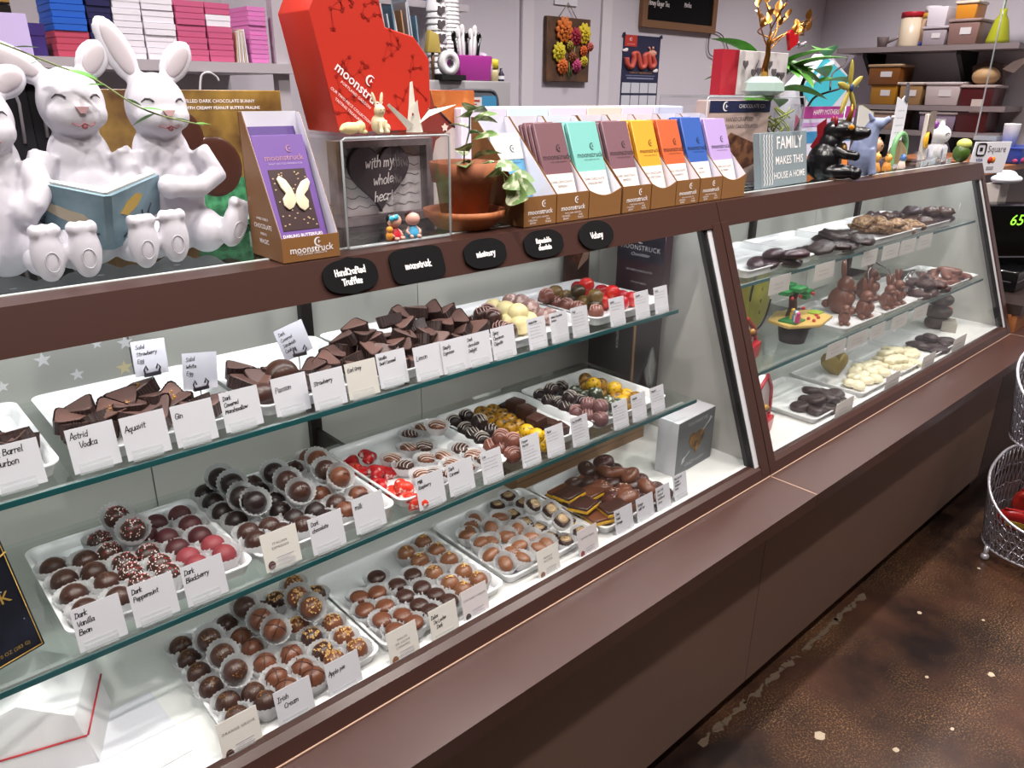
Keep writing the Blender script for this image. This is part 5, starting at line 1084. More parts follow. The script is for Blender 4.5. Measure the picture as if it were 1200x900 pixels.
# kissing couple
for x, hair, body, lab, bow in ((.706, '#16131a', '#b3182a', 'tiny girl figurine in red dress with a blue bow, kissing', True), (.743, '#33191a', '#3f9ac4', 'tiny boy figurine in a blue shirt, being kissed', False)):
    t = thing('child_figurine', lab, 'figurine', (x, 1.062, TZ+.004), .2 if bow else -.25); t.scale = (1, 1, 1.0)
    SK = mat('doll_skin', '#d0a292', .4)
    part('dress' if bow else 'shirt', MB().lathe([(.0125, 0), (.0115, .008), (.006, .019), (.004, .022)], 14), mat('doll_'+body, body, .4), t)
    part('head', MB().ball((0, -.001, .0305), (.0125, .0118, .0115), 16, 10), SK, t); part('hair', MB().ball((0 if bow else 0, .0022, .0335), (.0128, .0112, .0105), 16, 10), mat('doll_hair'+hair, hair, .35), t)
    for q in (-1, 1): part('arm', MB().tube([(q*.006, 0, .017), (q*.0115, -.004, .011), (q*.009, -.009, .006)], .0024, 6), SK, t); part('leg', MB().tube([(q*.005, -.004, .003), (q*.007, -.016, .003)], .0032, 6), SK, t)
    if bow: part('bow', MB().ball((-.013, -.008, .036), (.005, .003, .005), 10, 6).ball((-.004, -.0105, .0375), (.005, .003, .005), 10, 6).ball((-.0085, -.0105, .0365), .0022, 8, 6), mat('bow_blue', '#3fb0cc', .4), t); part('teddy', MB().ball((-.014, -.003, .008), (.006, .006, .008), 10, 8).ball((-.014, -.004, .018), .0058, 10, 8), mat('teddy_orange', '#cf8a2c', .5), t)
# big red faceted box
RZ = 1.4868
b = thing('red_gift_box', 'large red faceted gift box with a white crescent logo on the riser', 'box', (.74, 1.13, RZ))
fp = [(.655, 1.4868), (.806, 1.4868), (.838, 1.527), (.838, 1.6), (.807, 1.634), (.752, 1.645), (.743, 1.683), (.73, 1.73), (.66, 1.74), (.618, 1.661)]
REDB = mat('red_box_print', '#bf2c1a', .5); REDL = mat('red_box_lines', '#96180f', .5)
part('box_body', bev(MB().prism([(x-.74, z-RZ) for x, z in fp], 0, .1), .0015, 1), REDB, b)
ln = MB(); R_ = random.Random(31); nodes = [(R_.uniform(.65, .83), R_.uniform(1.49, 1.73)) for _ in range(85)]
def infp(x, z):
    c = False
    for i in range(len(fp)):
        a, b2 = fp[i], fp[i-1]
        if (a[1] > z) != (b2[1] > z) and x < (b2[0]-a[0])*(z-a[1])/(b2[1]-a[1])+a[0]: c = not c
    return c
nodes = [n for n in nodes if infp(*n)]
for i, a in enumerate(nodes):
    for c_ in sorted(nodes, key=lambda q: (q[0]-a[0])**2+(q[1]-a[1])**2)[1:3]: ln.ribbon([(a[0]-.74, a[1]-RZ), (c_[0]-.74, c_[1]-RZ)], .0006)
    ln.prism([(a[0]-.74+px, a[1]-RZ+pz) for px, pz in star(.0038, .0016)], -.0004, 0)
part('constellation_print', ln, REDL, b, (0, -.0004, 0), kind='stuff')
rr_ = (0, radians(38), 0)
part('emblem', crescent(.0085), WHITEP, b, (-.022, -.0012, .078), rr_); ptext(b, 'moonstruck', .0215, WHITEP, (-.041, -.0012, .067), rr_, bold=.012); ptext(b, 'PORTLAND OREGON', .0062, WHITEP, (-.05, -.0012, .056), rr_, space=1.1)
for i, s in enumerate(('OUR TWO PIECE COLLECTION', 'TASTING TREASURES')): ptext(b, s, .0062, WHITEP, (-.06-i*.005, -.0012, .04-i*.007), rr_)
# cream rabbits and crane
CR = mat('cream_clay', '#d8c8a4', .5)
t = thing('cream_rabbit', 'small cream rabbit sitting upright on the riser', 'figurine', (.697, 1.075, RZ)); bb = MB()
bb.ball((0, .004, .014), (.0115, .013, .015)); bb.ball((0, -.001, .034), (.009, .009, .0095)); bb.ball((.013, .006, .008), (.008, .012, .008))
for q in (-1, 1): bb.ball((0, 0, .01), (.0032, .0025, .0105), 10, 8, MT(q*.0045, .002, .042, -6, q*14)); bb.tube([(q*.005, -.008, .02), (q*.005, -.012, .003)], .0032, 8); bb.ball((q*.006, -.013, .003), (.0035, .005, .003), 8, 6)
part('body', blobmesh(bb, .0013, 3), CR, t); part('face', MB().ball((-.003, -.0098, .0355), .0009, 6, 5).ball((.003, -.0098, .0355), .0009, 6, 5).ball((0, -.0105, .032), .0009, 6, 5), GREYINK, t)
t = thing('cream_rabbit', 'small cream lop-eared rabbit lying flat on the riser', 'figurine', (.648, 1.075, RZ), radians(10)); bb = MB()
bb.ball((-.006, 0, .009), (.018, .01, .009)); bb.ball((.013, -.002, .011), (.009, .0085, .0085)); bb.ball((.008, -.008, .009), (.0035, .0035, .008)); bb.ball((.006, .005, .01), (.006, .004, .008)); bb.ball((-.022, 0, .007), (.004, .004, .004)); bb.ball((.018, -.006, .003), (.006, .004, .003))
part('body', blobmesh(bb, .0013, 3), mat('cream_clay_warm', '#d9c48c', .5), t); part('face', MB().ball((.018, -.009, .013), .0008, 6, 5).ball((.0215, -.005, .011), .0009, 6, 5), GREYINK, t)
t = thing('paper_crane', 'folded white paper crane with printed letters on the riser', 'origami', (.768, 1.08, RZ), radians(0))
PAP = mat('crane_paper', '#d9d5c9', .6)
def sheet(pts, th=.0005):
    vs = [Vector(p) for p in pts]; N = len(vs); nn = (vs[1]-vs[0]).cross(vs[2]-vs[0]).normalized()*th
    return MB().add(vs+[v+nn for v in vs], [tuple(range(N-1, -1, -1)), tuple(range(N, 2*N))]+[(i, (i+1) % N, (i+1) % N+N, i+N) for i in range(N)])
part('tall_wing', sheet([(-.012, 0, .03), (-.003, -.01, .02), (-.002, 0, .078), (-.006, .002, .076)]), PAP, t); part('right_wing', sheet([(.0, -.008, .012), (.022, -.012, .025), (.078, -.01, .042), (.03, 0, .034)]), PAP, t)
part('neck', sheet([(-.018, -.006, .004), (-.01, -.01, .012), (-.052, -.006, .044), (-.056, -.004, .042)]), PAP, t)
part('body', MB().add([(-.018, 0, 0), (.0, -.016, .0), (.016, 0, 0), (0, .014, 0), (-.012, 0, .034), (.008, 0, .034), (-.002, -.012, .05)], [(0, 1, 6, 4), (1, 2, 5, 6), (2, 3, 5), (3, 0, 4), (4, 6, 5), (3, 4, 5), (0, 3, 2, 1)]), PAP, t); part('print_mark', MB().ball((-.01, -.009, .028), (.002, .0006, .0025), 8, 6), mat('crane_red', '#a03048', .6), t)
# chalkboard plaques on the band
PLQ = mat('chalkboard', '#09090b', .85, spec=.2)
def plaque(x, pts, lines, lab, h=.0085, z=1.288, pen=.0021, dx=0):
    h *= 1.22
    t = thing('chalkboard_plaque', lab, 'sign', (x, gy(z)-.0022, z), (radians(-20.2), 0, 0))
    part('board', MB().prism(pts, -.0025, .0), PLQ, t)
    for i, s in enumerate(lines):
        mb = hand_mesh([s], h, pen, 0, 0, slant=0); w_ = max(v[0] for v in mb.v); part('chalk_lettering', mb, WHITEP, t, (-w_/2+dx, -.0031, (len(lines)-1)*h*.75-h*.5-i*h*1.6))
def oval(a, b_, notch=.0): return [(a*cos(t)*(1-notch*max(0, cos(4*t))), b_*sin(t)*(1-notch*max(0, cos(4*t)))) for t in [2*pi*i/40 for i in range(40)]]
def sup(a, b_, p): return [(a*math.copysign(abs(cos(t))**p, cos(t)), b_*math.copysign(abs(sin(t))**p, sin(t))) for t in [2*pi*i/32 for i in range(32)]]
plaque(.583, sup(.047, .026, .8)[0:8]+[(0, .0285)]+sup(.047, .026, .8)[9:24]+[(0, -.0285)]+sup(.047, .026, .8)[25:], ['HandCrafted', 'Truffles'], 'black chalkboard plaque lettered HandCrafted Truffles', .0078)
plaque(.707, sup(.052, .0285, .45), ['moonstruck'], 'black square-cornered chalkboard plaque with one word, right of HandCrafted Truffles', .0082)
plaque(.85, oval(.05, .027, .06), ['missionary'], 'black scalloped chalkboard plaque below the terracotta pot', .0075)
plaque(.992, oval(.053, .027, .06), ['Repeatable', 'chocolate'], 'black scalloped chalkboard plaque with two words below the mauve bars', .0065)
plaque(1.137, oval(.05, .0285), ['Vatony'], 'plain oval chalkboard plaque, rightmost on the band', .0095)

# terracotta pot with a trailing plant
TER = mat('terracotta', '#9a5a38', .75, noise=('#7b4630', 20, .45, .7)); TERD = mat('terracotta_saucer', '#b0683c', .6, noise=('#96552f', 16, .45, .7))
po = thing('potted_plant', 'trailing variegated plant in a terracotta pot on a saucer', 'plant', (.892, 1.108, TZ)); po.scale = (.83, .83, .95)
part('saucer', MB().lathe([(.062, 0), (.084, .022), (.091, .022), (.092, .035), (.085, .035), (.083, .028), (.06, .012), (0, .012)], 36), TERD, po)
pt_ = part('pot', MB().lathe([(.05, .013), (.062, .085), (.07, .086), (.076, .122), (.07, .122), (.066, .105), (0, .104)], 36), TER, po)
part('soil', MB().lathe([(.064, .1045), (.03, .109), (0, .110)], 20), mat('soil', '#2f2621', .9, bump=(150, .8)), pt_)
LEAF = mat('variegated_leaf', '#5d7a42', .45, noise=('#c9cfae', 55, .48, .62)); LEAFG = mat('green_leaf', '#4f8a35', .4, noise=('#6aa548', 20, .4, .7)); STEM = mat('stem_green', '#7d8a52', .6)
def leaf_mesh(L=.05, W=.03, bend=.25, fold=.25):
    vs = []; fs = []; n = 9
    for i in range(n):
        u = i/(n-1); w = W/2*(sin(pi*min(1, u*.98+.02))**.75)*(1.15-.35*u) if i not in (0, n-1) else .0006
        x = L*u; z = -bend*L*u*u
        vs += [(x, -w, z+fold*w), (x, 0, z), (x, w, z+fold*w)]
    for i in range(n-1):
        a = i*3; fs += [(a, a+3, a+4, a+1), (a+1, a+4, a+5, a+2)]
    return MB().add(vs, fs, True).mesh('leaf')
LF = [leaf_mesh(.05, .036), leaf_mesh(.042, .03, .5), leaf_mesh(.055, .034, .1)]
def leaves(parent, spec, m, scale=1, name='leaf'):
    for i, (x, y, z, rz, rx, s) in enumerate(spec): part(name, LF[i % 3], m, parent, (x, y, z), (radians(rx), radians(-20+rx*.3), radians(rz)), s*scale)
part('stem', MB().tube([(.0, .0, .107), (.01, .01, .14), (.025, .01, .175), (.03, .015, .205)], .0018, 6).tube([(.0, -.01, .107), (.02, -.06, .125), (.045, -.08, .10), (.05, -.085, .06)], .0016, 6).tube([(.02, -.01, .107), (.05, -.045, .118), (.08, -.06, .09)], .0016, 6), STEM, po)
leaves(po, ((.03, .015, .2, 200, 20, 1.1), (.03, .01, .205, 20, -25, 1.2), (.032, .012, .195, 300, 15, 1.15), (.025, .01, .18, 120, 0, 1), (.02, .01, .17, 330, 10, 1.1), (.015, .0, .14, 210, 20, 1.2), (.01, -.015, .125, 320, -15, 1.3), (.0, -.02, .12, 180, 10, 1.1), (.01, .01, .13, 60, 0, 1), (.03, -.07, .112, 330, 30, 1.1), (.05, -.083, .09, 240, 50, 1.2), (.05, -.085, .065, 260, 60, 1.35), (.08, -.06, .09, 300, 40, 1.1), (.085, -.055, .085, 0, 20, 1.05), (.06, -.05, .11, 20, 10, 1), (.03, .02, .21, 250, -10, 1.25), (.028, .0, .19, 350, -20, 1.2), (.02, -.005, .16, 280, 20, 1.3), (-.02, -.03, .115, 230, 10, 1.2), (.035, -.03, .115, 340, 0, 1.3), (.04, -.075, .1, 200, 35, 1.1), (.07, -.075, .075, 280, 55, 1.2)), LEAF)
# blossom poster box behind the pot
b = thing('autumn_poster_box', 'orange and maroon printed box with blossoms behind the pot', 'box', (.985, 1.3, TZ), radians(-6))
part('box_body', bev(MB().box(-.075, .085, 0, .04, 0, .236), .001, 1), mat('maroon_poster', '#7a2a20', .45, noise=('#a3442a', 9, .4, .7)), b)
part('orange_field', MB().prism([(-.02, .235), (.084, .235), (.084, .15), (.03, .17), (-.01, .2)], -.0006, 0), mat('orange_field', '#b4622a', .5, noise=('#d89a5a', 20, .5, .7)), b)
part('pale_field', MB().prism([(-.02, .0), (.075, .0), (.075, .15), (.03, .165), (-.01, .14), (-.03, .07)], -.0007, 0), mat('pale_field', '#cfc2bc', .5), b)
part('emblem', crescent(.016), WHITEP, b, (-.035, -.001, .2)); part('branch', MB().tube([(-.01, -.001, .205), (.03, -.001, .17), (.07, -.001, .14), (.074, -.001, .02)], .0022, 5), mat('branch_dark', '#3d2220', .6), b)
for x, z in ((.012, .165), (.045, .18), (.06, .2), (.05, .1), (.02, .08), (.065, .055)): part('blossom', MB().prism([(x+px, z+pz) for px, pz in star(.009, .005)], -.0014, -.0006), mat('blossom_print', '#dfcfc2', .5), b)

# row of chocolate bar displays
BX = [.969, 1.056, 1.147, 1.25, 1.345, 1.433, 1.523, 1.613]; BW_ = [.086, .09, .098, .093, .087, .088, .089, .1]
BC = [('#5a9bc4', 'sky blue'), ('#6f4a52', 'mauve'), ('#74b8b0', 'teal'), ('#74505a', 'dusky mauve'), ('#dc9a26', 'yellow'), ('#c0582c', 'orange'), ('#2c55a4', 'royal blue'), ('#ab92c6', 'lavender')]
BT = [('', ''), ('DARK CHOCOLATE', 'ESPRESSO'), ('DARK CHOCOLATE', 'OREGON MINT'), ('DARK CHOCOLATE', 'ESPRESSO'), ('MILK CHOCOLATE', 'SALTED TOFFEE'), ('MILK CHOCOLATE', 'CINNAMON'), ('DARK', 'SEA SALT'), ('DARK CHOCOLATE', 'BLUEBERRY')]
WRAP = mat('bar_label', '#e2dad6', .55)
for i in range(8):
    cn = BC[i][1]; w_ = BW_[i]-.002
    t = display_tray('bar_display', 'kraft counter display holding %s chocolate bars' % cn, BX[i], 1.03, w_, .15, .055, .19, curved=i in (2, 4, 7), logo=i not in (2, 4, 7), group='kraft bar displays')
    if i not in (2, 4, 7):
        for q in (.28, .75): ptext(t, 'ORGANIC\nBEANS' if q < .5 else 'FAIR\nTRADE', .0052, WHITEP, (w_*q, -.0006, .009))
    nb = 1 if i == 0 else 4
    for k in range(nb):
        yy = .014+.0125*k if i else .05; zz = .018
        ba = thing('chocolate_bar', '%s chocolate bar, %s in its display' % (cn, ('front one', 'second', 'third', 'last one')[k] if nb > 1 else 'the only one'), 'chocolate bar', (BX[i]+.004, 1.03+yy, TZ+zz), (radians(-20.5), 0, 0), 'bars in the %s display' % cn)
        W2 = w_-.010; L2 = .172-.004*(k % 2)+(.004 if i == 6 else 0)-(.02 if i == 0 else 0)
        part('wrapper', bev(MB().box(0, W2, 0, .0085, 0, L2), .0012, 1), mat('wrap_'+cn.replace(' ', '_'), BC[i][0], .5), ba)
        if k == 0:
            dk = mat('wrap_ink_'+cn.replace(' ', '_'), tuple(int(int(BC[i][0][j:j+2], 16)*.5) for j in (1, 3, 5)), .5)
            part('label_band', MB().box(.002, W2-.002, -.0006, 0, 0, .072) if i else MB().box(0, W2, -.0006, 0, L2-.05, L2), WRAP, ba)
            part('emblem', crescent(.0072), dk, ba, (W2*.68, -.0006, .122)); ptext(ba, 'moonstruck', .0155 if W2 > .075 else .0135, dk, (W2*.55, -.0006, .105), bold=.008); ptext(ba, 'PORTLAND OREGON', .0042, dk, (W2*.58, -.0006, .095), space=1.1)
            if i: ptext(ba, BT[i][0], .0066, GREYINK, (W2*.52, -.0012, .056)); ptext(ba, BT[i][1], .0066, GREYINK, (W2*.52, -.0012, .047))
            else: part('blossom_print', MB().prism([(.03+px, .03+pz) for px, pz in star(.016, .009, 7)], -.0012, -.0006), LEAF, ba); part('cocoa_print', MB().ball((.05, 0, .015), (.014, .0012, .01), 12, 6), DKC, ba)
# pastel backs of a second row behind
for i, c in enumerate(('#d6cfe0', '#cfe2e6', '#d9d2e2', '#ecd0c2', '#ddd0e2', '#cfd4ee')):
    x = 1.0+i*.125
    b = thing('rear_bar_display', ('lilac', 'ice blue', 'pale violet', 'peach', 'pink lilac', 'pale periwinkle')[i]+' topped display box behind the bar row', 'display box', (x+.02, 1.272, TZ)); part('box_body', bev(MB().box(0, .122, 0, .09, 0, .202), .001, 1), mat('pastel'+c, c, .5), b); part('top_flap', MB().box(.004, .118, .004, .086, .202, .2035), mat('pastel'+c, c, .5), b)

# second riser group
acrylic_riser('clear acrylic riser carrying the framed card and gem tree', 1.66, 2.14, 1.128, 1.27, 1.547)
b = thing('chocolate_pouch', 'grey pouch of handcrafted artisan chocolates under the far riser', 'pouch', (1.88, 1.17, TZ+.004), radians(-8))
part('pouch_body', bev(MB().prism([(-.115, 0), (.115, 0), (.125, .03), (.12, .215), (-.12, .215), (-.125, .03)], 0, .05), .006, 2), mat('pouch_print', '#b09a92', .4), b)
part('navy_header', MB().box(-.119, .119, -.0008, .0002, .185, .214), mat('navy_header', '#262b4c', .4), b); part('emblem', crescent(.012), WHITEP, b, (-.06, -.0015, .2)); ptext(b, 'CHOCOLATE CO.', .0135, WHITEP, (.045, -.0015, .2))
ptext(b, 'HANDCRAFTED', .015, GREYINK, (0, -.0015, .168)); ptext(b, 'ARTISAN CHOCOLATES', .014, GREYINK, (0, -.0015, .15))
part('bar_picture', MB().prism([(-.1, .07), (.0, .03), (.1, .06), (.09, .1), (-.03, .135)], -.0012, 0), mat('pouch_choc', '#4e3024', .45, noise=('#7d553c', 35, .45, .6)), b); part('mint_picture', MB().ball((-.03, 0, .035), (.026, .0016, .022), 16, 8), mat('mint_round', '#8fb79a', .5), b)
t = thing('moss_jar', 'clear jar of curly green moss under the far riser', 'jar', (2.075, 1.165, TZ+.004)); part('jar_glass', MB().lathe([(.055, 0), (.06, .01), (.06, .2), (.057, .205)], 24, cap1=False), ACRYL, t)
ms = MB(); R_ = random.Random(17)
for _ in range(70):
    a = R_.uniform(0, 6.3); r = R_.uniform(.01, .045); z = R_.uniform(.02, .17); ms.tube([(r*cos(a+k*.5), r*sin(a+k*.5), z+k*.009) for k in range(4)], .0022, 4)
part('moss', ms, mat('moss_green', '#6f7a2e', .7), t, kind='stuff')
FB = 1.548
b = thing('gift_card_box', 'white marbled box with a red spine standing on the far riser', 'box', (1.87, 1.235, FB), radians(-4)); part('box_body', bev(MB().box(0, .3, 0, .03, 0, .112), .001, 1), mat('marble_print', '#c9c3c4', .5, noise=('#8e8688', 14, .55, .75)), b); part('red_spine', MB().box(-.0005, .07, -.001, .0305, -.0002, .1125), mat('red_spine', '#a3182a', .5), b)
hb_ = MB(); R_ = random.Random(3)
for _ in range(14): x, z = R_.uniform(.1, .28), R_.uniform(.02, .09); hb_.prism([(x+px*.2, z+pz*.2) for px, pz in hp2[::4]], -.001, 0)
part('heart_print', hb_, GREYINK, b); part('branch_print', MB().tube([(.13, -.001, .01), (.14, -.001, .05), (.16, -.001, .09)], .0016, 4).tube([(.21, -.001, .02), (.25, -.001, .06), (.28, -.001, .055)], .0016, 4), GREYINK, b)
t = thing('gem_tree', 'gilded wire tree growing from a pale green glass gem', 'ornament', (1.945, 1.15, FB)); t.scale = (.88,)*3; GOLDM = mat('gilded_wire', '#b07a3a', .28, 1)
part('gem_base', MB().lathe([(.045, 0), (.066, .012), (.06, .035), (.035, .052), (0, .054)], 9, smooth=False), mat('gem_glass', '#9db3ab', .12, spec=.8), t)
part('trunk', MB().tube([(.0, 0, .05), (-.004, 0, .08), (.004, 0, .11), (.0, 0, .145), (.01, 0, .17)], [.012, .009, .008, .007, .005], 8), GOLDM, t)
R_ = random.Random(2); bm_ = MB(); tips = []
for (dx, dz) in ((-.075, .19), (-.05, .24), (-.02, .25), (.02, .25), (.06, .235), (.1, .22), (.15, .2), (.19, .215), (.23, .19), (.13, .17)):
    p0 = (.004, 0, .12+R_.uniform(0, .04)); p1 = (dx*.5, R_.uniform(-.02, .02), .15+dz*.12); p2 = (dx, R_.uniform(-.04, .04), dz); bm_.tube(catmull([p0, p1, p2], 4), .0022, 5)
    for k in range(3): tips.append(tuple(p1[j]+(p2[j]-p1[j])*(.45+.27*k) for j in range(3)))
part('branches', bm_, GOLDM, t)
for i, p in enumerate(tips): part('gilded_leaf', LF[i % 3], GOLDM, t, p, (R_.uniform(-.6, .6), R_.uniform(-1.6, -.8), R_.uniform(-1, 1)), .62)
part('red_heart_charm', MB().prism([(x*.45, z*.45) for x, z in hp2], -.006, .004), mat('red_charm', '#b3141c', .2), t, (.075, -.03, .155), (0, radians(20), 0))
part('silver_ribbon', MB().tube([(.1, -.02, .14), (.12, -.03, .15), (.14, -.02, .14), (.16, -.03, .15), (.18, -.02, .145)], .006, 6), mat('silver_ribbon', '#c9c4cf', .25, .8), t)
b = thing('family_sign', 'grey sign with white letters reading Family Makes This House A Home', 'sign', (1.872, 1.078, TZ), (radians(-9), 0, radians(3)))
part('sign_block', bev(MB().box(0, .272, 0, .02, 0, .142), .001, 1), mat('sign_grey', '#7d8a90', .55), b)
for i, (s, z, sz) in enumerate((('FAMILY', .112, .047), ('MAKES THIS', .067, .031), ('HOUSE A HOME', .028, .0255))): ptext(b, s, sz, WHITEP, (.165, -.0006, z), bold=.006)
zg = MB()
for k in range(4): zg.ribbon([(.018+.0145*k+.004*(j % 2), .008+.0085*j) for j in range(16)], .0034)
part('zigzag_print', zg, WHITEP, b, (0, -.0006, 0))
# leafy plant behind the gem tree
t = thing('leafy_plant', 'broad-leaved green plant rising behind the marbled box', 'plant', (2.32, 1.36, TZ)); part('vase', MB().lathe([(.05, 0), (.06, .05), (.045, .16), (.05, .2)], 18, cap1=False), ACRYL, t)
BL = leaf_mesh(.16, .075, .35, .3)
R_ = random.Random(41); sm_ = MB()
for i in range(26):
    a = -2.8+5.8*i/25; L = R_.uniform(.1, .2); z0 = .2+R_.uniform(0, .14); b0 = (.03*cos(a), .03*sin(a), z0)
    part('leaf', BL, LEAFG, t, b0, (R_.uniform(-.4, .4), R_.uniform(-.75, .1), a), R_.uniform(.7, 1.25)); sm_.tube([(0, 0, .05), (.01*cos(a), .01*sin(a), .2), b0], .003, 5)
part('stem', sm_, STEM, t)
t = thing('twig_branch', 'dark curly branch with green leaves arching over the dragon', 'branch', (2.42, 1.3, TZ)); 
part('branch', MB().tube(catmull([(0, 0, .0), (-.01, 0, .1), (.02, -.01, .17), (-.03, -.02, .25), (-.05, -.04, .29)], 4), .006, 6).tube(catmull([(.01, -.01, .15), (.05, -.02, .22), (.11, -.03, .24), (.2, -.04, .26), (.24, -.04, .31)], 4), .0035, 6).tube(catmull([(.14, -.03, .25), (.2, 0, .3), (.27, 0, .33), (.29, 0, .36)], 4), .003, 6), mat('dark_twig', '#2a2020', .6), t)
for p, rz, s in (((-.04, -.04, .3), 10, 1.15), ((.0, -.05, .36), 20, 1.1), ((.04, -.04, .27), -20, 1.0)): part('leaf', BL, LEAFG, t, p, (0, radians(-15), radians(rz)), s)
# cards and boxes right of the plant
b = thing('turquoise_gift_box', 'turquoise and white diamond-shaped box behind the starfish', 'box', (2.80, 1.40, TZ)); dp = [(-.22, .25), (-.02, .37), (.2, .28), (.2, .0), (-.2, 0)]
part('box_body', bev(MB().prism(dp, 0, .06), .002, 1), mat('grey_white_box', '#c9c7d2', .5), b); part('turquoise_face', MB().prism([(-.05, .36), (.19, .28), (-.02, .15), (-.19, .25)], -.001, 0), mat('turquoise_print', '#3fb6c9', .45), b); part('white_bow', MB().tube([(-.12, -.003, .27), (-.06, -.004, .32), (.0, -.004, .34)], .008, 6), mat('bow_white', '#dcdce6', .5), b); part('pink_corner', MB().prism([(-.2, .02), (-.2, .17), (-.1, .12), (.0, .04)], -.0012, 0), mat('pink_corner', '#c2486c', .5), b)
b = thing('mothers_day_card', 'pink and blue banner card reading Happy Mothers Day', 'card', (2.52, 1.24, TZ), radians(0)); part('card', MB().box(-.18, .18, 0, .004, 0, .2), mat('card_white', '#c9c2d8', .6), b); part('magenta_band', MB().box(-.18, .18, -.001, 0, .165, .2), mat('magenta_band', '#a8368a', .5), b); part('blue_band', MB().box(-.18, .18, -.001, 0, .09, .125), mat('blue_band', '#2f7fb0', .5), b); part('orange_band', MB().box(-.18, .18, -.001, 0, .0, .05), mat('orange_band', '#d0762a', .5), b); ptext(b, 'HAPPY MOTHERS DAY', .022, WHITEP, (0, -.0018, .182)); part('dot_row', MB().box(-.17, .17, -.001, 0, .14, .152), mat('lilac_band', '#b78ac0', .5), b)
# black dragon
t = thing('dragon_figurine', 'glossy black dragon plush with a gold horn and speckled face', 'figurine', (2.29, 1.10, TZ), radians(35)); dg = MB()
dg.ball((0, .02, .05), (.052, .05, .058)); dg.ball((0, .01, .095), (.034, .034, .045)); dg.ball((0, -.012, .138), (.036, .048, .03)); dg.ball((0, -.058, .13), (.026, .034, .021)); dg.ball((0, -.082, .132), (.022, .016, .016))
for q in (-1, 1): dg.tube([(q*.03, .0, .085), (q*.042, -.03, .07), (q*.036, -.055, .068)], [.015, .013, .012], 8); dg.ball((q*.036, -.058, .068), .014, 10, 8); dg.ball((q*.042, -.02, .022), (.022, .048, .02), 12, 8); dg.ball((q*.042, -.065, .02), (.02, .018, .019), 12, 8)
dg.tube([(0, .06, .03), (.03, .09, .02), (.06, .09, .015)], [.022, .016, .006], 8)
part('body', blobmesh(dg, .003, 3), mat('black_velvet', '#0d0c10', .28), t)
part('horn', MB().tube([(0, -.03, .163), (0, -.036, .19), (0, -.034, .21)], [.009, .006, .001], 10), mat('gold_horn', '#b07a2c', .3, .8), t)
for q in (-1, 1): part('eye', MB().ball((q*.03, -.036, .147), (.006, .009, .008), 12, 8), mat('amber_eye', '#c07a18', .2), t); part('ear', MB().ball((q*.03, .008, .163), (.008, .006, .013), 10, 8), mat('dragon_ear', '#7a0f1c', .4), t)
fl_ = MB(); R_ = random.Random(77)
for _ in range(60): a, c_ = R_.uniform(-1.2, 1.2), R_.uniform(.2, 1.2); fl_.ball((.037*sin(a), -.012-.046*cos(a)*.7, .138+.031*sin(c_)*cos(a)*.95), .0011, 5, 4)
part('silver_specks', fl_, mat('silver_speck', '#b5b0b8', .3, .6), t, kind='stuff'); part('gold_belly', MB().ball((0, -.028, .08), (.02, .012, .024), 12, 8), mat('gold_belly', '#7a5a24', .4, .4), t); part('spine_fin', MB().prism([(-.0, .04), (.045, .09), (.03, .12), (.035, .15), (.01, .17)], -.003, .003, 'x', mtx=MT(0, .02, 0)), mat('dragon_ear', '#7a0f1c', .4), t)
# blue-grey howling figurine
t = thing('wolf_figurine', 'pale blue stone figurine of a howling animal beside the dragon', 'figurine', (2.47, 1.09, TZ), radians(25)); dg = MB()
dg.ball((0, 0, .06), (.038, .04, .065)); dg.tube([(0, -.005, .09), (0, -.012, .125), (0, -.02, .148)], [.034, .027, .022], 10); dg.ball((0, -.026, .152), (.022, .026, .02)); dg.tube([(0, -.04, .155), (0, -.062, .17)], [.014, .009], 8)
for q in (-1, 1): dg.tube([(q*.018, -.02, .08), (q*.018, -.034, .02), (q*.018, -.038, .004)], [.015, .012, .013], 8); dg.tube([(q*.014, -.012, .165), (q*.02, .0, .185)], [.009, .004], 8)
part('body', blobmesh(dg, .003, 4), mat('blue_stone', '#7d88a8', .55), t); part('nose', MB().ball((0, -.068, .173), .0055, 10, 8), mat('nose_pale', '#d8d0d6', .5), t)
t = thing('starfish_ornament', 'dried yellow star leaf ornament held above the dragon', 'ornament', (2.40, 1.13, TZ)); sf = MB()
for k in range(5): a = radians(90+72*k+8); sf.ball((0, 0, 0), (.042, .006, .011), 12, 6, Matrix.Translation((.042*cos(a), 0, .252+.042*sin(a))) @ Euler((0, -a, 0)).to_matrix().to_4x4())
part('star', blobmesh(sf, .003, 2), mat('dried_yellow', '#a08f3a', .55), t); part('stem', MB().tube([(.0, .004, .0), (0, .004, .24)], .0022, 6), STEEL, t); part('blue_knot', MB().ball((0, -.006, .255), (.009, .005, .012), 10, 8), mat('knot_blue', '#2c4272', .4), t)
# row of small figurines
def bust(name, lab, x, y, h, c1, c2, cat='figurine'):
    t = thing(name, lab, cat, (x, y, TZ)); s = h/.06
    part('body', MB().lathe([(.016*s, 0), (.018*s, .008*s), (.012*s, .028*s), (.006*s, .034*s)], 14), mat('fig'+c1, c1, .45), t); part('head', MB().ball((0, -.002, .045*s), (.014*s, .013*s, .014*s), 14, 10), mat('fig'+c2, c2, .45), t)
    for q in (-1, 1): part('ear', MB().ball((q*.01*s, 0, .057*s), (.004*s, .003*s, .005*s), 8, 6), mat('fig'+c2, c2, .45), t); part('eye', MB().ball((q*.005*s, -.0145*s, .047*s), .0016*s, 6, 5), INK, t)
    return t
bust('cat_figurine', 'orange cat figurine, left of the pair right of the blue animal', 2.6, 1.1, .062, '#c98a3a', '#d9a04a'); bust('cat_figurine', 'orange cat figurine, right of the pair, smaller', 2.68, 1.095, .054, '#c08030', '#cf9540')
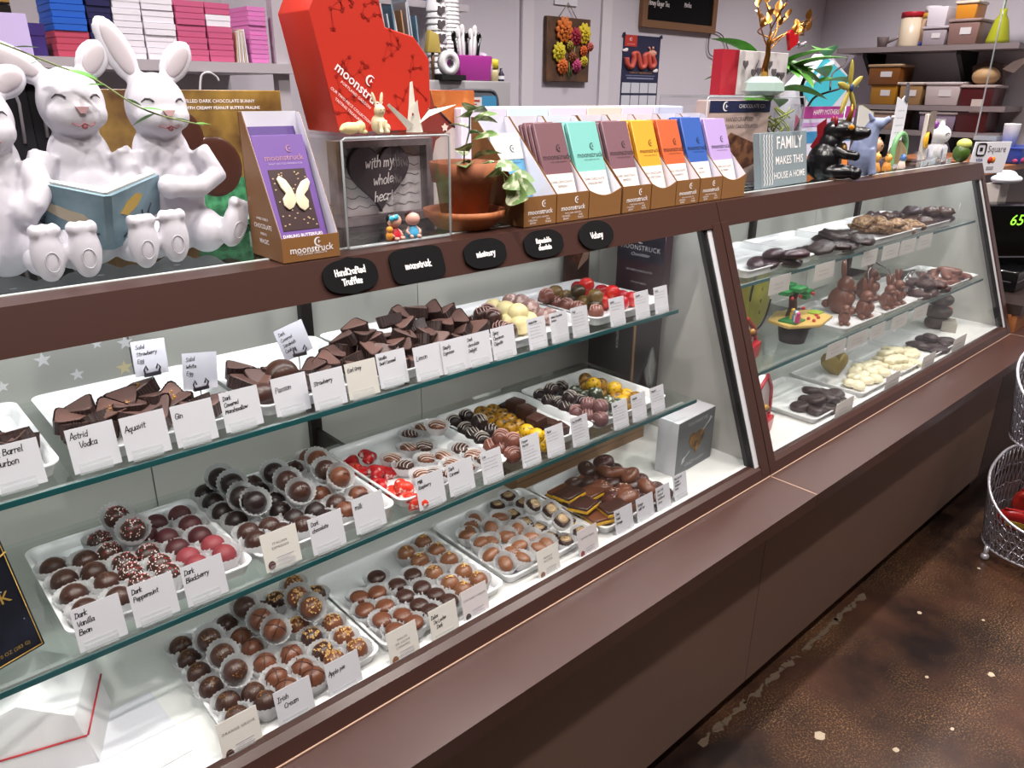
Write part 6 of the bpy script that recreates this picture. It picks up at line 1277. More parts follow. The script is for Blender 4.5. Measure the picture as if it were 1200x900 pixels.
bust('child_bust', 'small seated figurine with a tan hat behind the orange cats', 2.7, 1.15, .1, '#3a3f62', '#b08a6a'); bust('blue_figurine', 'tiny blue and white figurine right of the orange cats', 2.81, 1.1, .048, '#c9b2a8', '#4a6fa4'); bust('green_figurine', 'round green figurine behind the small row', 2.79, 1.22, .11, '#3f7a4a', '#4c8a55')
t = thing('green_arch', 'green arched holder with tan leaves inside', 'holder', (2.92, 1.16, TZ)); part('arch', MB().tube(catmull([(-.05, 0, 0), (-.05, 0, .07), (-.02, 0, .105), (.02, 0, .105), (.05, 0, .07), (.05, 0, 0)], 4), .009, 8), mat('arch_green', '#6aa06a', .5), t)
for k in range(4): part('tan_leaf', LF[2], mat('tan_leaf', '#8f7a5c', .6), t, (-.03+.02*k, 0, .005), (0, radians(-88), radians(30*k)), 1.5)
t = thing('brochure_rack', 'clear rack of leaning white brochures behind the figurines', 'brochure holder', (2.93, 1.3, TZ)); part('rack', MB().box(-.1, .1, -.03, -.027, 0, .08).box(-.1, .1, .03, .033, 0, .12).box(-.1, .1, -.03, .03, 0, .003), ACRYL, t)
for k in range(5): part('brochure', MB().box(-.055, .055, 0, .003, 0, .19), mat('brochure_grey' if k < 4 else 'brochure_green', '#b9b4b0' if k < 4 else '#8a8f4a', .6), t, (-.05+.026*k, -.02+.009*k, .004), (radians(-8), radians(14), 0))
t = thing('receipt_slip', 'tall white paper slip standing among the brochures', 'paper', (3.10, 1.25, TZ)); part('slip', MB().prism([(-.05, .0), (.05, .0), (.05, .2), (.02, .24), (-.01, .22), (-.05, .23)], 0, .002), PAPER, t); sm2 = MB(); R_ = random.Random(1)
for k in range(6): scribble(sm2, -.03, .03, .05+.026*k, .006, .001, R_)
part('small_print', sm2, GREYINK, t, (0, -.0006, 0)); part('clip', MB().prism([(.01, .22), (.04, .21), (.03, .27), (.015, .28)], -.004, .004), mat('clip_grey', '#5a545a', .5), t)
for i, (x, y) in enumerate(((2.98, 1.09), (3.08, 1.1), (3.16, 1.12), (3.2, 1.085))):
    t = thing('business_card_holder', ('empty clear card holder left of the others', 'clear card holder second from the left', 'clear holder with upright white cards', 'clear holder with white cards next to the avocado')[i], 'card holder', (x, y, TZ), radians(10)); part('holder', MB().prism([(0, 0), (.04, 0), (.04, .003), (.012, .006), (.03, .05), (.027, .05), (.006, .008), (0, .008)], -.045, .045, 'x'), ACRYL, t); part('lip', MB().box(-.045, .045, -.002, .002, 0, .018), ACRYLE, t)
    if i > 1:
        for k in range(3): part('card', MB().box(-.042, .042, .018+.003*k, .0185+.003*k, .006, .056+.004*k), PAPER, t)
t = thing('avocado_figurine', 'little green avocado figure at the right end of the counter', 'figurine', (3.285, 1.075, TZ)); part('body', MB().ball((0, 0, .034), (.034, .03, .034), 18, 12), mat('avocado_green', '#3f5a1c', .4), t); part('face', MB().ball((0, -.004, .066), (.026, .026, .02), 16, 10), mat('avocado_flesh', '#c9cf6a', .5), t); part('leaf_cap', MB().ball((.008, -.02, .055), (.016, .012, .012), 10, 8), mat('avocado_dark', '#2a3a14', .5), t)
t = thing('lucky_cat', 'white smiling cat figurine with purple ear behind the avocado', 'figurine', (3.36, 1.2, TZ)); part('body', MB().ball((0, 0, .035), (.045, .04, .04), 16, 10), mat('cat_white', '#dcd8dc', .4), t); part('head', MB().ball((0, -.006, .092), (.05, .042, .038), 18, 12), mat('cat_white', '#dcd8dc', .4), t)
for q, c in ((-1, 'cat_purple'), (1, 'cat_white')): part('ear', MB().ball((q*.032, 0, .128), (.014, .01, .016), 10, 8), mat('cat_purple', '#7a3a8a', .4) if q < 0 else mat('cat_white', '#dcd8dc', .4), t); part('eye_line', MB().tube([(q*.03, -.042, .096), (q*.022, -.047, .101), (q*.013, -.049, .097)], .0016, 5), INK, t)
t = thing('yellow_stand', 'slim white and yellow stand beside the white cat', 'stand', (3.26, 1.2, TZ)); part('post', bev(MB().box(-.02, .02, 0, .015, 0, .17), .002, 1), mat('stand_white', '#c9bfb6', .5), t); part('yellow_disc', MB().lathe([(0, 0), (.03, 0), (.03, .008), (0, .008)], 16, mtx=MT(-.012, -.004, .075, 90)), mat('yellow_disc', '#e0a51e', .4), t); part('phone', MB().box(-.014, .022, -.012, -.002, .06, .18), mat('phone_dark', '#7d6f66', .4), t)
# ------------------------------------------------------------------ behind the counter: box shelf
GREYSH = mat('grey_shelf_board', '#b0a9ae', .5)
sh = thing('wall_shelf', 'grey wall shelf stacked with coloured gift boxes behind the rabbits', 'shelf', (.3, 2.3, 0))
part('shelf_board', MB().box(-1.2, .82, -.17, .3, 1.592, 1.617), GREYSH, sh); part('upright', MB().box(.765, .80, -.15, -.12, 0, 2.6), mat('shelf_upright', '#b5aeb4', .4), sh); part('lower_board', MB().box(-1.2, .82, -.17, .3, 1.18, 1.2), GREYSH, sh)
part('back_panel', MB().box(-1.2, .82, .3, .31, .9, 2.6), mat('shelf_back', '#a59fa3', .6), sh)
BXM = {'royal blue': '#1f5cc0', 'rose': '#b8475f', 'navy': '#1d1c4c', 'white': '#e6e2ea', 'pink': '#c2597f', 'magenta': '#d077b4'}
cols = [(.520, .592, ['rose', 'rose', 'royal blue', 'royal blue', 'royal blue']), (.597, .650, ['navy']*5), (.654, .718, ['white']*5), (.722, .797, ['white']*5), (.803, .876, ['pink']*5), (.88, .945, ['pink', 'pink', 'pink', 'white', 'pink']), (.995, 1.045, ['magenta']*6)]
R_ = random.Random(14); lid = {}
for ci, (x0, x1, cs) in enumerate(cols):
    w_ = x1-x0; hb_ = .0285 if ci < 6 else .0235
    body = bev(MB().box(-w_/2, w_/2, 0, .12, 0, hb_-.0008), .001, 1); lip = MB().box(-w_/2-.0006, w_/2+.0006, -.0006, .1206, hb_*.52, hb_-.0006).mesh('lid')
    for k, c in enumerate(cs):
        where = ('bottom', 'second from the bottom', 'third up', 'fourth up', 'fifth up', 'top')[k]
        cn = ('leftmost blue and rose stack', 'navy stack', 'left white stack', 'right white stack', 'left pink stack', 'right pink stack', 'magenta stack')[ci]
        t = thing('gift_box', '%s gift box, %s in the %s' % (c, where, cn), 'box', ((x0+x1)/2+R_.uniform(-.001, .001), 2.15+R_.uniform(0, .004), 1.6175+k*hb_), 0, 'gift boxes on the wall shelf')
        m = mat('giftbox_'+c.replace(' ', '_'), BXM[c], .5); part('box_body', body, m, t); part('lid', lip, m, t)
t = thing('envelope_bundle', 'bundle of white envelopes between the pink and magenta boxes', 'envelopes', (.968, 2.15, 1.6175))
for k in range(6): part('envelope', MB().box(-.0015, .0015, 0, .11, 0, .075+.004*(k % 3)), PAPER if k % 2 else mat('envelope_tan', '#c9b59c', .6), t, (-.014+.0055*k, 0, 0), (0, radians(4-k*1.3), 0))
solo('lilac_folder', 'lilac card folder leaning at the left end of the box shelf', 'folder', MB().box(-.2, .06, 0, .006, 0, .088), mat('lilac_card', '#b2a2cc', .5), (.40, 2.12, 1.6175), (radians(-12), 0, radians(-8)))
t = thing('purple_box', 'dark purple box behind the lilac folder', 'box', (.475, 2.18, 1.6175)); part('box_body', bev(MB().box(-.03, .03, 0, .1, 0, .07), .001, 1), mat('deep_purple', '#43317c', .5), t); part('lid', MB().box(-.031, .031, -.001, .101, .045, .071), mat('deep_purple', '#43317c', .5), t)
for k in range(3):
    t = thing('dark_gift_carton', ('lowest', 'middle', 'upper')[k]+' black and gold carton above the lilac folder', 'box', (.33, 2.25, 1.70+k*.03)); part('carton_body', MB().box(-.3, .13, 0, .1, 0, .028), mat('black_carton', '#1a1612', .4), t); part('gold_edge', MB().box(-.3, .13, -.001, 0, .004, .009), GOLDP, t)
part('carton_riser', MB().box(-.3, .13, 0, .1, 1.6175, 1.699), mat('black_carton', '#1a1612', .4), sh, (.03, -.03, 0))
for i, (x, c, h) in enumerate(((.36, '#14131a', .2), (.42, '#1b1a22', .18), (.47, '#101016', .22))):
    t = thing('hanging_apron', ('left', 'middle', 'right')[i]+' dark cloth hanging under the box shelf', 'cloth', (x, 2.2, 1.37)); part('cloth', bev(MB().box(-.026, .026, -.01, .01, 0, h), .006, 2), mat('dark_cloth'+c, c, .8), t); part('strap', MB().tube([(0, -.012, h*.3), (.004, -.014, h*.8), (0, 0, h)], .004, 6), mat('strap_white', '#b9b5bd', .6), t)
for i in range(6):
    t = thing('record_sleeve', 'thin upright tan sleeve, number %s from the left under the box shelf' % ('one', 'two', 'three', 'four', 'five', 'six')[i], 'sleeve', (.52+.012*i, 2.18, 1.201), 0, 'sleeves under the shelf'); part('sleeve', MB().box(-.004, .004, 0, .2, 0, .24-.01*(i % 3)), mat('sleeve%d' % (i % 3), ('#8a7660', '#4b3a32', '#a3968c')[i % 3], .6), t); part('spine_label', MB().box(-.003, .003, -.001, 0, .12, .16), PAPER, t)
solo('wire_hook', 'bent white wire hook below the white boxes', 'hook', MB().tube(catmull([(-.03, 0, 0), (-.02, 0, .05), (0, -.005, .06), (.02, 0, .05), (.025, 0, .04)], 4), .003, 6), mat('wire_white', '#d0ccd2', .4), (.86, 2.13, 1.53))
# trailing vine over the rabbits
t = thing('vine_sprig', 'thin green vine trailing across the rabbits heads', 'vine', (.25, 1.135, 1.60))
vp_ = catmull([(-.1, .0, .02), (-.04, 0, .0), (.02, .0, -.025), (.06, .0, -.04), (.1, -.01, -.07), (.135, -.01, -.085), (.19, -.005, -.098)], 4); part('stem', MB().tube(vp_, .0011, 5), STEM, t)
LV = leaf_mesh(.03, .008, .1, .2)
for i, p in enumerate(vp_[1::2]): part('leaf', LV, LEAFG, t, p, (R_.uniform(-.5, .5), R_.uniform(-.3, .6), R_.uniform(-1.2, .6)+(pi if i % 3 == 0 else 0)), R_.uniform(.7, 1.2))

# ------------------------------------------------------------------ stainless machine and what stands on it
mz = 1.588
mc = thing('freezer_unit', 'stainless steel upright unit with a rounded door panel behind the bars', 'appliance', (1.94, 2.36, 0))
part('cabinet', bev(MB().box(-.21, .2, 0, .34, 0, mz), .006, 2), STEEL, mc); rp = sup(.13, .27, .22)
part('door_gasket', MB().tube([(x, -.004, z+1.285) for x, z in rp], .007, 6, closed=True), mat('gasket_grey', '#55565c', .5), mc); part('door_panel', MB().prism([(x*.97, z*.97+1.285) for x, z in rp], -.006, 0), mat('door_steel', '#8f969c', .3, .8), mc)
part('sticker', MB().box(-.02, .045, -.008, -.006, 1.495, 1.53), mat('sticker_white', '#d5cfcd', .5), mc); part('sticker_print', MB().box(-.015, .02, -.0086, -.008, 1.503, 1.507).box(-.015, .035, -.0086, -.008, 1.514, 1.521), mat('sticker_red', '#a3403a', .5), mc)
part('blue_label', MB().box(.045, .12, -.0075, -.006, 1.495, 1.535), mat('blue_label', '#3f8ab4', .4), mc); part('blue_logo', MB().prism([(-.03, 1.455), (.045, 1.455), (.045, 1.485), (-.03, 1.485)], -.008, -.006), mat('blue_logo', '#2f6f9c', .5), mc)
t = thing('utensil_bin', 'translucent purple bin full of utensils on the steel unit', 'bin', (1.975, 2.42, mz)); part('bin', bev(MB().prism([(-.075, 0), (.072, 0), (.082, .088), (-.082, .088)], -.05, .05), .006, 2), mat('purple_plastic', '#a2378f', .25), t); part('bag_liner', blobmesh(MB().ball((.075, -.01, .045), (.012, .045, .04)).ball((.082, .02, .09), (.022, .03, .014)), .006, 1), mat('liner_bag', '#c8b7d0', .3), t)
for i in range(7):
    x = -.065+.02*i; part('utensil', MB().tube([(x*.7, 0, .03), (x-.012, -.015, .15+.012*(i % 3))], .006, 6).ball((x-.013, -.015, .15+.012*(i % 3)), (.012, .005, .02), 10, 6), WHITE if i % 3 else BLACKGL, t)
t = thing('foam_cup_stack', 'tall upside-down stack of white foam cups behind the bin', 'cups', (1.95, 2.5, mz)); 
for k in range(14): part('foam_cup', MB().lathe([(.046*(1-.012*k), 0), (.0465*(1-.012*k), .003), (.044*(1-.012*k), .006), (.038*(1-.012*k), .08), (0, .082)], 20), WHITE, t, (0, 0, .1+k*.014))
part('stack_base', MB().lathe([(.03, 0), (.045, .1)], 16), WHITE, t)
t = thing('paper_cup_stack', 'stack of white printed paper cups left of the foam cups', 'cups', (1.86, 2.46, mz))
for k in range(12): part('paper_cup', MB().lathe([(.038, 0), (.0385, .003), (.037, .006), (.03, .05), (0, .051)], 18), WHITE, t, (0, 0, k*.021)); 
for k in range(5): part('cup_print', MB().prism([(px*.3, pz*.3+.1+.045*k) for px, pz in hp2[::4]], -.0405, -.0395), GREYINK, t, (-.006, 0, 0))
t = thing('tape_dispenser', 'white round tape roll on a black tray', 'tape', (1.845, 2.36, mz)); part('tray', MB().box(-.055, .055, -.02, .04, 0, .018), BLACK, t); part('tape_roll', MB().lathe([(.018, -.012), (.042, -.012), (.042, .012), (.018, .012), (.018, -.012)], 24, cap0=False, cap1=False, mtx=MT(-.01, 0, .058, 90)), WHITE, t); part('tape_core', MB().lathe([(.014, -.01), (.018, -.01), (.018, .01), (.014, .01)], 18, cap0=False, cap1=False, mtx=MT(-.01, 0, .058, 90)), mat('core_grey', '#a9a4ac', .5), t)
t = thing('yellow_bottle', 'small yellow capped bottle at the right of the purple bin', 'bottle', (2.085, 2.4, mz)); part('bottle', MB().lathe([(.018, 0), (.02, .03), (.016, .045)], 14), mat('bottle_cream', '#c9bd8c', .4), t); part('cap', MB().lathe([(.02, .045), (.02, .075), (.012, .08), (0, .08)], 14), mat('cap_yellow', '#d8c93a', .4), t)
t = thing('dark_bottle', 'tiny dark purple bottle beside the yellow one', 'bottle', (2.125, 2.4, mz)); part('bottle', MB().lathe([(.012, 0), (.013, .025), (.006, .035), (.006, .048), (0, .048)], 12), mat('dark_violet', '#2c2038', .3), t); part('label', MB().lathe([(.0135, .008), (.0135, .02)], 12, cap0=False, cap1=False), PAPER, t)
t = thing('file_rack', 'rack of upright papers and pouches behind the red box', 'rack', (1.66, 2.42, mz-.05)); part('rack_body', MB().box(-.14, .1, 0, .12, 0, .05), mat('rack_dark', '#4a4146', .5), t); R_ = random.Random(19)
for k in range(13): part('paper_sheet', MB().box(-.003, .003, 0, .14, 0, R_.uniform(.2, .34)), mat('sheet%d' % (k % 5), ('#c9c5c9', '#b6c4d0', '#7fa0b4', '#d5d0cc', '#b9906a')[k % 5], .6), t, (-.12+.018*k, -.01, .045), (0, radians(R_.uniform(-12, -4)), 0))
t = thing('tea_pouch', 'folded yellow pouch at the end of the file rack', 'pouch', (1.78, 2.38, mz)); part('pouch', bev(MB().prism([(-.03, .09), (.03, .09), (.022, .15), (-.018, .165)], -.012, .012), .004, 2), mat('pouch_yellow', '#b9a352', .5), t); part('stem_stick', MB().tube([(0, 0, 0), (0, 0, .1)], .006, 6), mat('stick_brown', '#6b4a30', .6), t)
# bag of blue and orange at the very top
solo('blue_plastic_bag', 'crumpled blue plastic bag above the file rack', 'bag', blobmesh(MB().ball((0, 0, .04), (.07, .05, .05)).ball((.06, .01, .03), (.05, .04, .035)), .008, 2), mat('blue_plastic', '#3a62b8', .25), (1.80, 2.56, 1.86)); 
struct('trim_3', MB().box(1.5, 2.05, 2.5, BW, 1.835, 1.858), GREYSH)

# ------------------------------------------------------------------ on the back wall
WY = BW-.001
t = thing('flower_board', 'dark wooden board with dried orange, yellow and pink flowers in a glass', 'wall art', (2.81, WY, 1.735))
part('board', bev(MB().box(-.145, .145, -.022, 0, -.138, .138), .002, 1), mat('walnut_board', '#4b3426', .6, noise=('#6b4a32', 14, .4, .7)), t); part('hanger', MB().tube([(-.06, -.01, .138), (0, -.01, .2), (.06, -.01, .138)], .002, 5), mat('twine', '#8a7a66', .7), t)
def flower(parent, x, z, r, c, n=10):
    mb = MB()
    for ring, (rr, k, y) in enumerate(((r, n, -.03), (r*.68, n-2, -.038), (r*.36, 6, -.045))):
        for i in range(k): a = 2*pi*i/k+ring*.4; mb.ball((0, 0, 0), (rr*.42, .005, rr*.26), 8, 6, MT(x+rr*.6*cos(a), y, z+rr*.6*sin(a), 0, -math.degrees(a), 0))
    part('flower', mb, mat('petal'+c, c, .6), parent)
for x, z, r, c in ((-.04, .085, .058, '#d0702a'), (.095, .075, .048, '#d8c22c'), (.04, .06, .042, '#9c1f3a'), (-.07, -.01, .045, '#cfc02e'), (.0, .02, .022, '#a8963a'), (-.045, -.07, .038, '#cf6a2a'), (.05, -.065, .033, '#c4487c'), (.095, .0, .026, '#d8662c'), (.1, -.045, .026, '#cfc23a'), (.14, .02, .022, '#cf6a62'), (.02, -.03, .026, '#8a4a2c')): flower(t, x, z, r, c)
part('stems', MB().tube([(0, -.024, -.03), (.01, -.026, -.12)], .003, 5).tube([(.04, -.024, .02), (.014, -.026, -.12)], .003, 5).tube([(-.03, -.024, -.05), (.006, -.026, -.12)], .003, 5), STEM, t); part('glass_vase', MB().lathe([(.022, -.13), (.026, -.07)], 14, cap1=False, mtx=MT(.01, -.03, 0)), ACRYL, t)
t = thing('small_wall_sign', 'small white sign with blue print above the flower board', 'sign', (2.8, WY, 1.955)); part('sign', MB().box(-.075, .075, -.006, 0, -.03, .06), PAPER, t); part('sign_print', MB().box(-.04, -.01, -.0075, -.006, -.005, .03).box(.0, .045, -.0075, -.006, .0, .03), mat('sign_blue', '#3b3f7c', .5), t)
t = thing('wall_calendar', 'navy year calendar with a coral dragon and white month grids', 'calendar', (3.375, WY, 1.713)); t.scale = (1, 1, .56); part('sheet', MB().box(-.15, .15, -.003, 0, -.22, .2), mat('calendar_navy', '#232846', .5), t); part('red_panel', MB().box(-.14, -.045, -.0045, -.003, .105, .2), mat('calendar_red', '#c0392f', .5), t)
part('panel_emblem', crescent(.014), WHITEP, t, (-.092, -.005, .165)); ptext(t, 'moonstruck', .012, WHITEP, (-.092, -.0052, .125))
part('dragon_print', MB().tube(catmull([(-.125, -.005, .01), (-.115, -.005, -.05), (-.08, -.005, -.07), (-.065, -.005, .0), (-.07, -.005, .045), (-.04, -.005, .05), (-.02, -.005, -.02), (-.005, -.005, -.07), (.025, -.005, -.05), (.02, -.005, .03), (.045, -.005, .05), (.06, -.005, -.02), (.08, -.005, -.07), (.105, -.005, -.03), (.08, -.005, .04)], 5), .017, 6), mat('dragon_coral', '#cf5a4c', .5), t)
part('dragon_head_print', MB().ball((.085, -.006, .06), (.035, .006, .026), 14, 8).tube([(.07, -.006, .08), (.05, -.006, .11)], .006, 5).tube([(.09, -.006, .085), (.085, -.006, .115)], .006, 5), mat('dragon_pale', '#e0a58c', .5), t)
for x, z in ((-.135, .07), (.12, -.095)): part('cloud_print', MB().ball((x, -.004, z), (.022, .002, .012), 12, 6).ball((x+.01, -.004, z+.008), (.014, .002, .012), 12, 6), WHITEP, t)
ptext(t, 'YEAR OF THE DRAGON', .017, mat('calendar_gold', '#c9923c', .5), (.0, -.005, -.115)); part('caption_lines', MB().box(-.12, .12, -.0045, -.003, -.142, -.136).box(-.11, .11, -.0045, -.003, -.17, -.155), mat('calendar_grey', '#7d84a0', .5), t)
for r in range(2):
    for k in range(4): part('month_grid', MB().box(-.145+.073*k, -.078+.073*k, -.0045, -.003, -.3-.11*r+.105-.09, -.3-.11*r+.105), mat('month_white', '#c9ccd4', .6), t, (0, 0, -.005))
part('lower_sheet', MB().box(-.15, .15, -.003, 0, -.45, -.22), mat('calendar_navy', '#232846', .5), t)
for q in (-1, 1): part('tape', MB().prism([(q*.15-.014, .18), (q*.15+.014, .19), (q*.15+.006, .22), (q*.15-.01, .21)], -.006, -.003), mat('tape_navy', '#1b1f3c', .5), t)
t = thing('menu_chalkboard', 'oak-framed black menu chalkboard with white drink lines', 'chalkboard', (3.66, WY, 2.02)); part('slate', MB().box(-.29, .29, -.015, 0, -.12, .3), PLQ, t); OAK = mat('oak_frame', '#7d5a3e', .5)
for a in ((-.325, .325, -.155, -.12), (-.325, .325, .3, .335), (-.325, -.285, -.12, .3), (.285, .325, -.12, .3)): part('frame_side', MB().box(a[0], a[1], -.025, 0, a[2], a[3]), OAK, t)
for i, s in enumerate(('Honey Ginger Tea', 'Honey Citron Tea', 'Hot Chocolate')): mb = hand_mesh([s], .022, .0035, 0, 0, slant=.05); part('chalk_line', mb, WHITEP, t, (-.27, -.0165, -.05-.0*i+.05*(i-0)-.0), (0, 0, 0))
for i, s in enumerate(('Mocha', 'Moonstruck')): mb = hand_mesh([s], .022, .0035, 0, 0, slant=.05); part('chalk_line', mb, WHITEP, t, (.03, -.0165, -.04+.055*i))
solo('wall_cable', 'thin grey cord hanging below the menu chalkboard', 'cord', MB().tube(catmull([(3.955, WY-.01, 1.87), (3.95, WY-.01, 1.8), (3.97, WY-.01, 1.76), (4.03, WY-.01, 1.74), (4.06, WY-.01, 1.69)], 4), .003, 5).tube(catmull([(3.98, WY-.01, 1.88), (4.08, WY-.01, 1.86), (4.16, WY-.01, 1.78)], 4), .003, 5), mat('cord_grey', '#4f484e', .6))
# ------------------------------------------------------------------ shelves on the right wall
def wshelf(lab, x0, z, y0, y1, br):
    t = thing('wall_shelf', lab, 'shelf', (x0, y0, z)); part('shelf_board', MB().box(0, RW-x0-.001, 0, y1-y0, -.028, 0), mat('grey_brown_board', '#8a7f80', .5), t)
    for y in br: part('bracket', MB().prism([(0.02, -.028), (RW-x0-.001, -.028), (RW-x0-.001, -.26), (RW-x0-.03, -.26), (.02, -.05)], y-y0-.012, y-y0+.012, 'y'), BLACK, t)
wshelf('long grey shelf on the right wall with jars and tubs', 4.95, 1.82, 1.45, 2.45, (2.28, 1.75)); wshelf('second grey shelf on the right wall with stacked bins', 4.95, 1.5, 1.45, 2.3, (2.2, 1.7)); wshelf('lowest grey shelf on the right wall', 4.95, 1.36, 1.45, 2.3, (2.2, 1.7))
def jar(name, lab, y, z, r, h, c, lidc, lh, x=5.08, fill=.9):
    t = thing(name, lab, 'jar', (x, y, z)); part('jar', MB().lathe([(r*.96, 0), (r, .01), (r, h-lh), (r*.97, h-lh)], 22), mat('jar'+c, c, .3), t); part('lid', MB().lathe([(r*1.03, h-lh), (r*1.03, h-.004), (r, h), (0, h)], 22), mat('lid'+lidc, lidc, .4), t)
jar('powder_jar', 'tall cream powder jar with a red lid', 2.08, 1.82, .06, .19, '#d5c6ae', '#b32030', .03)
t = thing('squeeze_jar', 'tan layered jar with a blue base and clear top', 'jar', (5.08, 1.97, 1.82)); part('base', MB().lathe([(.048, 0), (.048, .025)], 20), mat('jar_blue', '#2c3aa0', .4), t); part('jar', MB().lathe([(.048, .025), (.048, .15)], 20), mat('jar_tan', '#c2a184', .35), t); part('amber_top', MB().lathe([(.049, .15), (.049, .175), (.042, .18)], 20), mat('jar_amber', '#cfa23c', .35), t); part('clear_cap', MB().lathe([(.044, .18), (.04, .215), (0, .216)], 20), mat('cap_clear', '#d5d0d4', .3), t)
def tub(lab, y, z, w, d, h, c, lidc=None, x=5.06, tag_=True, lbl='#d8d4d6'):
    t = thing('storage_tub', lab, 'tub', (x, y, z)); part('tub_body', bev(MB().prism([(-w/2*.92, 0), (w/2*.92, 0), (w/2, h), (-w/2, h)], -d/2, d/2, 'x'), .006, 2), mat('tub'+c, c, .35), t)
    if lidc: part('lid', bev(MB().box(-d/2-.006, d/2+.006, -w/2-.006, w/2+.006, h, h+.016), .004, 1), mat('lid'+lidc, lidc, .4), t)
    if tag_: part('label', MB().box(-d/2-.003, -d/2+.004, -w*.25, w*.1, h*.45, h*.75), mat('tublabel'+lbl, lbl, .6), t)
tub('grey lidded tub on the top right shelf', 1.895, 1.82, .13, .2, .085, '#a49aa2', '#b3abb2'); tub('white tub stacked on the grey tub', 1.905, 1.922, .11, .17, .1, '#d5ced6', tag_=False); tub('brown tub next to the green bottle', 1.745, 1.82, .16, .2, .115, '#8a6c66', '#9c8580'); tub('orange tub stacked on the brown tub', 1.76, 1.952, .11, .15, .075, '#d08a2a', '#d8cdbc', tag_=False)
tub('amber tub on the second right shelf', 2.14, 1.61, .19, .2, .1, '#7a4a1e', '#a58a6a'); tub('yellow sack tub beside the amber tub', 2.13, 1.5, .16, .18, .11, '#a3721e', '#c9bdb4'); tub('pale tub right of the amber tub', 1.97, 1.5, .13, .18, .11, '#9c7a52', '#c9bdb6'); tub('white-lidded tub in the middle of the second shelf', 1.79, 1.5, .19, .2, .11, '#bfb2b2', '#c9bfc0'); tub('dark maroon tub with a white label', 1.61, 1.36, .17, .2, .235, '#4a1216', '#b8a8a4', lbl='#c9bdb6'); tub('lilac tub on the lowest right shelf', 1.79, 1.36, .2, .2, .09, '#8a7c92', '#a59a9c'); tub('tan tub at the left of the lowest right shelf', 2.1, 1.36, .2, .2, .09, '#9c8272', '#b3a79e')
t = thing('bread_bag', 'tan rounded loaf in a brown paper bag above the maroon tub', 'bread', (5.05, 1.61, 1.612)); part('loaf', MB().ball((0, 0, .045), (.07, .07, .05), 16, 10), mat('loaf_tan', '#b8956a', .6), t); part('bag', bev(MB().prism([(-.08, 0), (.08, 0), (.1, .1), (.03, .13), (-.06, .11)], .05, .09, 'x'), .006, 2), mat('bag_brown', '#5b4438', .6), t); part('paper_flap', sheet([(-.02, -.08, .08), (.0, -.12, .12), (.02, -.2, .15), (-.02, -.14, .06)], .002), mat('flap_pale', '#c9b8ae', .6), t)
t = thing('green_bottle', 'yellow-green cone bottle with a cutting on the top right shelf', 'bottle', (5.03, 1.585, 1.82)); part('bottle', MB().lathe([(.06, 0), (.058, .02), (.034, .12), (.018, .145), (.018, .175)], 18), mat('bottle_lime', '#a3a82c', .2), t); part('stem', MB().tube([(0, 0, .16), (.0, .0, .23)], .004, 5), STEM, t); part('leaf', BL, LEAFG, t, (0, .03, .24), (0, radians(-10), radians(-100)), 1.0); part('leaf', BL, LEAFG, t, (0, .0, .23), (0, radians(-30), radians(80)), .8)
t = thing('scoop', 'grey plastic scoop at the left end of the top right shelf', 'scoop', (5.05, 2.22, 1.82)); part('cup', MB().lathe([(.025, 0), (.035, .06)], 14, cap1=False), mat('scoop_grey', '#8a7c7c', .5), t); part('handle', MB().tube([(0, -.03, .03), (0, -.1, .06)], .009, 6), mat('scoop_grey', '#8a7c7c', .5), t)
t = thing('clear_sneeze_guard', 'tall clear acrylic guard panel beside the right shelves', 'screen', (4.4, 1.33, .95)); part('panel', MB().box(-.003, .003, -.06, .06, .42, 1.2), ACRYL, t); part('edge', MB().tube([(0, .062, .4), (0, .062, 1.2)], .004, 6), ACRYLE, t); part('foot', MB().box(-.06, .06, -.05, .05, .4, .42), ACRYLE, t)
# ------------------------------------------------------------------ register counter at the right
WOOD = mat('orange_wood', '#8a5530', .45, noise=('#a5683c', 8, .35, .7))
rc = thing('register_counter', 'orange wood register counter past the far display case', 'counter', (3.9, 1.2, 0))
part('front_panel', MB().box(-.53, .9, -.42, -.4, .69, .76), WOOD, rc); part('end_panel', MB().box(-.535, -.52, -.4, .5, .69, .76), WOOD, rc); part('front_ledge', MB().box(-.552, .9, -.537, -.4, .658, .69), BROWN, rc); part('base_panel', MB().box(-.552, .9, -.43, -.4, .075, .658), BROWN_D, rc); part('body', MB().box(-.52, .9, -.4, .5, 0, .755), mat('register_body', '#3a2a20', .5), rc); part('counter_top', MB().box(-.535, .92, -.43, .52, .76, .8), mat('dark_top', '#2a1e1a', .4), rc); part('raised_shelf', MB().box(-.1, .9, -.02, .5, .80, 1.23), mat('register_body', '#3a2a20', .5), rc); part('wood_shelf', MB().box(-.1, .92, -.06, .52, 1.23, 1.255), WOOD, rc)
t = thing('cash_drawer', 'black cash drawer under the register display', 'cash drawer', (3.79, .98, .80)); part('drawer_body', bev(MB().box(-.22, .22, -.12, .14, 0, .085), .004, 1), BLACKGL, t); part('drawer_line', MB().box(-.222, -.219, -.1, .12, .04, .044).box(-.21, .21, -.1215, -.119, .04, .044), mat('drawer_trim', '#55555c', .4), t)
t = thing('register_display', 'black register customer display with green digits', 'register', (3.72, 1.0, .8855), radians(-38)); part('housing', bev(MB().box(-.12, .16, -.05, .08, 0, .245), .005, 2), BLACKGL, t); part('display_window', MB().box(-.1, .14, -.0515, -.05, .14, .225), mat('display_black', '#060708', .2), t); text('650', .062, mat('green_digits', '#3c6a10', .5, emit=('#8fdc3a', 2.2)), t, (.035, -.053, .185), shear=.15, bold=.004); part('lower_slot', MB().box(-.11, .15, -.0515, -.05, .03, .036), mat('drawer_trim', '#55555c', .4), t)
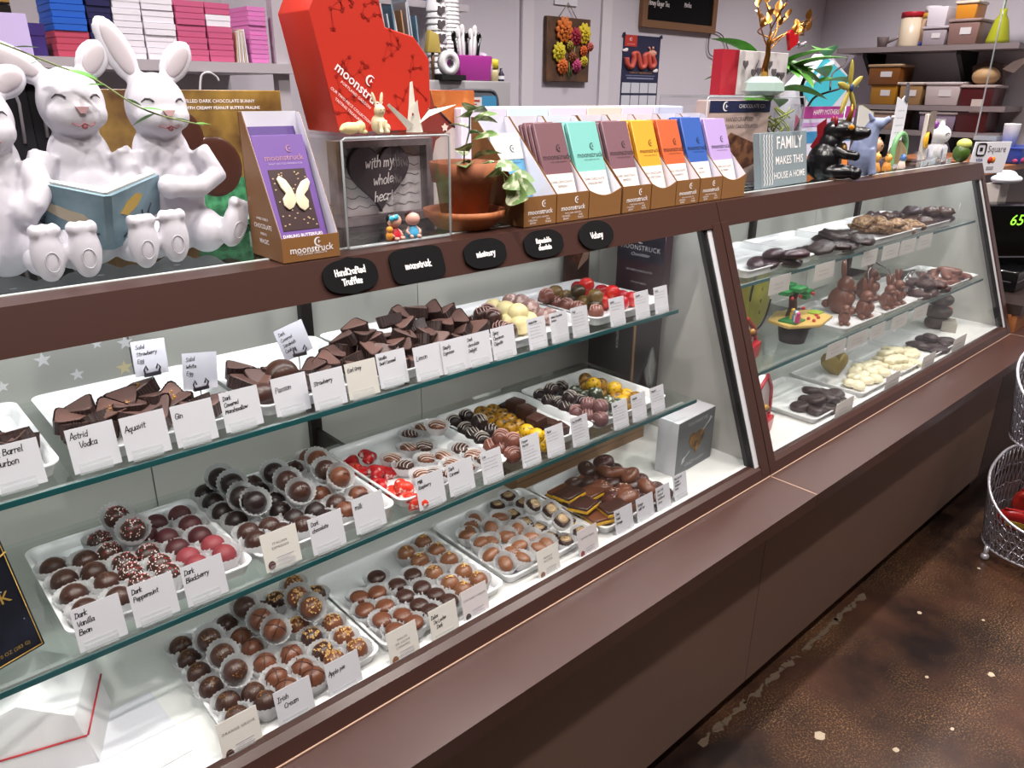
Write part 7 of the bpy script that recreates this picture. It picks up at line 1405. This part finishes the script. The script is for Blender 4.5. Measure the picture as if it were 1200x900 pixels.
solo('silver_printer', 'silver printer corner beside the green digits', 'printer', bev(MB().prism([(-.05, 0), (.1, 0), (.1, .13), (-.01, .13)], -.06, .06), .006, 2), mat('printer_silver', '#8f949c', .35, .4), (3.97, .90, .8855), radians(-38))
t = thing('payment_sign', 'white payment sign with a square logo and card marks by the counter end', 'sign', (3.43, 1.03, 1.27), radians(-24)); part('card', bev(MB().prism([(-.085, 0), (.1, 0), (.115, .118), (-.07, .118)], 0, .003), .001, 1), PAPER, t); part('logo_ring', MB().tube([(x*.022-.035, -.001, z*.022+.09) for x, z in sup(1, 1, .4)[::2]], .0032, 5, closed=True).box(-.042, -.028, -.0012, 0, .083, .097), INK, t)
ptext(t, 'Square', .034, GREYINK, (.045, -.0008, .09)); ptext(t, 'VISA', .017, mat('visa_blue', '#2a3a7c', .5), (-.035, -.0008, .05), shear=.2, bold=.02); part('card_mark', MB().lathe([(0, 0), (.0125, 0), (.0125, .0006), (0, .0006)], 18, mtx=MT(.02, -.0012, .05, -90)), mat('mark_red', '#c0392b', .5), t); part('card_mark', MB().lathe([(0, 0), (.0125, 0), (.0125, .0006), (0, .0006)], 18, mtx=MT(.036, -.0004, .05, -90)), mat('mark_orange', '#e08a2a', .5), t); part('chip_mark', MB().box(.01, .045, -.0012, 0, .014, .026), mat('chip_grey', '#9a9aa2', .5), t)
part('stand', MB().box(-.01, .01, .002, .008, -.47, .06), STEEL, t)
t = thing('crumpled_paper', 'crumpled white tissue on the register shelf', 'paper', (3.85, 1.06, 1.2)); part('tissue', blobmesh(MB().ball((0, 0, .02), (.09, .06, .02)).ball((.06, .02, .035), (.05, .04, .018)), .008, 1), PAPER, t); part('support', MB().box(-.06, .06, .0, .06, -.12, .0), mat('carton_white', '#b9b0aa', .6), t)
t = thing('paper_bags', 'white paper bags leaning behind the register display', 'bag', (3.74, 1.12, .80)); part('bag', bev(MB().prism([(-.06, 0), (.08, 0), (.07, .31), (-.05, .34)], 0, .04), .004, 2), PAPER, t); part('second_bag', bev(MB().prism([(.07, 0), (.2, 0), (.21, .28), (.1, .3)], .02, .06), .004, 2), mat('bag_cream', '#c9bcae', .6), t)
t = thing('blue_tub', 'blue plastic tub on the register shelf', 'tub', (4.4, 1.23, 1.256)); part('tub_body', bev(MB().prism([(-.16, 0), (.16, 0), (.17, .07), (-.17, .07)], -.1, .1), .006, 2), mat('tub_blue', '#2c459c', .35), t); part('white_cups', MB().lathe([(.03, .07), (.036, .17), (.036, .175), (0, .176)], 16), WHITE, t, (-.03, 0, 0)); part('rim', MB().box(-.172, .172, -.102, .102, .066, .072), mat('tub_blue', '#2c459c', .35), t)
t = thing('pink_tissue', 'pink tissue puff at the front of the register shelf', 'tissue', (4.35, 1.15, 1.256)); part('puff', blobmesh(MB().ball((-.06, 0, .016), (.06, .03, .018)).ball((.05, .0, .014), (.07, .03, .016)), .006, 1), mat('pink_paper', '#c94a7c', .6), t)
# ------------------------------------------------------------------ two-tier wire basket stand
WIRE = mat('silver_wire', '#a7a6b0', .35, .85)
bs = thing('wire_basket_stand', 'silver two-tier wire basket stand on the floor at the right edge', 'basket stand', (2.985, .40, 0))
def basket(z0, nm):
    rx, ry = .2, .215
    def wall(a, u):
        ca, sa = cos(a), sin(a); x = rx*math.copysign(abs(ca)**.75, ca); y = ry*math.copysign(abs(sa)**.75, sa)
        h = .13+.16*(.5+.5*ca)**.8+.05*abs(sa)**2
        fl_ = 1+.12*u
        return Vector((x*fl_, y*fl_, z0+h*u))
    b = part(nm, MB().tube([wall(2*pi*i/48, 1) for i in range(48)], .005, 7, closed=True).tube([wall(2*pi*i/48, 0) for i in range(48)], .004, 6, closed=True), mat('white_wire_rim', '#cfcdd6', .35, .5), bs)
    lat = MB(); N = 64
    for i in range(N):
        for s in (-1, 1): lat.tube([wall(2*pi*i/N+s*.28*u, u) for u in (0, .2, .4, .6, .8, 1)], .0022, 4)
    for u in (.25, .5, .75):
        lat.tube([wall(2*pi*i/64, u)+Vector((0, 0, .006*sin(i*2.2))) for i in range(64)], .002, 4, closed=True)
    part('wire_lattice', lat, WIRE, b, kind='stuff'); fl2 = MB()
    for k in range(-6, 7):
        q = k/6.5; L = ry*sqrt(max(0, 1-abs(q)**2.6)); fl2.tube([(rx*q, -L, z0), (rx*q, L, z0)], .002, 4)
        L = rx*sqrt(max(0, 1-abs(q)**2.6)); fl2.tube([(-L, ry*q, z0+.002), (L, ry*q, z0+.002)], .002, 4)
    part('basket_floor', fl2, WIRE, b, kind='stuff')
basket(.05, 'lower_basket'); basket(.46, 'upper_basket')
for sx in (-1, 1):
    for sy in (-1, 1): part('leg', MB().tube([(sx*.157, sy*.168, .012), (sx*.157, sy*.168, .055)], .008, 8).ball((sx*.157, sy*.168, .012), .014, 12, 8), mat('white_wire_rim', '#cfcdd6', .35, .5), bs)
for sy in (-1, 1): part('post', MB().tube([(.17, sy*.18, .05), (.2, sy*.18, .52)], .006, 8), WIRE, bs)
def snack(x, y, z, rot, c, lab, w=.075, h=.055):
    t = thing('snack_bag', lab, 'snack bag', (x, y, z), rot); mb = MB().ball((0, 0, 0), (w, .022, h), 16, 10, p=.7); part('bag', mb, mat('snack'+c, c, .3), t)
    for s in (-1, 1): part('crimp', MB().box(-w*.85, w*.85, -.002, .002, s*h*.93-.006, s*h*.93+.006), mat('snack'+c, c, .3), t)
    part('print', MB().box(-w*.5, w*.5, -.0225, -.0205, -h*.2, h*.3), mat('snackprint'+c, '#d8b84a' if c != '#b5923a' else '#6b4a20', .5), t)
for i, (x, y, z, r, c, lab) in enumerate(((2.95, .52, .13, (.5, .1, -1.1), '#a31a1c', 'red snack bag at the left of the lower basket'), (2.95, .42, .16, (.4, -.2, -1.2), '#b5923a', 'yellow printed snack bag on top in the lower basket'), (2.93, .33, .13, (.6, .2, -1.4), '#b01c22', 'bright red snack bag at the front of the lower basket'), (3.05, .45, .2, (.3, .3, -1.0), '#3a1a2a', 'dark maroon snack bag at the back of the lower basket'), (3.04, .34, .19, (.5, -.1, -1.3), '#8f1418', 'deep red snack bag leaning back in the lower basket'), (3.12, .52, .14, (.2, .1, -.9), '#a82a22', 'orange red snack bag under the dark one'), (3.0, .4, .59, (.4, .0, -1.2), '#8a4a24', 'brown snack bag in the upper basket'))): snack(x, y, z, r, c, lab)

# ------------------------------------------------------------------ tell look-alikes apart by their order from the front glass
ORD = ['', 'second ', 'third ', 'fourth ', 'fifth ', 'sixth ', 'seventh ', 'eighth ', 'ninth ', 'tenth ', 'eleventh ', 'twelfth ', 'thirteenth ', 'fourteenth ', 'fifteenth ', 'sixteenth ', 'seventeenth ', 'eighteenth ', 'nineteenth ', 'twentieth ']
same = {}
for o in bpy.data.objects:
    if o.parent is None and o.get('label') and o.get('group'): same.setdefault(o['label'], []).append(o)
for lab, os_ in same.items():
    if len(os_) < 2: continue
    byx = max(o.location.x for o in os_)-min(o.location.x for o in os_) > 1.6*(max(o.location.y for o in os_)-min(o.location.y for o in os_))
    os_.sort(key=lambda o: o.location.x if byx else o.location.y)
    for i, o in enumerate(os_):
        k = i if i < 20 else len(os_)-1-i
        if i < 20: o['label'] = lab+', '+ORD[i]+('from the left' if byx else 'nearest the glass')
        else: o['label'] = lab+', '+ORD[len(os_)-1-i]+('from the right' if byx else 'farthest back')
